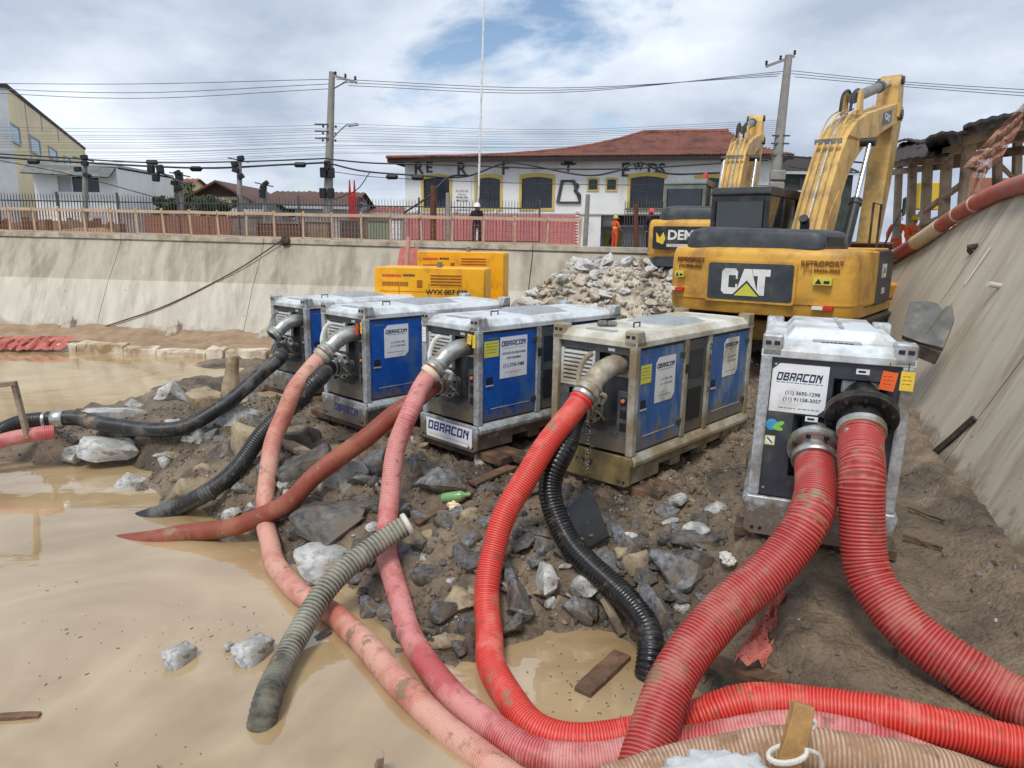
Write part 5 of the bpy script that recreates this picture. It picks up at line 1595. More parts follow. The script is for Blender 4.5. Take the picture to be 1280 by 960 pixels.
# (x, y, width px, height px, kind, own label)
ROCKS = [
 (143, 512, 52, 34, 'rock_white', 'large white boulder at the far edge of the spit behind the black hose'), (212, 490, 40, 24, 'rock_white', 'round white boulder at the waterline of the far pool'), (166, 506, 18, 12, 'rock_white', None), (132, 556, 58, 18, 'rock_white', 'flat white-streaked slab at the near edge of the spit'),
 (100, 563, 40, 14, 'rock_white', None), (190, 570, 22, 14, 'rock_grey', None), (207, 575, 18, 12, 'rock_white', None), (194, 531, 16, 10, 'rock_white', None), (216, 528, 18, 10, 'rock_white', None), (253, 500, 44, 30, 'rock_tan', 'rounded tan boulder under the sloping black hose'),
 (296, 520, 42, 36, 'rock_white', None), (320, 524, 34, 32, 'rock_grey', None), (264, 542, 24, 20, 'rock_grey', None), (246, 543, 18, 16, 'rock_white', None), (236, 546, 14, 12, 'rock_white', None), (322, 497, 32, 24, 'rock_grey', None), (310, 544, 46, 42, 'rock_tan', 'blocky tan rock beside the salmon hose on the bank'),
 (250, 597, 52, 36, 'rock_tan', 'brown boulder beside the black hose at the pool edge'), (163, 602, 28, 18, 'rock_white', None), (178, 606, 20, 12, 'rock_grey', None), (290, 640, 26, 14, 'rock_white', None), (302, 610, 22, 16, 'rock_grey', None), (330, 480, 22, 16, 'rock_grey', None), (205, 566, 18, 14, 'rock_white', None), (286, 560, 24, 18, 'rock_grey', None),
 (345, 515, 24, 20, 'rock_grey', None), (262, 520, 20, 14, 'rock_grey', None), (386, 573, 58, 36, 'rock_dark', 'big dark boulder between the salmon and brown hoses'), (425, 590, 54, 40, 'rock_white', 'pale broken boulder resting under the brown hose'), (470, 573, 46, 34, 'rock_grey', None), (522, 577, 34, 34, 'rock_grey', None), (551, 600, 54, 44, 'rock_grey', 'chunky grey boulder on the bank in front of the twin-sign pump'),
 (422, 642, 88, 34, 'rock_dark', 'long flat dark rock between the crossing hoses'), (375, 545, 50, 26, 'rock_dark', None), (455, 625, 30, 20, 'rock_grey', None), (405, 690, 76, 28, 'rock_white', 'flat white and grey slab at the water edge by the grey hose'), (360, 602, 26, 16, 'rock_white', None), (508, 690, 42, 36, 'rock_grey', None), (463, 752, 36, 24, 'rock_grey', None), (530, 640, 34, 20, 'rock_grey', None), (496, 640, 28, 18, 'rock_dark', None),
 (622, 645, 52, 26, 'rock_grey', None), (646, 727, 42, 70, 'rock_grey', 'tall striped grey rock standing beside the bright red hose'), (682, 720, 36, 34, 'rock_white', None), (721, 760, 36, 32, 'rock_grey', None), (640, 784, 26, 36, 'rock_dark', None), (760, 694, 44, 28, 'rock_grey', None), (783, 668, 46, 40, 'rock_grey', None), (796, 698, 28, 26, 'rock_tan', None),
 (843, 698, 66, 46, 'rock_grey', 'large flat-topped grey boulder in front of the dusty pump'), (822, 748, 52, 70, 'rock_grey', 'leaning grey slab beside the glossy black hose'), (851, 660, 34, 18, 'rock_grey', None), (870, 670, 52, 16, 'rock_dark', 'long brick-shaped stone on the mud beside the thick hose'), (656, 678, 32, 24, 'rock_dark', None), (676, 673, 34, 26, 'rock_grey', None), (560, 792, 36, 22, 'rock_tan', None),
 (545, 822, 16, 16, 'rock_grey', None), (497, 818, 20, 14, 'rock_grey', None), (400, 797, 26, 14, 'rock_dark', None), (600, 700, 36, 22, 'rock_dark', None), (575, 742, 44, 30, 'rock_tan', None), (540, 715, 40, 24, 'rock_dark', None), (590, 780, 30, 22, 'rock_dark', None), (850, 730, 40, 24, 'rock_dark', None), (875, 700, 30, 20, 'rock_dark', None), (900, 670, 26, 14, 'rock_dark', None),
 (720, 632, 34, 20, 'rock_grey', None), (880, 745, 22, 20, 'rock_grey', None), (470, 655, 22, 12, 'rock_white', None), (640, 690, 20, 14, 'rock_grey', None), (610, 610, 26, 14, 'rock_dark', None), (665, 610, 26, 14, 'rock_dark', None), (700, 745, 16, 14, 'rock_tan', None), (735, 700, 18, 14, 'rock_tan', None), (440, 700, 34, 20, 'rock_grey', None), (330, 580, 28, 22, 'rock_grey', None), (300, 585, 24, 14, 'rock_dark', None),
]
for px, py, w, h, mt, lab in ROCKS:
    p = on_ground(px, py + h * .25)
    d = (p - CAMP).length
    sx = w * d / 960 * 1.5
    sz = h * d / 960 * 1.75
    o = put_rock('rock', mt, (p.x, p.y, p.z + sz * .0), (sx * 1.12, sx * rnd.uniform(.75, 1.0), sz * 1.25), rnd.uniform(-.5, .5), .22, lab or '%s %s %s' % ('big' if sx > .42 else 'middling', NM[mt], beside(p.x, p.y)), 'rock', None if lab else 'loose rocks on the bank')
# two rocks standing in the near pool, a leaning stone post
for px, py, w, h, lab in ((222, 826, 42, 34, 'lone grey rock standing in the shallow near pool'), (313, 820, 56, 42, 'pale grey rock in the pool beside the loose grey hose'), (285, 812, 14, 10, 'small white stone in the water beside the pale grey rock')):
    p = atz(px, py, .0)
    d = (p - CAMP).length
    put_rock('rock', 'rock_white', (p.x, p.y, .03), (w * d / 760, w * d / 900, h * d / 720), .3, .15, lab, 'rock', k=3)
p = on_ground(288, 494)
mb = MB()
rg = []
for k, (zz_, r_) in enumerate(((-.15, .22), (.2, .2), (.45, .155), (.7, .14), (.82, .12), (.86, .06))):
    rg.append([p + Vector((.03 * k + r_ * math.cos(a) * rnd.uniform(.85, 1.15), r_ * math.sin(a), zz_)) for a in [q * math.pi / 4 for q in range(8)]])
o = mb.loft(rg).obj('stone_post', M['rock_tan'], recenter=True, bev=.02)
tag(o, 'upright tan stone stump standing on the spit near the end pump', 'stone')
# scattered smaller rocks one can still pick out
spots = []
tries = 0
while len(spots) < 290 and tries < 9000:
    tries += 1
    px, py = (rnd.uniform(330, 900), rnd.uniform(530, 830)) if rnd.random() < .7 else (rnd.uniform(90, 930), rnd.uniform(490, 830))
    p = on_ground(px, py)
    z = gz(p.x, p.y)
    if z < .03 or p.y > 11 or p.y < 4.2: continue
    if p.x > .9 + (p.y - 4) * .5: continue
    # not under the pumps
    if p.y > 8.3 - .72 * (p.x + .4) + .15 and p.x > -3.2: continue
    s = rnd.choice((.08, .1, .12, .16, .2, .26, .32))
    spots.append((p.x, p.y, z, s))
for x, y, z, s in spots:
    mt = rnd.choice(('rock_grey', 'rock_dark', 'rock_dark', 'rock_white', 'rock_tan', 'rock_grey'))
    put_rock('rock', mt, (x, y, z + s * .0), (s * rnd.uniform(.8, 1.4), s, s * rnd.uniform(.6, 1)), None, .5, ('tiny ' if s < .13 else 'small ') + {'rock_grey': 'grey', 'rock_dark': 'dark', 'rock_white': 'pale', 'rock_tan': 'tan'}[mt] + ' stone ' + beside(x, y), 'stone', 'small stones on the bank')
# gravel and clods: nobody could count these
def scatter(name, n, sampler, smin, smax, mt, label, seed):
    rg = np.random.default_rng(seed)
    base = [np.array([v.co[:] for v in RM['rock_grey'][k].vertices]) for k in range(3)]
    ico = bmesh.new()
    bmesh.ops.create_icosphere(ico, subdivisions=1, radius=.5)
    v0 = np.array([v.co[:] for v in ico.verts])
    f0 = np.array([[v.index for v in f.verts] for f in ico.faces])
    ico.free()
    P = sampler(n, rg)
    n = len(P)
    sz = rg.uniform(smin, smax, n) ** 1.0
    vv = v0[None] * (1 + rg.normal(0, .16, (n, len(v0), 1))) * (sz[:, None, None] * rg.uniform(.6, 1.3, (n, 1, 3)))
    vv = vv + P[:, None]
    ff = f0[None] + (np.arange(n) * len(v0))[:, None, None]
    me = bpy.data.meshes.new(name)
    me.from_pydata(vv.reshape(-1, 3).tolist(), [], ff.reshape(-1, 3).tolist())
    me.materials.append(M[mt])
    o = bpy.data.objects.new(name, me)
    COL.objects.link(o)
    return tag(o, label, 'gravel', kind='stuff')
def bank_sampler(n, rg):
    x = rg.uniform(-8, 4.2, n * 4)
    y = rg.uniform(3, 12, n * 4)
    z = ground_h(x, y)
    dens = np.clip(fbm(x * .8, y * .8, 3, 55) + .55, 0, 1)
    track = x > 1.2 + (y - 4) * .45
    k = (z > .02) & (rg.random(n * 4) < dens * np.where(track, .07, 1)) & ~((y > 8.35 - .72 * (x + .4) + .3) & (x > -3.2) & (x < 1.6))
    return np.c_[x, y, z + .003][k][:n]
scatter('gravel', 2600, bank_sampler, .015, .05, 'rock_grey', 'grey gravel scattered over the muddy bank', 3)
scatter('gravel', 500, bank_sampler, .012, .035, 'rock_white', 'white chips of stone scattered over the muddy bank', 4)
scatter('mud_clods', 5000, bank_sampler, .02, .07, 'mud', 'crumbled clods of dark mud on the bank', 5)

# ------------------------------------------------------------------ rubble heap in front of the far wall
def heap_h(x, y):
    c = 1.5 * np.exp(-(((x - 3.3) / 1.9) ** 2 + ((y - 16.2) / 1.7) ** 2)) + 1.5 * np.exp(-(((x - .9) / 1.3) ** 2 + ((y - 15.9) / 1.5) ** 2))
    return c
hx, hy = np.meshgrid(np.linspace(-1, 7, 60), np.linspace(12.6, 18.6, 46), indexing='ij')
hz = np.minimum(ground_h(hx, hy, False), 1.6) * 1.0 - .06 + heap_h(hx, hy) * .78 + .2 * fbm(hx * 1.6, hy * 1.6, 4, 61)
hz = np.where((hx > 4.2), np.minimum(hz, 2.05), hz)
mb = MB()
mb.add(np.stack([hx, hy, hz], -1).reshape(-1, 3), [(i * 46 + j, (i + 1) * 46 + j, (i + 1) * 46 + j + 1, i * 46 + j + 1) for i in range(59) for j in range(45)])
o = mb.obj('rubble_mound', M['rubble_tan'], smooth=True, angle=0)
tag(o, 'mound of brown earth under the heap of broken concrete', 'mound', kind='structure')
def heap_z(x, y):
    i = int(np.clip(round((x + 1) / 8 * 59), 0, 59))
    j = int(np.clip(round((y - 12.6) / 6 * 45), 0, 45))
    return float(hz[i, j])
for k in range(330):
    px, py = rnd.uniform(645, 850), rnd.uniform(312, 396)
    if py < 350 - (px - 650) * .24: continue
    y = 17.2 - (py - 315) / 80 * 3.6
    p = aty(px, py, y)
    s = rnd.choice((.18, .22, .28, .34, .42, .52))
    low = py > 352
    mt = 'rubble_tan' if rnd.random() < (.42 if low else .05) else 'rubble_grey'
    z = heap_z(p.x, p.y)
    if low and rnd.random() < .35: s *= .6
    put_rock('concrete_chunk', mt, (p.x, p.y, z + s * .15), (s * rnd.uniform(.8, 1.4), s * rnd.uniform(.7, 1.1), s * rnd.uniform(.45, .8)), None, .7,
             '%s %s %s the rubble heap, %s side' % ('big' if s > .45 else 'middling' if s > .3 else 'small', 'grey broken concrete chunk' if mt == 'rubble_grey' else 'tan masonry chunk', 'near the top of' if py < 338 else 'halfway down' if py < 362 else 'at the foot of', 'generator' if px < 735 else 'excavator'), 'rubble', 'broken concrete on the heap' if mt == 'rubble_grey' else 'tan masonry on the heap')
def heap_sampler(n, rg):
    x, y = rg.uniform(-.5, 4.6, n), rg.uniform(12.8, 17.4, n)
    z = np.array([heap_z(a, b) for a, b in zip(x, y)])
    return np.c_[x, y, z + .02]
scatter('rubble_bits', 2600, heap_sampler, .04, .16, 'rubble_tan', 'small bits of masonry littering the rubble heap', 9)

# ------------------------------------------------------------------ timber and litter
def plank(name, a, b, w, t, mt, label, cat='plank', group=None, up=(0, 0, 1), twist=0):
    a, b = Vector(a), Vector(b)
    d = (b - a).normalized()
    u = Matrix.Rotation(twist, 3, d) @ Vector(up)
    mb = MB()
    n = 6
    x = d.cross(u).normalized()
    u = x.cross(d)
    rings = []
    for k in range(n + 1):
        c = a + (b - a) * k / n + u * rnd.uniform(-.004, .004)
        j = [rnd.uniform(-.006, .006) for _ in range(4)]
        rings.append([c + x * (w / 2 + j[0]) + u * t / 2, c - x * (w / 2 + j[1]) + u * t / 2, c - x * (w / 2 + j[2]) - u * t / 2, c + x * (w / 2 + j[3]) - u * t / 2])
    o = mb.loft(rings).obj(name, M[mt], recenter=True, bev=.004)
    return tag(o, label, cat, group)
def G(px, py, dz=0, z0=.5):
    p = on_ground(px, py, z0)
    return p + Vector((0, 0, dz))
# bearers under the pumps
def pump_pt(P, x, y, z):
    bpy.context.view_layer.update()
    return P.matrix_world @ Vector((x, y, z))
for P, nm in ((P1, 'end pump'), (P2, 'second pump'), (P3, 'pump with two white signs'), (P4, 'dusty pump')):
    for y0, e0, e1 in ((.12, .75, .55), (.36, .6, .8)):
        a, b = pump_pt(P, -.5 - e0 * .6, y0, -.052), pump_pt(P, .5 + e1 * .6, y0 + .06, -.055)
        plank('timber_bearer', a, b, .2, .09, 'wood_wet', 'wet brown timber lying under the front of the ' + nm, 'timber', 'timbers under the ' + nm)
    plank('timber_bearer', pump_pt(P, -.62, 2.3, -.052), pump_pt(P, .62, 2.34, -.052), .2, .09, 'wood_wet', 'wet brown timber under the rear of the ' + nm, 'timber')
a, b = pump_pt(P4, .55, .3, -.03), pump_pt(P4, 1.0, .1, -.06)
plank('wood_block', a + Vector((.1, 0, .0)), b + Vector((.12, .02, 0)), .14, .10, 'wood_wet', 'short split timber block jutting out beside the dusty pump', 'timber')
for P in (P5,):
    for y0 in (.2, 2.2):
        plank('timber_bearer', pump_pt(P, -.6, y0, -.045), pump_pt(P, .6, y0, -.045), .22, .08, 'wood_wet', 'timber bearer under the %s of the grey pump' % ('front' if y0 < 1 else 'back'), 'timber')
plank('plank', G(425, 600, .1), G(330, 548, .1), .16, .05, 'wood_grey', 'weathered grey plank on the stones under the end of the row')
plank('stick', G(449, 578, .12), G(470, 618, .03), .03, .03, 'wood_wet', 'thin wet stick leaning on the stones beside the brown hose', 'stick', 'thin sticks beside the brown hose')
plank('stick', G(457, 572, .12), G(474, 608, .03), .025, .025, 'wood_wet', 'thin wet stick leaning on the stones beside the brown hose', 'stick', 'thin sticks beside the brown hose')
plank('plank', G(520, 660, .05), G(590, 622, .06), .09, .03, 'wood_wet', 'dark narrow plank lying under the green bottle')
plank('plank', G(590, 610, .05), G(640, 590, .06), .14, .04, 'wood_wet', 'reddish wet plank near the foot of the twin-sign pump')
plank('plank', G(735, 715, .05), G(778, 800, .05), .06, .05, 'wood_grey', 'narrow grey plank running down beside the glossy black hose')
plank('plank', atz(728, 866, .015), atz(778, 818, .02), .15, .05, 'wood_wet', 'soaked brown board floating in the small puddle')
plank('plank', atz(-60, 900, .01), atz(50, 894, .01), .05, .04, 'wood_wet', 'dark stick floating in the near pool', 'stick')
plank('stick', atz(470, 985, -.3), atz(476, 944, .16), .045, .045, 'wood_grey', 'cut stake end poking out of the near pool', 'stake')
plank('plank', G(870, 838, .12), G(965, 872, .12), .12, .05, 'wood_wet', 'brown board wedged under the thick red hose', 'plank', None, (0, -.5, 1))
plank('plank', G(860, 790, .05), G(892, 800, .05), .05, .03, 'wood_grey', 'splintered pale slat lying beside the leaning slab')
# stake frame in the far water on the left
tf = empty('stick_trestle', atz(35, 545, .2), 0, 'crude timber frame of two sticks standing on the spit beside the black hose', 'frame')
MB().beam(aty(35, 548, 9.3) - tf.location, aty(17, 477, 9.3) - tf.location, .075, .06).obj('upright', M['wood_grey'], tf, bev=.006)
MB().beam(aty(20, 479, 9.28) - tf.location, aty(-40, 486, 9.2) - tf.location, .06, .06).obj('crossbar', M['wood_grey'], tf, bev=.006)
# stake with rope in front
A0, A1 = aty(972, 1010, 2.78), aty(1004, 880, 2.92)
sk = plank('stake', A0, A1, .105, .05, 'wood_raw', 'sawn wooden stake tied with white rope holding back the hoses', 'stake', None, (0, -1, .3))
loop = []
pc = aty(984, 944, 2.84) - sk.location
for k in range(40):
    a = k / 39 * 4 * math.pi
    loop.append(pc + Vector((.085 * math.cos(a), .055 * math.sin(a), .02 * math.cos(a) + .012 * k / 39)))
MB().tube(loop, .011, 8).obj('rope', M['rope_white'], sk, smooth=True)
MB().tube(catmull([loop[-1], loop[-1] + Vector((.08, .03, -.06)), loop[-1] + Vector((.12, .05, -.2)), loop[-1] + Vector((.16, .1, -.3))])[::3], .011, 8).obj('rope_tail', M['rope_white'], sk, smooth=True)
MB().tube(catmull([pc + Vector((.06, .05, .06)), pc + Vector((.14, .06, .11)), pc + Vector((.12, .06, .14)), pc + Vector((.04, .05, .1))])[::3], .011, 8).obj('rope_loop', M['rope_white'], sk, smooth=True)
# crumpled white sack at the front
def lump(name, c, size, mt, label, cat, seed, flat=.5):
    bm = bmesh.new()
    bmesh.ops.create_icosphere(bm, subdivisions=4, radius=.5)
    co = np.array([v.co[:] for v in bm.verts])
    d = fbm(co[:, 0] * 5 + seed, co[:, 1] * 5 + co[:, 2] * 4, 5, seed, .6)
    for v, k in zip(bm.verts, d):
        v.co = Vector((v.co.x * size[0], v.co.y * size[1], v.co.z * size[2])) * (1 + .5 * float(k))
    me = bpy.data.meshes.new(name)
    bm.to_mesh(me)
    bm.free()
    me.materials.append(M[mt])
    me.polygons.foreach_set('use_smooth', [True] * len(me.polygons))
    o = bpy.data.objects.new(name, me)
    COL.objects.link(o)
    o.location = c
    return tag(o, label, cat)
lump('sack', aty(905, 972, 2.85), (.55, .3, .2), 'sack', 'crumpled whitish sack beside the sawn stake', 'sack', 12)
lump('foam_lump', G(567, 640, .06), (.13, .1, .1), 'foam', 'lump of cream foam beside the green bottle', 'foam', 13)
lump('rag', G(908, 705, .05), (.12, .2, .08), 'rope_white', 'twisted white rag beside the thick red hose', 'rag', 14)
b0, b1 = G(552, 631, .07), G(588, 627, .08)
o = MB().tube([b0, b0 + (b1 - b0) * .08, b0 + (b1 - b0) * .68, b0 + (b1 - b0) * .82, b1], [.045, .055, .055, .022, .02], 12).obj('bottle', M['bottle_green'], smooth=True, recenter=True)
tag(o, 'dull green plastic bottle lying on the mud', 'bottle')
# black rubber mat leaning by the hose
c = [G(702, 648, .02), G(733, 694, .05), G(762, 684, .1), G(738, 632, .18)]
mb = MB()
nrm = (c[1] - c[0]).cross(c[3] - c[0]).normalized() * .02
mb.add(c + [p + nrm for p in c], [(0, 1, 2, 3), (7, 6, 5, 4), (0, 4, 5, 1), (1, 5, 6, 2), (2, 6, 7, 3), (3, 7, 4, 0)])
o = mb.obj('rubber_mat', M['mat_black'], recenter=True)
tag(o, 'stiff black rubber sheet leaning on stones beside the glossy black hose', 'rubber sheet')
# torn red net hanging on the cut bank
def net(name, grid, mt, label, th=.0):
    nu, nv = len(grid), len(grid[0])
    mb = MB()
    for r in grid:
        for p in r:
            mb.v.append(tuple(Vector(p) + Vector((rnd.gauss(0, .012), rnd.gauss(0, .012), rnd.gauss(0, .012)))))
    for i in range(nu - 1):
        for j in range(nv - 1):
            mb.f.append((i * nv + j, (i + 1) * nv + j, (i + 1) * nv + j + 1, i * nv + j + 1))
    o = mb.obj(name, M[mt], smooth=True, recenter=True, angle=0)
    return tag(o, label, 'netting')
top = [aty(979, 742, 4.86), aty(962, 772, 4.62), aty(948, 802, 4.4), aty(936, 832, 4.2)]
gr = []
for k in range(16):
    t_ = k / 15 * 3
    i_ = min(2, int(t_))
    a = top[i_].lerp(top[i_ + 1], t_ - i_)
    w_ = .04 + .2 * (k / 15)
    gr.append([a + Vector((w_ * (j / 6 - .5) + .01 * math.sin(k * 1.3), -.03 * j * w_, .05 * math.sin(j * 2.1 + k * .8) + .05 - .1 * abs(j / 6 - .5))) for j in range(7)])
net('safety_net', gr, 'net_red', 'torn red safety net bunched along the cut mud bank')
# things on the slope
def on_slope(px, py, lift=.0):
    s_, h_ = ehit(px, py)
    return ept(s_, h_, lift)
sb = [on_slope(1130, 385, .06), on_slope(1133, 412, .06), on_slope(1170, 440, .1), on_slope(1192, 380, .1), on_slope(1160, 376, .07)]
sb = [aty(1127, 419, 8.7), aty(1150, 428, 8.55), aty(1179, 435, 8.4), aty(1187, 416, 8.5), aty(1193, 399, 8.6), aty(1190, 380, 8.75), aty(1182, 383, 8.75), aty(1178, 387, 8.72), aty(1172, 379, 8.8), aty(1160, 376, 8.9), aty(1137, 377, 9.0)]
nrm = Vector((.3, .5, -.2)).normalized() * .24
mb = MB()
n_ = len(sb)
mb.add(sb + [p + nrm for p in sb], [tuple(range(n_)), tuple(range(2 * n_ - 1, n_ - 1, -1))] + [(i, i + n_, (i + 1) % n_ + n_, (i + 1) % n_) for i in range(n_)])
o = mb.obj('broken_board', M['slate_board'], recenter=True, bev=.006)
tag(o, 'broken dark slate-grey board propped against the concrete slope behind the grey pump', 'board')
plank('timber', aty(1134, 432, 8.68), aty(1172, 448, 8.4), .06, .16, 'char_wood', 'charred timber edge under the broken grey board', 'timber')
plank('charred_stick', on_slope(1142, 594, .04), on_slope(1222, 524, .03), .035, .06, 'char_wood', 'charred notched stick leaning on the concrete slope', 'stick')
plank('wood_offcut', G(1095, 404, .3, 1.2), G(1115, 402, .3, 1.2), .12, .09, 'wood_raw', 'pale sawn offcut lying behind the roof of the grey pump', 'wood')
plank('stick', G(1128, 676, .05, .9), G(1178, 690, .03, .9), .03, .03, 'wood_wet', 'thin dark stick on the mud at the foot of the slope', 'stick')
plank('stick', G(1135, 640, .05, .9), G(1180, 655, .03, .9), .03, .02, 'wood_wet', 'dark bark strip on the mud beside the grey pump', 'stick')
o = MB().tube([on_slope(1208, 356, .02), on_slope(1240, 310, .02)], .013, 10).obj('drain_pipe', M['pvc_white'], smooth=True, recenter=True)
tag(o, 'thin pale drain pipe lying up the concrete slope', 'pipe')
p0 = on_slope(1250, 356, -.05)
o = MB().tube([p0, p0 + Vector((-.22, -.03, .03))], .035, 12).obj('pipe_stub', M['pvc_white'], smooth=True, recenter=True)
tag(o, 'short grey weep pipe sticking out of the concrete slope', 'pipe')
o = MB().tube([on_slope(1222, 308, .0), on_slope(1219, 312, .08), on_slope(1214, 318, .03)], .05, 10).obj('dark_clump', M['char_wood'], recenter=True)
tag(o, 'dark clump of debris stuck on the slope under the red pipe', 'debris')
# red pipe along the crest
pp = [on_slope(1100, 338, .12), on_slope(1118, 327, .12), on_slope(1160, 302, .12), on_slope(1205, 272, .12), on_slope(1250, 248, .12), on_slope(1290, 234, .12), on_slope(1360, 214, .12)]
cc = catmull(pp)
o = MB().tube(cc[::3], .125, 18).obj('red_pipe', M['pvc_red'], smooth=True)
tag(o, 'faded red pipe running up along the crest of the concrete slope', 'pipe')
for a, b, mt in ((44, 62, 'sleeve_cream'),):
    MB().tube(cc[a:b], .135, 18).obj('sleeve', M[mt], o, smooth=True)
for a in (30, 72, 84):
    MB().tube(cc[a:a + 2], .132, 18).obj('band', M['sleeve_cream'], o, smooth=True)
# floating specks on the near pool
mb = MB()
cl_ = [(rnd.uniform(0, 330), rnd.uniform(700, 950)) for _ in range(9)]
for k in range(70):
    cx_, cy_ = rnd.choice(cl_)
    p = atz(cx_ + rnd.gauss(0, 36), min(958, cy_ + rnd.gauss(0, 22)), .004)
    a = rnd.uniform(0, 3.14)
    L_ = rnd.choice((.005, .006, .008, .01, .03))
    mb.obox(p, (L_, .005, .003), Matrix.Rotation(a, 3, 'Z'))
for k in range(45):
    p = atz(745 + rnd.gauss(0, 40), 838 + rnd.gauss(0, 30), .004)
    mb.obox(p, (.012, .008, .004), Matrix.Rotation(rnd.uniform(0, 3), 3, 'Z'))
o = mb.obj('floating_debris', M['wood_wet'])
tag(o, 'specks of bark and straw floating on the muddy water', 'debris', kind='stuff')
# ------------------------------------------------------------------ yellow generator sets
def genset(x0, x1, ytop, yy, z0, label, depth, prints):
    a, b = aty(x0, ytop, yy), aty(x1, ytop, yy)
    top = (a.z + b.z) / 2
    w = b.x - a.x
    G_ = empty('generator', ((a.x + b.x) / 2, yy, z0), -.10, label, 'generator', 'yellow generator sets behind the pumps')
    h = top - z0
    hw_ = w / 2
    bd = MB().prism(rounded_poly([(-hw_, .12), (hw_, .12), (hw_, h), (-hw_, h)], .05, 3), 'y', 0, depth).obj('canopy', M['genset_yellow'], G_, bev=.01)
    MB().box(-hw_ - .02, hw_ + .02, -.02, depth + .02, 0, .12).obj('skid', M['exc_dark'], G_, bev=.01)
    for x in (-hw_ * .55, 0, hw_ * .55):
        MB().box(x - .006, x + .006, -.004, 0, .2, h - .28).obj('door_gap', M['genset_brown'], bd)
    MB().box(-hw_ + .1, hw_ * .55, -.004, 0, h - .44, h - .43).obj('panel_gap', M['genset_brown'], bd)
    gx0 = hw_ * .02
    gr_ = MB().box(gx0, gx0 + hw_ * .58, -.005, 0, h - .34, h - .12).obj('air_grille', M['genset_yellow'], bd)
    for k in range(4):
        zz_ = h - .31 + k * .055
        MB().prism([(-.006, zz_), (-.02, zz_ + .008), (-.02, zz_ + .016), (-.006, zz_ + .026)], 'x', gx0 + .01, gx0 + hw_ * .58 - .01).obj('grille_slat', M['genset_brown'], gr_)
    small_print(bd, -hw_ * .68, h - .15, hw_ * .35, 'y', -.002, 'tag_red', .045)
    small_print(bd, -hw_ * .36, h - .14, hw_ * .22, 'y', -.002, 'ink_black', .04)
    small_print(bd, -hw_ * .62, h - .30, hw_ * .48, 'y', -.002, 'genset_brown', .08)
    MB().box(-hw_ * .22, -hw_ * .12, -.006, 0, h - .36, h - .22).obj('lock_plate', M['genset_brown'], bd, bev=.004)
    if prints: text(prints, .125, 'ink_black', bd, (hw_ * .32, -.003, h - .44), ROT_FRONT, bold=.003, sx=1.05)
    # end face
    ed = MB().box(hw_, hw_ + .006, .12, depth - .12, .3, h - .12).obj('end_panel', M['genset_yellow'], bd)
    for k in range(5):
        MB().box(hw_ + .006, hw_ + .012, depth * .35, depth * .65, .5 + k * .09, .53 + k * .09).obj('end_slot', M['genset_brown'], ed)
    MB().tube([(hw_ * .12, depth * .4, h - .02), (hw_ * .12, depth * .4, h + .1)], .05, 12).obj('exhaust_cap', M['exc_grey'], G_, smooth=True)
    return G_
genset(466, 606, 335, 13.0, 1.0, 'front yellow generator with black lettered side behind the pumps', .95, 'WYX 007 039')
genset(520, 630, 315, 14.7, 1.05, 'rear yellow generator standing behind the lettered one', 1.0, None)

# ------------------------------------------------------------------ guard rail on the wall
fen = empty('guard_fence', wpt(0, WRUN + .12, wtop(0)), 0, 'pale posts and thin rusty mesh of the guard fence on the wall', 'fence')
fl_ = fen.location
sp = [-16.4 + .93 * k for k in range(28)]
for s in sp:
    lean = rnd.uniform(-.04, .04)
    MB().beam(wpt(s, WRUN + .12, wtop(s) - .01) - fl_, wpt(s + lean, WRUN + .12 + rnd.uniform(-.02, .02), wtop(s) + .78 + rnd.uniform(0, .05)) - fl_, .06, .06, (0, 1, 0)).obj('post', M['fence_post'], fen, bev=.006)
for z_, w_ in ((.72, .09), (.03, .05)):
    for s0, s1 in zip(sp[:-1], sp[1:]):
        MB().beam(wpt(s0 + .01, WRUN + .075, wtop(s0) + z_ + rnd.uniform(-.01, .01)) - fl_, wpt(s1 - .01, WRUN + .075, wtop(s1) + z_ + rnd.uniform(-.01, .01)) - fl_, .03, w_).obj('rail', M['fence_post'], fen)
mb = MB()
s = sp[0]
while s < sp[-1]:
    z = wtop(s)
    mb.beam(wpt(s, WRUN + .15, z + .05) - fl_, wpt(s, WRUN + .15, z + .72) - fl_, .017, .017, (0, 1, 0))
    s += .105
for zz_ in (.2, .36, .52):
    mb.beam(wpt(sp[0], WRUN + .15, wtop(sp[0]) + zz_) - fl_, wpt(sp[-1], WRUN + .15, wtop(sp[-1]) + zz_) - fl_, .009, .009)
mb.obj('mesh', M['fence_bar'], fen, kind='stuff')
# spiked iron fence along the street
ifn = empty('iron_fence', (-11, 30, STREET), 0, 'spiked grey iron fence along the street behind the guard fence', 'fence')
mb = MB()
x = -24.0
while x < 1.0:
    t_ = 1.95 + rnd.uniform(-.02, .02)
    mb.tube([(x + 11, 0, .05), (x + 11, 0, t_ - .12), (x + 11, 0, t_)], [.016, .016, .002], 4)
    x += .125
mb.obj('bars', M['iron_bar'], ifn, kind='stuff')
for z_ in (.25, 1.6):
    MB().box(-13, 12, .02, .05, z_, z_ + .05).obj('rail', M['iron_bar'], ifn)
for k in range(11):
    MB().box(-13 + k * 2.5, -12.93 + k * 2.5, -.03, .05, 0, 2.0).obj('post', M['iron_bar'], ifn)
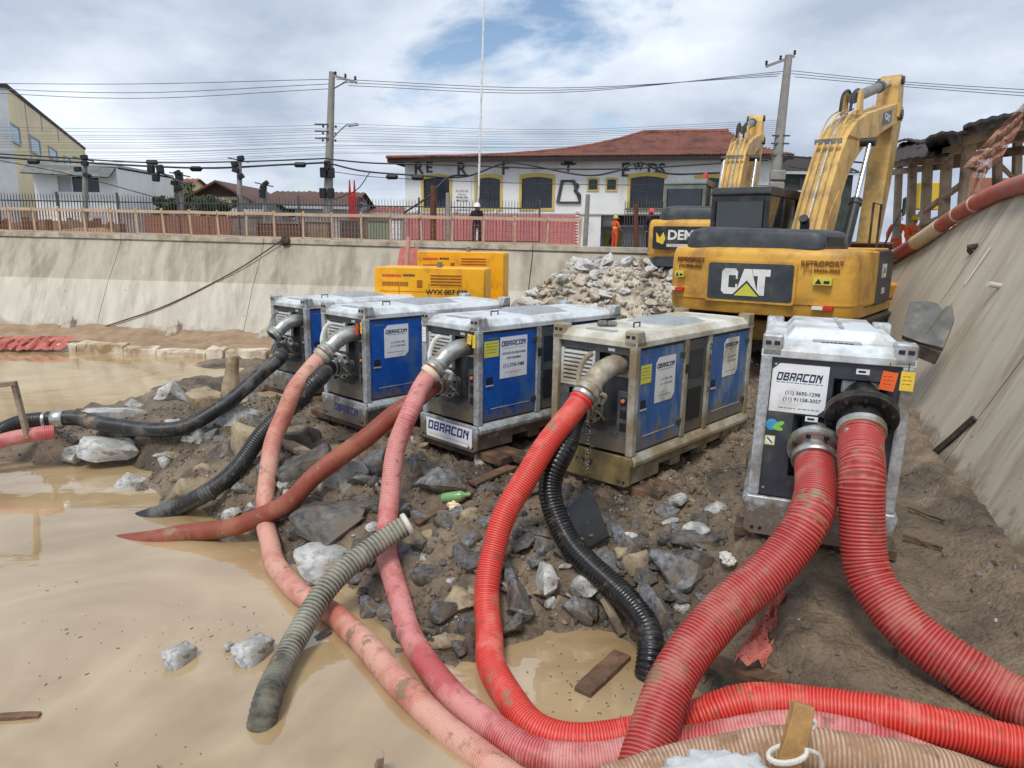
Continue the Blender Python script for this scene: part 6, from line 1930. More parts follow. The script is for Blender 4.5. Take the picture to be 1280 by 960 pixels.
# hoarding of boards and orange barriers behind
hb = empty('timber_hoarding', (-24, 33, STREET), 0, 'low hoarding of weathered brown boards behind the iron fence', 'hoarding')
x = -4.0
while x < 6.0:
    w_ = rnd.uniform(.25, .4)
    h_ = rnd.uniform(.75, 1.05)
    MB().box(x, x + w_ - .015, 0, .04, 0, h_).obj('board', M[rnd.choice(('earth_red', 'wood_grey', 'rust'))], hb)
    x += w_
for k in range(4):
    a = aty(182 + 27 * k, 290, 34)
    o = MB()
    o.prism(rounded_poly([(-.55, 0), (.55, 0), (.5, .12), (.5, 1.2), (-.5, 1.2), (-.5, .12)], .03, 2), 'y', -.04, .04)
    o = o.obj('barrier', M['barrier_orange'], bev=.01)
    o.location = (a.x + .5, 34, STREET)
    tag(o, 'orange barrier panel standing in the street behind the fences', 'barrier', 'orange barriers in the street')
lump('earth_pile', Vector((-16.4, 27.6, STREET - .05)), (3.4, 1.5, 1.1), 'earth_red', 'low pile of brown earth behind the guard fence', 'earth', 31)

# ------------------------------------------------------------------ cafe building
th = math.atan2(-.21, 1)
CB = Vector((0, 45.5, 0))
def fu(px):
    k = (px - 640) / FPX / .975
    y = 45.5 / (1 + .21 * k)
    return (k * y) / math.cos(th)
def fpt(px, py):
    k = (px - 640) / FPX / .975
    y = 45.5 / (1 + .21 * k)
    return aty(px, py, y)
def fz(px, py): return fpt(px, py).z - STREET
u_of = lambda px: (fpt(px, 250) - CB).dot(Vector((math.cos(th), math.sin(th), 0)))
cafe = empty('corner_building', (CB.x, CB.y, STREET), th, 'two-storey white building with arched yellow-framed windows and a red tiled hip roof', 'building')
U0, U1, DEP = u_of(507), u_of(966), 13.0
ez = fz(640, 199)
gz1 = fz(640, 266)
up_ = [(530, 562, 222, 260), (596, 625, 222, 260), (652, 690, 221, 260), (787, 829, 220, 260), (870, 905, 222, 258), (735, 746, 224, 237), (758, 769, 224, 237)]
low_ = [(527, 562, 291, 312), (585, 628, 291, 312), (646, 690, 291, 312)]
# facade made of strips round the openings
holes = []
for x0, x1, y0, y1 in up_:
    holes.append((u_of(x0), u_of(x1), fz((x0 + x1) / 2, y1), fz((x0 + x1) / 2, y0)))
zsplit = fz(640, 266)
wl_ = MB()
us = sorted(holes)
cur = U0
for h_ in us:
    wl_.box(cur, h_[0], 0, .25, zsplit, ez)
    wl_.box(h_[0], h_[1], 0, .25, zsplit, h_[2])
    wl_.box(h_[0], h_[1], 0, .25, h_[3], ez)
    cur = h_[1]
wl_.box(cur, U1, 0, .25, zsplit, ez)
wl_.box(U0, U0 + .25, .25, DEP, 0, ez)
wl_.box(U1 - .25, U1, .25, DEP, 0, ez)
wl_.box(U0, U1, DEP, DEP + .2, 0, ez)
wl_.obj('wall', M['render_white'], cafe)
gw = MB()
gw.box(U0, u_of(748), .01, .25, 0, zsplit - .02)
gw.box(u_of(835), U1, .01, .25, 0, zsplit - .02)
gw.box(u_of(748), u_of(835), 2.2, 2.4, 0, zsplit - .02)
gw.box(u_of(748), u_of(752), .01, .25, 0, zsplit - .02)
gw.obj('ground_wall', M['render_white'], cafe)
MB().box(U0 - .02, U1, -.06, .02, zsplit - .09, zsplit).obj('string_course', M['render_grey'], cafe)
def arch(u0, u1, z0, z1, rise, n=8):
    pts = [(u0, z0), (u1, z0), (u1, z1 - rise)]
    c = (u0 + u1) / 2
    for k in range(1, n):
        a = k / n
        pts.append((u1 + (u0 - u1) * a, z1 - rise + rise * math.sin(math.pi * a) ** .8))
    pts.append((u0, z1 - rise))
    return pts
for i, (u0, u1, z0, z1) in enumerate(holes):
    big = u1 - u0 > 1
    t_ = .16 if big else .1
    win = MB().box(u0, u1, .14, .17, z0, z1).obj('window', M['window_dark'], cafe)
    fr = MB()
    fr.box(u0 - t_, u0, -.05, .14, z0 - t_, z1)
    fr.box(u1, u1 + t_, -.05, .14, z0 - t_, z1)
    fr.box(u0, u1, -.05, .14, z0 - t_, z0)
    n = 8
    rs = .16 if big else .06
    for k in range(n):
        a0, a1 = k / n, (k + 1) / n
        f0, f1 = rs * math.sin(math.pi * a0), rs * math.sin(math.pi * a1)
        ua, ub = u0 - t_ + (u1 - u0 + 2 * t_) * a0, u0 - t_ + (u1 - u0 + 2 * t_) * a1
        fr.add([(ua, -.052, z1 - rs + f0), (ub, -.052, z1 - rs + f1), (ub, -.052, z1 + t_ * .8 + f1 * .6), (ua, -.052, z1 + t_ * .8 + f0 * .6),
                (ua, .14, z1 - rs + f0), (ub, .14, z1 - rs + f1), (ub, .14, z1 + t_ * .8 + f1 * .6), (ua, .14, z1 + t_ * .8 + f0 * .6)], [(0, 1, 2, 3), (7, 6, 5, 4), (0, 4, 5, 1), (3, 2, 6, 7)])
    fr.obj('frame', M['trim_yellow'], win)
    if big:
        MB().box((u0 + u1) / 2 - .03, (u0 + u1) / 2 + .03, .10, .139, z0, z1).obj('mullion', M['exc_dark'], win)
        MB().box(u0, (u0 + u1) / 2 - .031, .10, .139, z0 + (z1 - z0) * .5, z0 + (z1 - z0) * .5 + .05).obj('glazing_bar', M['exc_dark'], win)
for x0, x1, y0, y1 in low_:
    u0, u1, z1 = u_of(x0), u_of(x1), fz((x0 + x1) / 2, y0)
    w_ = MB().prism(arch(u0, u1, .2, z1, .35), 'y', -.01, .03).obj('ground_window', M['render_grey'], cafe)
    for k in range(5):
        MB().box(u0 + .1 + k * (u1 - u0 - .2) / 4 - .02, u0 + .1 + k * (u1 - u0 - .2) / 4 + .02, -.04, -.01, .3, z1 - .3).obj('window_bar', M['iron_bar'], w_)
# sign and wall lettering
def fsign(x0, x1, y0, y1, mt): return MB().box(u_of(x0), u_of(x1), -.06, -.01, fz((x0 + x1) / 2, y1), fz((x0 + x1) / 2, y0)).obj('sign_board', M[mt], cafe)
sg = fsign(567, 589, 222, 262, 'render_white')
uc = u_of(578)
text('ALUGUEL', .2, 'ink_brown', sg, (uc, -.065, fz(578, 239)), ROT_FRONT, extrude=.003)
text('VENDAS', .14, 'ink_grey', sg, (uc, -.065, fz(578, 243.5)), ROT_FRONT, extrude=.003)
text('99144-1001', .19, 'ink_black', sg, (uc, -.065, fz(578, 247)), ROT_FRONT, sx=.85, bold=.004, extrude=.003)
text('99915-2345', .19, 'ink_black', sg, (uc, -.065, fz(578, 251)), ROT_FRONT, sx=.85, bold=.004, extrude=.003)
for c_, x, y, s_ in (('R', 524, 211, 1.15), ('E', 537, 210, 1.0), ('R', 577, 212, 1.15), ('F', 631, 211, 1.2), ('T', 709, 209, .9), ('E', 780, 213, 1.2), ('W', 796, 209, .6), ('D', 814, 212, 1.0), ('S', 825, 212, 1.0)):
    text(c_, s_ * .92, 'exc_dark', cafe, (u_of(x), -.03, fz(x, y)), ROT_FRONT, bold=.02, extrude=.02)
pot = [(697, 253), (702, 226), (716, 226), (725, 253)]
pts = [Vector((u_of(x), -.04, fz(x, y))) for x, y in pot]
MB().tube(pts[::1] + [pts[0]], .11, 8).obj('pot_emblem', M['exc_dark'], cafe)
MB().tube(catmull([Vector((u_of(x), -.04, fz(x, y))) for x, y in ((716, 228), (722, 232), (718, 238), (724, 243), (725, 250))])[::4], .08, 8).obj('pot_handle', M['exc_dark'], cafe)
MB().prism([(u_of(699), fz(709, 204)), (u_of(719), fz(709, 204)), (u_of(717), fz(709, 206.5)), (u_of(701), fz(709, 206.5))][::-1], 'y', -.08, -.005).obj('pot_knob', M['exc_dark'], cafe)
for x in (523, 571, 620, 671, 722):
    MB().box(u_of(x) - .1, u_of(x) + .1, -.2, 0, zsplit - .05, zsplit + .12).obj('floodlight', M['white_enamel'], cafe)
# entrance on the right
en = MB().box(u_of(752), u_of(775), 1.0, 1.1, fz(760, 281), zsplit - .1).obj('canopy_board', M['render_white'], cafe)
MB().box(u_of(770), u_of(832), .9, 1.0, fz(790, 281), zsplit - .1).obj('shop_fascia', M['exc_black'], cafe)
MB().box(u_of(752), u_of(832), .85, 1.02, fz(790, 283.5), fz(790, 281)).obj('lintel', M['render_grey'], cafe)
u0, u1 = u_of(753), u_of(777)
dr = MB().box(u0, u1, 2.1, 2.19, 0, fz(765, 291)).obj('door_frame', M['trim_yellow'], cafe)
MB().prism(arch(u0 + .35, u1 - .35, .1, fz(765, 293.5), .3), 'y', 2.05, 2.1).obj('door', M['window_dark'], dr)
gt = empty('gate', (0, 0, 0))
COL.objects.unlink(gt)
bpy.data.objects.remove(gt)
gb = MB()
for k in range(30):
    u = u_of(782) + k * .16
    gb.box(u - .02, u + .02, -.32, -.28, 0, 2.7)
gb.box(u_of(782), u_of(782) + 4.7, -.33, -.27, 2.2, 2.28)
gb.box(u_of(782), u_of(782) + 4.7, -.33, -.27, .5, .58)
o = gb.obj('grille', M['iron_bar'], cafe, kind='stuff')
# roof with rows of barrel tiles
ov_ = .9
E0, E1 = U0 - ov_, U1 + ov_
rz_ = (aty(830, 168, 50.5).z - STREET) - ez
ua, ub = u_of(762), u_of(906)
R0, R1 = ua + 1.5, ub + .4
D0, DM = -ov_, DEP / 2
nu = 330
def roof_pt(u, t):
    """front slope: t 0 at the eave, 1 at the ridge; the slope stiffens upward"""
    return D0 + (DM - D0) * t, ez + .05 + rz_ * (.55 * t + .45 * t ** 1.8)
mb = MB()
nt_ = 14
for i in range(nu + 1):
    u = E0 + (E1 - E0) * i / nu
    tmax = 1.0
    if u < R0: tmax = ((u - E0) / (R0 - E0)) ** 2.5
    if u > R1: tmax = (E1 - u) / (E1 - R1)
    bumpz = .10 * abs(math.sin(i * math.pi / 2.0)) if i % 2 else 0
    for j in range(nt_ + 1):
        t_ = tmax * j / nt_
        y, z = roof_pt(u, t_)
        mb.v.append((u, y, z + bumpz))
for i in range(nu):
    for j in range(nt_):
        a = i * (nt_ + 1) + j
        b = a + nt_ + 1
        mb.f.append((a, b, b + 1, a + 1))
rf = mb.obj('roof', M['roof_tile'], cafe)
# other slopes
mb = MB()
hip = lambda E_, R_, n=10: [(E_ + (R_ - E_) * k / n, *roof_pt(0, (k / n) ** (2.5 if R_ > E_ else 1))) for k in range(n + 1)]
L0 = hip(E0, R0)
L1 = [(u, 2 * DM - y, z) for u, y, z in L0]
for k in range(10):
    mb.add([L0[k], L0[k + 1], L1[k + 1], L1[k]], [(0, 1, 2, 3)])
L2 = hip(E1, R1)
L3 = [(u, 2 * DM - y, z) for u, y, z in L2]
for k in range(10):
    mb.add([L2[k], L3[k], L3[k + 1], L2[k + 1]], [(0, 1, 2, 3)])
    mb.add([L1[k], L1[k + 1], L3[k + 1], L3[k]], [(0, 1, 2, 3)])
mb.obj('roof_slopes', M['roof_tile'], rf)
MB().tube([(R0, DM, ez + .05 + rz_ + .05), (R1, DM, ez + .05 + rz_ + .05)], .14, 8).obj('ridge', M['roof_tile'], rf)
MB().tube([Vector(p) + Vector((0, 0, .05)) for p in L0], .1, 8).obj('hip_ridge', M['roof_tile'], rf)
fa = MB()
fa.box(E0 + .05, E1 - .05, D0 + .03, D0 + .1, ez - .22, ez + .04)
fa.box(E0 + .05, E0 + .12, D0 + .1, 2 * DM - D0 - .1, ez - .22, ez + .04)
fa.box(E0 + .1, E1 - .1, D0 + .1, .0, ez - .06, ez - .02)
fa.box(E0 + .12, U0, 0, 2 * DM, ez - .06, ez - .02)
fa.obj('eaves', M['eave_dark'], rf)
# red screen of netting in front of the ground floor
a, b = aty(509, 306, 41.8), aty(719, 307, 39.6)
zt = aty(610, 268, 40.8).z
d_ = (b - a)
d_.z = 0
gr = []
for k in range(43):
    row = []
    for j in range(9):
        p = a + d_ * k / 42
        row.append((p.x, p.y + .05 * math.sin(k * .9), STREET + (zt - STREET) * j / 8))
    gr.append(row)
o = net('net_screen', gr, 'net_screen', 'red netting screen stretched before the ground floor of the white building')
for k in range(22):
    p = a + d_ * (1.0 + .004) 
    z_ = STREET + (zt - STREET) * k / 22
    MB().box(p.x - .09 - o.location.x, p.x + .09 - o.location.x, p.y - .06 - o.location.y, p.y - o.location.y, z_ - o.location.z, z_ + (zt - STREET) / 22 - o.location.z).obj('edge_tape', M['ink_white' if k % 2 else 'tag_red'], o)

# single posts and the mast
def post(px, y0, y1, Yd, r, mt, label, cat='post', px1=None):
    a, b = aty(px, y1, Yd), aty(px1 or px, y0, Yd)
    a.z = min(a.z, STREET)
    o = MB().tube([a, a + (b - a) * .5, b], [r, r * .95, r * .85], 10).obj('post' if cat == 'post' else cat.replace(' ', '_'), M[mt], recenter=True, smooth=True)
    return tag(o, label, cat)
post(560, 241, 310, 26, .09, 'pole_concrete', 'grey concrete post standing between the fences and the white building')
post(541.5, 232, 310, 30, .13, 'rust', 'dark rusty post rising before the red netting screen')
post(731, 243, 312, 36, .13, 'pole_concrete', 'slim grey post beside the end of the red screen', px1=735)
post(795, 255, 312, 30, .11, 'rust', 'rusty brown post before the gated entrance')
post(596, -60, 312, 34, .05, 'white_enamel', 'tall thin white mast rising high above the white building', 'mast', px1=607)
post(508, 296, 340, 18.2, .06, 'pvc_pink', 'pink plastic pipe stub standing against the far wall', 'pipe', px1=511)
gr = [[wpt(s_ + .02 * math.sin(j * 2), .75 + .09 * j - .12, .9 + j * .3) for s_ in (3.55, 3.7, 3.85, 4.0, 4.12)] for j in range(8)]
net('hanging_net', gr, 'net_red', 'faded red net hanging down the far wall beside the pink pipe')
# net heaped on the far kerb, cable hanging down the wall
gr = []
for k in range(26):
    p = atz(-20 + 4.4 * k, 424 + rnd.uniform(-1, 1), .3)
    hh = .12 * (.5 + .5 * abs(math.sin(k * 1.1))) * (1.3 if 14 < k < 24 else .8)
    gr.append([p + Vector((rnd.uniform(-.05, .05), -.5 + .16 * j, hh * math.sin(j / 5 * math.pi) - .22 + .05 * j)) for j in range(6)])
net('heaped_net', gr, 'net_red', 'long heap of red netting on the kerb of the far pool')
wp = [(113, 414), (150, 402), (200, 385), (250, 362), (300, 335), (335, 312), (355, 298)]
cp_ = []
for x_, y_ in wp:
    p = aty(x_, y_, 20.4)
    for _ in range(8):                       # onto the wall face
        t_ = (p.z - .05) / 3.08
        s_ = (p - WB).dot(WD)
        q = wpt(s_, .05 + WRUN * t_, p.z)
        p = aty(x_, y_, q.y - .12)
    cp_.append(p)
o = MB().tube(catmull(cp_)[::4], .02, 8).obj('hanging_cable', M['rust'], smooth=True)
tag(o, 'brown cable slanting down across the face of the far wall', 'cable')
lump('cable_knot', cp_[-1] + Vector((.05, -.05, -.06)), (.26, .2, .3), 'char_wood', 'tangled dark knot of cable on top of the far wall', 'cable', 44)

# ------------------------------------------------------------------ poles and wires
def pole(name, px0, py0, px1, py1, Yd, r0, r1, label, arms=True):
    a, b = aty(px0, py0, Yd), aty(px1, py1, Yd)
    k = (a.z - STREET) / (b.z - a.z)
    a = a - (b - a) * k
    P = empty(name, a, 0, label, 'utility pole')
    v = b - a
    MB().tube([Vector(), v * .5, v], [r0, (r0 + r1) / 2, r1], 12).obj('shaft', M['pole_concrete'], P, smooth=True)
    return P, v
PA, v = pole('utility_pole', 409, 290, 415, 90, 38, .27, .15, 'tall concrete utility pole with a street lamp and dark cable boxes')
MB().beam(v * .985 + Vector((-.1, 0, 0)), v * .945 + Vector((1.35, -.4, -.1)), .1, .12).obj('crossarm', M['pole_concrete'], PA)
MB().beam(v * .9, v * .95 + Vector((.8, -.2, -.05)), .05, .05).obj('brace', M['iron_bar'], PA)
for t_ in (.15, .55, .95):
    c = v * (.985 - .04 * t_) + Vector((1.35 * t_, -.4 * t_, 0))
    MB().lathe([(.04, 0), (.07, .06), (.04, .1), (.07, .15), (.03, .2)], 8, c).obj('insulator', M['eave_dark'], PA)
for z_ in (.70, .66, .62):
    MB().box(-.35, .35, -.25, -.15, v.z * z_ - .03, v.z * z_ + .03).obj('bracket', M['iron_bar'], PA)
    for x in (-.32, .32):
        MB().lathe([(.05, 0), (.06, .05), (.05, .1)], 8, (x + v.x * z_, -.2, v.z * z_ - .15)).obj('insulator', M['eave_dark'], PA)
for z_, x in ((.42, -.2), (.42, .2), (.30, -.2), (.30, .22), (.46, 0)):
    MB().box(v.x * z_ + x - .16, v.x * z_ + x + .16, -.45, -.2, v.z * z_ - .25, v.z * z_ + .25).obj('cable_box', M['cable'], PA, bev=.03)
lm = v * .60
MB().tube(catmull([lm, lm + Vector((.5, -.3, .45)), lm + Vector((1.1, -.6, .85))])[::6], .035, 8).obj('lamp_arm', M['galv'], PA, smooth=True)
MB().prism(rounded_poly([(1.05, .80), (1.6, .88), (1.62, .76), (1.1, .70)], .03, 2), 'y', lm.y - .75, lm.y - .5).obj('lamp_head', M['galv'], PA).location = (lm.x, 0, lm.z)
PB, v = pole('utility_pole', 967, 240, 986, 69, 34, .30, .16, 'leaning concrete utility pole behind the cab of the large excavator')
MB().beam(v * .97 + Vector((-1.0, -.1, -.25)), v * .97 + Vector((.3, .1, .25)), .1, .12).obj('crossarm', M['pole_concrete'], PB)
for t_ in (0, .5, 1):
    c = v * .97 + Vector((-1.0 + 1.3 * t_, -.1 + .2 * t_, -.2 + .5 * t_))
    MB().lathe([(.04, 0), (.07, .06), (.04, .1), (.07, .15), (.03, .2)], 8, c).obj('insulator', M['eave_dark'], PB)
for z_ in (.60, .56, .5):
    MB().box(v.x * z_ - .4, v.x * z_ + .4, -.2, -.1, v.z * z_ - .03, v.z * z_ + .03).obj('bracket', M['iron_bar'], PB)
for z_ in (.3, .34, .4, .2):
    MB().box(v.x * z_ - .35, v.x * z_ + .35, -.4, -.15, v.z * z_ - .25, v.z * z_ + .2).obj('cable_box', M['pole_concrete'], PB, bev=.05)
for px, y0, yd, lab in ((106, 195, 36, 'dark slim pole with a cluster of fittings before the white house'), (226, 215, 36, 'slim pole carrying the traffic signal arm'), (299, 196, 36, 'slim pole before the brown gabled house'), (331, 228, 40, 'short pole with angled fittings before the long brown roof'), (446, 248, 42, 'short pole with dark fittings beyond the red totem')):
    P_, v = pole('small_pole', px + 1, 280, px, y0, yd, .16, .11, lab)
    for k in range(4):
        MB().obox(v * (.98 - k * .07) + Vector((rnd.uniform(-.25, .25), -.2, 0)), (.3, .2, .22), Matrix.Rotation(rnd.uniform(-.6, .6), 3, 'Y')).obj('fitting', M['cable'], P_, bev=.02)
    MB().beam(v * .96 + Vector((-.5, -.12, .1)), v * .96 + Vector((.5, -.12, -.1)), .06, .06).obj('crossarm', M['iron_bar'], P_)
sg_ = empty('traffic_signal', aty(193, 214, 35), 0, 'black traffic signal cluster hanging over the street from an arm', 'traffic light')
for dx, dz, ry in ((-.15, .12, .1), (.28, .1, -.1), (.05, -.28, .1)):
    MB().obox((dx, 0, dz), (.32, .25, .4), Matrix.Rotation(ry, 3, 'Y')).obj('signal_head', M['cable'], sg_, bev=.05)
MB().tube([(.3, 0, -.05), (1.35, .5, -.62)], .05, 8).obj('arm', M['iron_bar'], sg_)
tt = empty('red_totem', aty(442, 300, 40), 0, 'narrow red totem sign standing in the street beside the tall pole', 'sign')
tt.location.z = STREET
MB().box(-.22, .22, -.1, .1, 0, 2.6).obj('panel', M['tag_red'], tt, bev=.02)
for s in (-1, 1):
    MB().prism([(s * .06, 2.6), (s * .2, 2.6), (s * .15, 3.4), (s * .11, 3.4)][::s], 'y', -.06, .06).obj('fin', M['tag_red'], tt)

def wire(pts, r, mt, label, group=None, sag=None, n=1):
    P_ = [aty(*p) for p in pts]
    if sag is not None:
        a, b = P_
        P_ = [a.lerp(b, k / 16) - Vector((0, 0, sag * 4 * (k / 16) * (1 - k / 16))) for k in range(17)]
    else:
        P_ = catmull(P_)[::4]
    o = MB().tube(P_, r, 5).obj('wire' if r < .03 else 'cable', M[mt], smooth=True)
    return tag(o, label, 'wire' if r < .03 else 'cable', group)
gl = 'power lines between the tall poles'
for k, (y0, ym) in enumerate(((103.5, 105), (108, 116), (112, 123))):
    wire([(-80, y0, 44), (160, ym, 41), (411, 99 + 6 * k, 38)], .017, 'wire_thin', 'thin power line strung from the tall pole leftwards over the cream building', 'power lines over the cream building')
for k in range(3):
    wire([(420 + 8 * k, 99 + 4 * k, 37.8), (690, 110 + 3 * k, 36), (972 + 4 * k, 95 - 3 * k, 34)], .016, 'wire_thin', 'thin power line strung between the two tall utility poles', gl)
    wire([(985 + 4 * k, 88 + 4 * k, 34), (1140, 103 + 3 * k, 32), (1400, 119 + 5 * k, 28)], .015, 'wire_thin', 'thin power line running from the leaning pole over the timber shed', 'power lines over the shed')
for k in range(15):
    yl, yr = 150 + 3.2 * k + rnd.uniform(-2, 2), 152 + 2.6 * k + rnd.uniform(-2, 2)
    wire([(-60, yl + 10, 44), (180, (yl + yr) / 2 + 12, 41), (411, yr + 6, 38)], .009, 'wire_thin', 'faint low-voltage wire left of the tall utility pole', 'low-voltage wires left of the tall pole')
    wire([(411, yr + 4, 38), (690, (yr + 158 + 1.8 * k) / 2 + 8, 36), (975, 150 + 2.6 * k, 34)], .008, 'wire_thin', 'faint low-voltage wire between the two utility poles', 'low-voltage wires between the poles')
TC = [
 ([(-40, 190, 37), (60, 196, 36.5), (180, 203, 36), (300, 202, 36), (411, 198, 37.6)], .045, 'thick black cable bundle crossing before the white house'),
 ([(-40, 194, 37), (100, 203, 36), (250, 210, 36), (350, 206, 36.5), (411, 203, 37.6)], .06, 'thicker black cable bundle hanging before the houses'),
 ([(-20, 197, 38), (60, 212, 37.5), (120, 226, 37.2), (200, 248, 37), (260, 262, 37)], .03, 'black cable drooping towards the street on the left'),
 ([(411, 199, 37.6), (470, 204, 37.2), (560, 206, 37), (700, 211, 36), (800, 210, 35), (960, 200, 34)], .05, 'straight black cable bundle running before the white facade'),
 ([(411, 204, 37.6), (455, 214, 37), (520, 219, 36.6), (580, 221, 36), (630, 204, 35.5), (660, 206, 35), (730, 219, 34.5), (770, 214, 34), (800, 203, 34), (835, 217, 34), (900, 216, 34)], .055, 'looping black cable bundle waving across the white facade'),
 ([(505, 266, 33), (535, 246, 33), (560, 222, 33.5), (585, 219, 34)], .06, 'black cable sagging from the facade to the iron fence'),
 ([(411, 214, 37.6), (480, 222, 37), (620, 228, 36), (760, 231, 35), (960, 232, 34)], .022, 'thin dark cable across the windows of the white building'),
 ([(415, 250, 37), (445, 238, 36.5), (462, 216, 36.5)], .03, 'grey cable curving up beside the tall pole'),
 ([(985, 195, 34), (1040, 200, 33), (1110, 206, 31)], .05, 'black cable running from the leaning pole behind the excavator boom'),
 ([(985, 208, 34), (1050, 216, 33), (1130, 212, 30)], .03, 'thin dark cable behind the excavator boom'),
]
for pts, r, lab in TC: wire(pts, r * .8, 'cable', lab)
for px, py in ((42, 202), (245, 211), (375, 206), (490, 221), (522, 222), (190, 203)):
    c = aty(px, py, 36.3)
    o = MB().tube([c - Vector((.3, 0, 0)), c - Vector((.22, 0, 0)), c + Vector((.22, 0, 0)), c + Vector((.3, 0, 0))], [.05, .13, .13, .05], 8).obj('cable_splice', M['cable'], recenter=True)
    tag(o, 'black splice box hanging on the street cable bundle', 'cable box', 'splice boxes on the cable bundle')

# ------------------------------------------------------------------ houses on the left
def house(name, corner, rz, label):
    return empty(name, corner, rz, label, 'house')
# cream building seen along its side
c0, c1 = aty(8, 110, 49), aty(106, 186, 84)
zt0 = c0.z - STREET
d_ = (c1 - c0)
d_.z = 0
Lc = d_.length
H1 = house('cream_building', (c0.x, c0.y, STREET), math.atan2(d_.y, d_.x), 'tall cream building with small blue side windows at the edge of the street')
hc = zt0
wl_ = MB()
wl_.box(0, Lc, .01, 9, 0, hc)
wl_.obj('wall', M['render_cream'], H1)
MB().box(-.02, 0, -.0, 9, 0, hc).obj('front_wall', M['render_grey'], H1)
MB().box(-.1, Lc + .1, -.08, 9.1, hc, hc + .25).obj('parapet_cap', M['eave_dark'], H1)
def along(px):                               # distance along the side wall for a view direction
    dr_ = ray(px, 200)
    a = Vector((d_.x, d_.y)).normalized()
    k = dr_.x / dr_.y
    # c0 + a*t : x = k*y
    t_ = (k * c0.y - c0.x) / (a.x - k * a.y)
    return t_, c0.y + a.y * t_
for x0, x1, yt, yb in ((16, 27.5, 158, 177), (40, 51, 174, 191), (62, 71, 187, 198), (80, 87, 198, 206)):
    t0, ya = along(x0)
    t1, yb_ = along(x1)
    zt_, zb_ = aty((x0 + x1) / 2, yt, (ya + yb_) / 2).z - STREET, aty((x0 + x1) / 2, yb, (ya + yb_) / 2).z - STREET
    w_ = MB().box(t0, t1, -.04, .0, zb_, zt_).obj('window', M['window_blue'], H1)
    fr = MB()
    fr.box(t0 - .15, t0, -.09, 0, zb_ - .15, zt_ + .15)
    fr.box(t1, t1 + .15, -.09, 0, zb_ - .15, zt_ + .15)
    fr.box(t0, t1, -.09, 0, zb_ - .15, zb_)
    fr.box(t0, t1, -.09, 0, zt_, zt_ + .15)
    fr.obj('frame', M['render_grey'], w_)
for x_ in (39, 57, 76):
    t0, _y = along(x_)
    MB().box(t0 - .08, t0 + .08, -.05, .0, 0 if x_ == 39 else hc - 1.2, hc).obj('downpipe', M['render_grey'], H1)
# white house with a strip window
a, b = aty(46, 262, 43), aty(150, 262, 43)
H2 = house('white_house', (a.x, 43, STREET), 0, 'low white house with a long strip window under a grey awning')
wd = b.x - a.x
hh = aty(100, 208, 43).z - STREET
x0, x1 = aty(72, 230, 43).x - a.x, aty(124, 230, 43).x - a.x
zb_, zt_ = aty(98, 240, 43).z - STREET, aty(98, 220, 43).z - STREET
wl_ = MB()
wl_.box(0, x0, 0, .2, 0, hh)
wl_.box(x1, wd, 0, .2, 0, hh)
wl_.box(x0, x1, 0, .2, 0, zb_)
wl_.box(x0, x1, 0, .2, zt_, hh)
wl_.box(0, .2, .2, 7, 0, hh)
wl_.box(wd - .2, wd, .2, 7, 0, hh)
wl_.box(0, wd, .2, 7, hh - .1, hh - .02)
wl_.obj('wall', M['render_white'], H2)
for k in range(3):
    u0, u1 = x0 + (x1 - x0) * k / 3, x0 + (x1 - x0) * (k + 1) / 3
    w_ = MB().box(u0, u1, .14, .16, zb_, zt_).obj('window', M['window_dark' if k else 'render_grey'], H2)
    MB().box(u1 - .06, u1, .08, .14, zb_, zt_).obj('frame', M['render_white'], w_)
aw = MB().add([(x0 - 1.6, -.9, zt_ + .1), (wd, -.9, zt_ - .1), (wd, 0, zt_ + .55), (x0 - 1.6, 0, zt_ + .75)], [(0, 1, 2, 3)])
aw.add([(x0 - 1.6, -.9, zt_ + .02), (wd, -.9, zt_ - .18), (wd, 0, zt_ + .47), (x0 - 1.6, 0, zt_ + .67)], [(3, 2, 1, 0)])
aw.obj('awning', M['exc_grey'], H2)
MB().box(-.1, wd + .1, -.1, 7, hh, hh + .12).obj('roof_slab', M['render_grey'], H2)
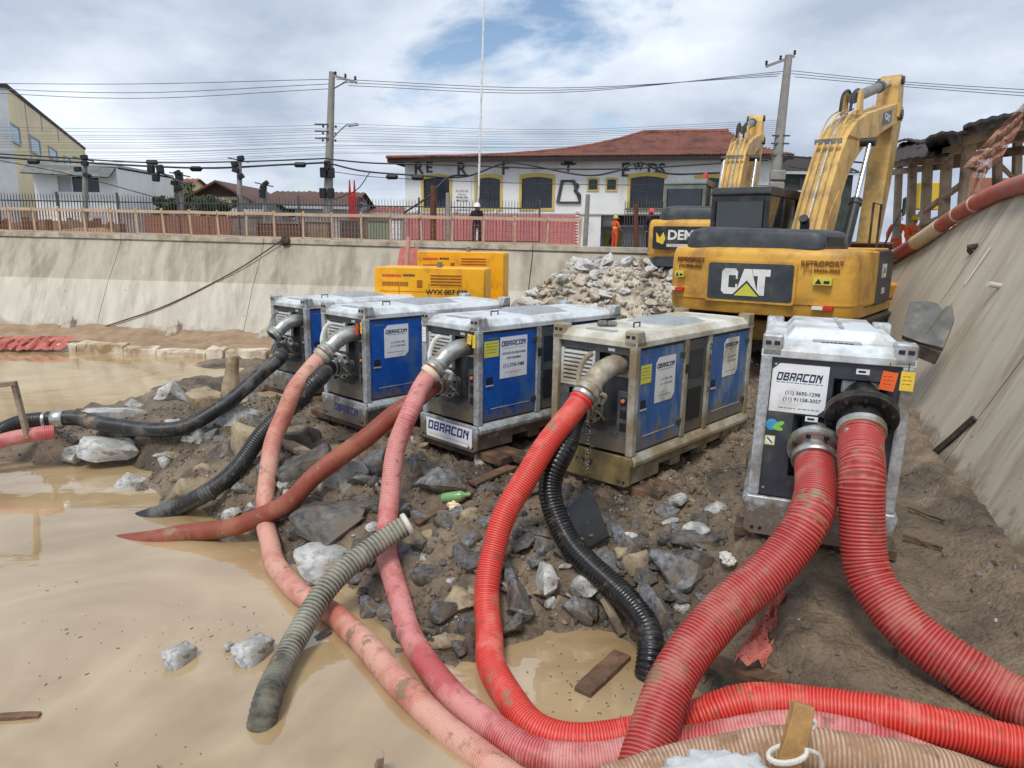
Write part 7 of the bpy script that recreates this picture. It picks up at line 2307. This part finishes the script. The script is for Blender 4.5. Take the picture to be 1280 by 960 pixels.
# dark green wall stepping down
a, b = aty(150, 208, 44), aty(206, 256, 62)
mb = MB()
mb.add([(a.x, a.y, STREET), (b.x, b.y, STREET), (b.x, b.y, b.z), (a.x, a.y, a.z), (a.x - 3, a.y + 1, STREET), (b.x - 3, b.y + 1, STREET), (b.x - 3, b.y + 1, b.z), (a.x - 3, a.y + 1, a.z)],
       [(0, 1, 2, 3), (7, 6, 5, 4), (3, 2, 6, 7), (0, 3, 7, 4), (1, 5, 6, 2)])
o = mb.obj('dark_wall', M['wall_green'], recenter=True)
tag(o, 'dark mossy side wall stepping down beside the white house', 'wall')
def gable(px0, px1, ye, yr, Yd, depth, wallm, roofm, label, ridge_along=True, wins=()):
    a, b = aty(px0, 262, Yd), aty(px1, 262, Yd)
    H_ = house('house', (a.x, Yd, STREET), 0, label)
    wd = b.x - a.x
    he = aty((px0 + px1) / 2, ye, Yd).z - STREET
    if ridge_along:
        hr = aty((px0 + px1) / 2, yr, Yd + depth / 2).z - STREET
        MB().box(0, wd, 0, depth, 0, he).obj('wall', M[wallm], H_)
        r = MB()
        n = max(6, int(wd / .35))
        for s_ in (0, 1):
            y0, y1 = (-.4, depth / 2) if s_ == 0 else (depth + .4, depth / 2)
            for k in range(n):
                u0, u1 = -.4 + (wd + .8) * k / n, -.4 + (wd + .8) * (k + 1) / n
                um = (u0 + u1) / 2
                q = [(u0, y0, he), (um, y0, he + .07), (um, y1, hr + .07), (u0, y1, hr)]
                q2 = [(um, y0, he + .07), (u1, y0, he), (u1, y1, hr), (um, y1, hr + .07)]
                f = (0, 1, 2, 3) if s_ == 0 else (3, 2, 1, 0)
                r.add(q, [f]).add(q2, [f])
        rf_ = r.obj('roof', M[roofm], H_)
        MB().box(-.4, wd + .4, -.42, -.36, he - .16, he + .02).obj('fascia', M['render_grey'], rf_)
        for x in (0, wd):
            MB().add([(x, 0, he), (x, depth, he), (x, depth / 2, hr)], [(0, 1, 2)]).obj('gable', M[wallm], H_)
    else:
        hr = aty((px0 + px1) / 2, yr, Yd).z - STREET
        MB().box(0, wd, 0, depth, 0, he).obj('wall', M[wallm], H_)
        MB().prism([(0, he), (wd, he), (wd / 2, hr - .1)], 'y', 0, depth).obj('gable', M[roofm], H_)
        r = MB()
        for s_ in (-1, 1):
            e = wd / 2 + s_ * (wd / 2 + .7)
            r.add([(e, -.7, he - .35), (wd / 2, -.7, hr), (wd / 2, depth, hr), (e, depth, he - .35), (e, -.7, he - .5), (wd / 2, -.7, hr - .15), (wd / 2, depth, hr - .15), (e, depth, he - .5)],
                  [(0, 1, 2, 3), (7, 6, 5, 4), (0, 4, 5, 1), (0, 3, 7, 4)])
        r.obj('roof', M['roof_brown'], H_)
    for x0, x1, y0, y1 in wins:
        u0, u1 = aty(x0, y0, Yd).x - a.x, aty(x1, y0, Yd).x - a.x
        z0, z1 = aty(x0, y1, Yd).z - STREET, aty(x0, y0, Yd).z - STREET
        w_ = MB().box(u0, u1, -.04, 0, z0, z1).obj('window', M['window_dark'], H_)
        MB().box(u0 - .1, u1 + .1, -.12, 0, z0 - .12, z0).obj('sill', M['render_grey'], w_)
    return H_
gable(168, 218, 240, 223, 60, 9, 'render_cream', 'roof_tile', 'cream house with a bright red tiled roof behind the dark wall', True, ((196, 200, 243, 250),))
gable(240, 312, 246, 226, 52, 9, 'render_cream', 'roof_brown', 'cream house with a brown boarded gable behind the slim poles', False, ((258, 264, 250, 260), (290, 296, 250, 260)))
gable(322, 432, 258, 240, 50, 10, 'render_grey', 'roof_brown', 'long low house under a dark brown roof beside the tall pole', True, ((360, 368, 262, 272),))
gable(378, 402, 250, 239, 62, 7, 'render_cream', 'roof_brown', 'small brown gable peeping over the long brown roof', False)
gable(456, 498, 266, 259, 56, 8, 'render_cream', 'roof_tile', 'low house with a tiled roof left of the white building', True)
gable(300, 330, 262, 254, 46, 4, 'render_grey', 'wall_green', 'grey lean-to with a dark roof beside the long brown house', True)
gable(590, 640, 262, 250, 75, 8, 'render_cream', 'roof_tile', 'far house hidden behind the white building', True) if 0 else None
# parked or stored clutter behind the guard fence
for k, (px, w_, h_, mt, lab) in enumerate(((305, 1.2, 1.2, 'exc_grey', 'grey site cabinet behind the guard fence'), (345, 2.2, .9, 'roof_brown', 'brown stack of timber behind the guard fence'), (470, 1.0, 1.1, 'cabinet_green', 'green site cabinet behind the guard fence'), (486, .9, 1.2, 'white_plate', 'white site cabinet beside the green one'), (385, 1.4, 1.0, 'wood_grey', 'weathered wooden crate beside the tall pole'), (430, .9, 1.1, 'exc_dark', 'dark cabinet beside the red totem'))):
    p = aty(px, 290, 34)
    c = empty('site_cabinet' if 'cabinet' in lab else 'timber_stack' if 'stack' in lab else 'crate', (p.x, 34 + .2 * k, STREET), 0, lab, 'cabinet' if 'cabinet' in lab else 'timber' if 'stack' in lab else 'crate')
    MB().box(-w_ / 2, w_ / 2, 0, .8, .08, h_).obj('body', M[mt], c, bev=.02)
    MB().box(-w_ / 2 - .05, w_ / 2 + .05, -.05, .85, h_, h_ + .06).obj('lid', M['exc_grey'], c, bev=.01)
    MB().box(-w_ / 2, w_ / 2, .05, .75, 0, .08).obj('base', M['exc_dark'], c)
# low brown site wall and dark building on the right behind the excavators
gable(905, 1062, 215, 196, 48, 10, 'wall_green', 'eave_dark', 'dark building under a long dark roof behind the excavator booms', True, ((930, 936, 222, 236), (1000, 1010, 224, 238)))

# trees
def tree(px, pyb, pyt, Yd, wpx, label, seed):
    rg = random.Random(seed)
    b = aty(px, pyb, Yd)
    b.z = STREET
    zt_ = aty(px, pyt, Yd).z - STREET
    T = empty('tree', b, 0, label, 'tree', 'street trees between the houses')
    w_ = wpx / FPX * Yd / 2
    MB().tube([(0, 0, 0), (.05, 0, zt_ * .4), (0, .05, zt_ * .8)], [.16, .12, .05], 8).obj('trunk', M['trunk'], T)
    for k in range(5):
        a = k * 1.3
        MB().tube([(0, 0, zt_ * (.35 + .07 * k)), (w_ * .6 * math.cos(a), w_ * .5 * math.sin(a), zt_ * (.6 + .06 * k))], [.06, .02], 6).obj('limb', M['trunk'], T)
    mb = MB()
    cl = [(rg.uniform(-.7, .7) * w_, rg.uniform(-.7, .7) * w_, zt_ * rg.uniform(.45, .93), rg.uniform(.25, .45) * w_) for _ in range(14)]
    for cx_, cy_, cz_, cr in cl:
        for _ in range(130):
            v_ = Vector((rg.gauss(0, 1), rg.gauss(0, 1), rg.gauss(0, .7)))
            v_ = v_.normalized() * cr * rg.uniform(.5, 1.1)
            p = Vector((cx_, cy_, cz_)) + v_
            q = Vector((rg.gauss(0, 1), rg.gauss(0, 1), rg.gauss(0, 1))).normalized()
            r = q.orthogonal().normalized() * .1
            s_ = q.cross(r).normalized() * .06
            mb.add([p - r, p + s_, p + r, p - s_], [(0, 1, 2, 3)])
    mb.obj('crown', M['leaf'], T, kind='stuff')
tree(228, 262, 226, 55, 44, 'leafy green tree between the red roof and the gabled house', 1)
tree(252, 264, 240, 48, 40, 'bushy green tree before the brown gabled house', 2)
tree(272, 264, 246, 47, 34, 'low green bush before the brown gabled house', 3)
tree(206, 264, 245, 46, 26, 'small green bush beside the dark mossy wall', 4)

# ------------------------------------------------------------------ timber shed above the slope
sh = empty('timber_shed', aty(1200, 262, 18), 0, 'rough open timber shed with sagging sheet roofs on top of the slope', 'shed')
sl_ = sh.location
def sp_(px, py, Yd): return aty(px, py, Yd) - sl_
for x0, y0, x1, y1, Yd, w_ in ((1203, 268, 1213, 165, 17, .26), (1178, 286, 1184, 192, 18.5, .24), (1155, 290, 1160, 198, 20, .24), (1137, 292, 1141, 205, 21, .22), (1120, 284, 1124, 208, 22, .2), (1246, 250, 1247, 180, 20, .22), (1270, 244, 1272, 176, 20, .22)):
    MB().beam(sp_(x0, y0 + 14, Yd), sp_(x1, y0 * .0 + y1, Yd), w_ * .95, w_ * .7, (0, 1, 0)).obj('post', M['shed_wood'], sh, bev=.015)
for a, b, w_ in (((1110, 206, 23), (1300, 186, 18.5), .22), ((1180, 190, 18.4), (1330, 160, 15.5), .2), ((1150, 268, 20.5), (1206, 228, 17), .12), ((1206, 176, 16.9), (1300, 150, 15.4), .2), ((1110, 216, 22), (1220, 203, 18.7), .16), ((1250, 206, 20), (1276, 232, 19.8), .1), ((1150, 282, 20), (1200, 262, 18), .1)):
    MB().beam(sp_(*a), sp_(*b), .12, w_).obj('beam', M['shed_wood'], sh, bev=.01)
def sheet(c, mt='exc_dark', th_=.05, n=14):
    a, b, d2, e2 = [sp_(*p) for p in c]         # front-left, front-right, back-right, back-left
    mb = MB()
    up = Vector((0, 0, th_))
    for i in range(n + 1):
        t_ = i / n
        z = Vector((0, 0, .03 * (i % 2) + .06 * math.sin(t_ * 5)))
        p, q = a.lerp(b, t_) + z, e2.lerp(d2, t_) + z
        mb.v += [tuple(p), tuple(q), tuple(p - up), tuple(q - up)]
    for i in range(n):
        k = i * 4
        mb.f += [(k, k + 4, k + 5, k + 1), (k + 2, k + 3, k + 7, k + 6), (k, k + 2, k + 6, k + 4), (k + 1, k + 5, k + 7, k + 3)]
    mb.f += [(0, 1, 3, 2), (n * 4, n * 4 + 2, n * 4 + 3, n * 4 + 1)]
    return mb.obj('roof_sheet', M[mt], sh)
sheet([(1156, 174, 17.2), (1212, 159, 16.2), (1216, 180, 23), (1166, 196, 24)], 'exc_dark', .06, 8)
sheet([(1204, 157, 16.1), (1360, 126, 14.2), (1360, 172, 22), (1214, 184, 23)], 'exc_dark', .07, 20)
sheet([(1112, 206, 20.5), (1186, 190, 17.8), (1190, 172, 22), (1124, 180, 25)], 'eave_dark')
sheet([(1108, 200, 23), (1152, 180, 21), (1156, 178, 26), (1112, 190, 27)], 'exc_dark')
sheet([(1120, 178, 23.5), (1156, 176, 22), (1156, 174, 26), (1124, 176, 27)], 'eave_dark')
for px, py, Yd, w_, h_, mt, lab in ((1245, 232, 24, 1.6, .5, 'barrier_orange', 'orange sheet stacked inside the timber shed'), (1165, 245, 25, .9, .9, 'tag_yellow', 'yellow machine part stored inside the timber shed'), (1260, 236, 25, .8, .7, 'sticker_yellow', 'yellow crate stored inside the timber shed')):
    p = aty(px, py, Yd)
    o = MB().prism(rounded_poly([(-w_ / 2, 0), (w_ / 2, 0), (w_ / 2, h_ * .8), (w_ * .3, h_), (-w_ / 2, h_)], .05, 2), 'y', 0, .6).obj('stored_sheet' if 'sheet' in lab else 'machine_part' if 'part' in lab else 'crate', M[mt], bev=.02)
    o.location = p - Vector((0, 0, h_ / 2))
    tag(o, lab, lab.split(' stor')[0].split(' stack')[0].split()[-1])
# brown net draped from the shed roof
gr = []
for k in range(18):
    t_ = k / 17
    a = aty(1284 - 70 * t_ - 4 * math.sin(t_ * 3), 128 + 72 * t_, 14.6)
    w_ = 6 + 24 * math.sin(t_ * 1.9)
    gr.append([aty(1284 - 68 * t_ + w_ * (j / 6 - .4), 128 + 82 * t_ + w_ * .25 * (j / 6), 14.6 + .12 * math.sin(j * 2 + k)) for j in range(7)])
for k in range(10):
    t_ = k / 9
    gr.append([aty(1222 - 10 * t_ + (22 - 8 * t_) * (j / 6 - .4), 208 + 72 * t_, 14.6 + .1 * math.sin(j * 2 + k)) for j in range(7)])
net('draped_net', gr, 'net_brown', 'brown netting draped from the timber shed roof down to the red pipe')
# debris along the crest behind the pipe
for k in range(26):
    t_ = rnd.random()
    p = on_slope(1120 + 150 * t_, 318 - 84 * t_, .0) + EN * rnd.uniform(.2, .7) + Vector((0, 0, rnd.uniform(.0, .2)))
    if rnd.random() < .5:
        q = p + Vector((rnd.uniform(-.5, .5), rnd.uniform(-.3, .3), rnd.uniform(-.05, .3)))
        plank('broken_stick', p, q, .05, .04, rnd.choice(('wood_grey', 'char_wood')), 'broken stick among the debris on the crest of the slope', 'stick', 'sticks on the crest of the slope')
    else:
        s_ = rnd.uniform(.15, .32)
        put_rock('clod', 'rock_tan', p, (s_, s_, s_ * .7), None, .5, 'lump of tan rubble on the crest of the slope', 'rubble', 'rubble on the crest of the slope')

# ------------------------------------------------------------------ people
def person(loc, rz, shirt, pants, helmet, label, pose='stand', vest=False):
    J = {'pel': (0, 0, .95), 'sp': (0, 0, 1.15), 'ch': (0, .01, 1.36), 'nk': (0, 0, 1.50), 'hd': (0, -.02, 1.60), 'tp': (0, -.02, 1.70),
         'ls': (-.19, .0, 1.42), 'rs': (.19, .0, 1.42), 'lh': (-.1, 0, .90), 'rh': (.1, 0, .90), 'lk': (-.11, -.02, .49), 'rk': (.12, -.03, .49), 'la': (-.12, .02, .08), 'ra': (.14, .02, .08), 'lt': (-.13, -.13, .04), 'rt': (.16, -.13, .04)}
    if pose == 'stand':
        J.update(le=(-.27, .02, 1.14), lw=(-.26, -.06, .90), lf=(-.25, -.08, .82), re=(.27, .02, 1.14), rw=(.24, -.08, .92), rf=(.22, -.1, .84))
    elif pose == 'crossed':
        J.update(le=(-.27, -.06, 1.16), lw=(-.05, -.22, 1.2), lf=(.03, -.22, 1.22), re=(.27, -.06, 1.16), rw=(.06, -.24, 1.15), rf=(-.02, -.25, 1.13))
    else:
        J.update(le=(-.29, -.02, 1.16), lw=(-.27, -.2, 1.0), lf=(-.26, -.26, .95), re=(.28, -.08, 1.17), rw=(.32, -.32, 1.12), rf=(.33, -.4, 1.12))
    R_ = {'pel': .15, 'sp': .14, 'ch': .16, 'nk': .06, 'hd': .095, 'tp': .08, 'ls': .075, 'rs': .075, 'le': .05, 're': .05, 'lw': .035, 'rw': .035, 'lf': .04, 'rf': .04, 'lh': .11, 'rh': .11, 'lk': .075, 'rk': .075, 'la': .05, 'ra': .05, 'lt': .045, 'rt': .045}
    Eg = [('pel', 'sp'), ('sp', 'ch'), ('ch', 'nk'), ('nk', 'hd'), ('hd', 'tp'), ('ch', 'ls'), ('ch', 'rs'), ('ls', 'le'), ('le', 'lw'), ('lw', 'lf'), ('rs', 're'), ('re', 'rw'), ('rw', 'rf'), ('pel', 'lh'), ('pel', 'rh'), ('lh', 'lk'), ('lk', 'la'), ('la', 'lt'), ('rh', 'rk'), ('rk', 'ra'), ('ra', 'rt')]
    ks = list(J)
    me = bpy.data.meshes.new('person')
    me.from_pydata([J[k] for k in ks], [(ks.index(a), ks.index(b)) for a, b in Eg], [])
    o = bpy.data.objects.new('person', me)
    COL.objects.link(o)
    md = o.modifiers.new('s', 'SKIN')
    sv = me.skin_vertices[0].data if me.skin_vertices else None
    if sv is None:
        bm = bmesh.new()
        bm.from_mesh(me)
        bm.verts.layers.skin.verify()
        bm.to_mesh(me)
        bm.free()
        sv = me.skin_vertices[0].data
    for i, k in enumerate(ks):
        sv[i].radius = (R_[k], R_[k] * (.75 if k in ('pel', 'sp', 'ch') else 1))
        sv[i].use_root = (k == 'pel')
    o.modifiers.new('u', 'SUBSURF').levels = 2
    dg = bpy.context.evaluated_depsgraph_get()
    m2 = bpy.data.meshes.new_from_object(o.evaluated_get(dg))
    o.modifiers.clear()
    o.data = m2
    m2.materials.clear()
    for n_ in (shirt, pants, 'skin', 'boot', 'hivis'): m2.materials.append(M[n_])
    hands = [Vector(J['lf']), Vector(J['rf'])]
    for p in m2.polygons:
        c = p.center
        i = 0 if c.z > .96 else 1
        if c.z > 1.5: i = 2
        if c.z < .13: i = 3
        if min((c - h).length for h in hands) < .075: i = 2
        if vest and (1.13 < c.z < 1.2) and abs(c.x) < .22: i = 4
        p.material_index = i
        p.use_smooth = True
    o.location = loc
    o.rotation_euler = (0, 0, rz)
    tag(o, label, 'person')
    MB().lathe([(.165, 1.635), (.168, 1.645), (.125, 1.66), (.122, 1.72), (.095, 1.775), (.045, 1.80), (.005, 1.805)], 18, (0, -.025, 0)).obj('helmet', M[helmet], o, smooth=True)
    MB().add([(-.1, -.13, 1.645), (.1, -.13, 1.645), (.07, -.24, 1.63), (-.07, -.24, 1.63), (-.1, -.13, 1.655), (.1, -.13, 1.655), (.07, -.24, 1.64), (-.07, -.24, 1.64)], [(0, 1, 2, 3), (7, 6, 5, 4), (3, 2, 6, 7), (0, 3, 7, 4), (1, 5, 6, 2)]).obj('helmet_peak', M[helmet], o)
    f = MB()
    f.lathe([(.002, -.03), (.02, -.02), (.016, .0), (.002, .01)], 8, (0, -.125, 1.585))
    f.obj('nose', M['skin'], o, smooth=True)
    mb = MB()
    for s in (-1, 1): mb.lathe([(.002, -.012), (.011, 0), (.002, .012)], 8, (s * .035, -.108, 1.61))
    mb.box(-.028, .028, -.112, -.1, 1.535, 1.545)
    mb.obj('eyes_and_mouth', M['ink_black'], o)
    return o
p = aty(596, 302, 29)
person((p.x, 29, STREET - .02), 0.1, 'cloth_dark', 'cloth_dark', 'helmet_white', 'person in dark clothes and white helmet standing with folded arms behind the guard fence', 'crossed')
p = aty(768, 302, 38)
person((p.x, 38, STREET - .12), 2.2, 'cloth_orange', 'cloth_orange', 'helmet_yellow', 'person in orange overalls and yellow helmet standing before the gated entrance', 'reach', True)
p = aty(812, 302, 30)
person((p.x, 30, STREET - .1), .5, 'cloth_dark', 'cloth_dark', 'helmet_pink', 'person with a pink helmet half hidden behind the smaller excavator', 'stand')
for px, yd, h_, rz, lab in ((1143, 21, 'helmet_yellow', .4, 'person in orange with a yellow helmet at the foot of the shed posts'), (1124, 24, 'helmet_white', -.5, 'person in orange with a white helmet beyond the shed posts')):
    p = aty(px, 270, yd)
    hz_ = p.z - 1.75
    person((p.x, yd, hz_), rz, 'cloth_orange', 'cloth_orange', h_, lab, 'reach', True)
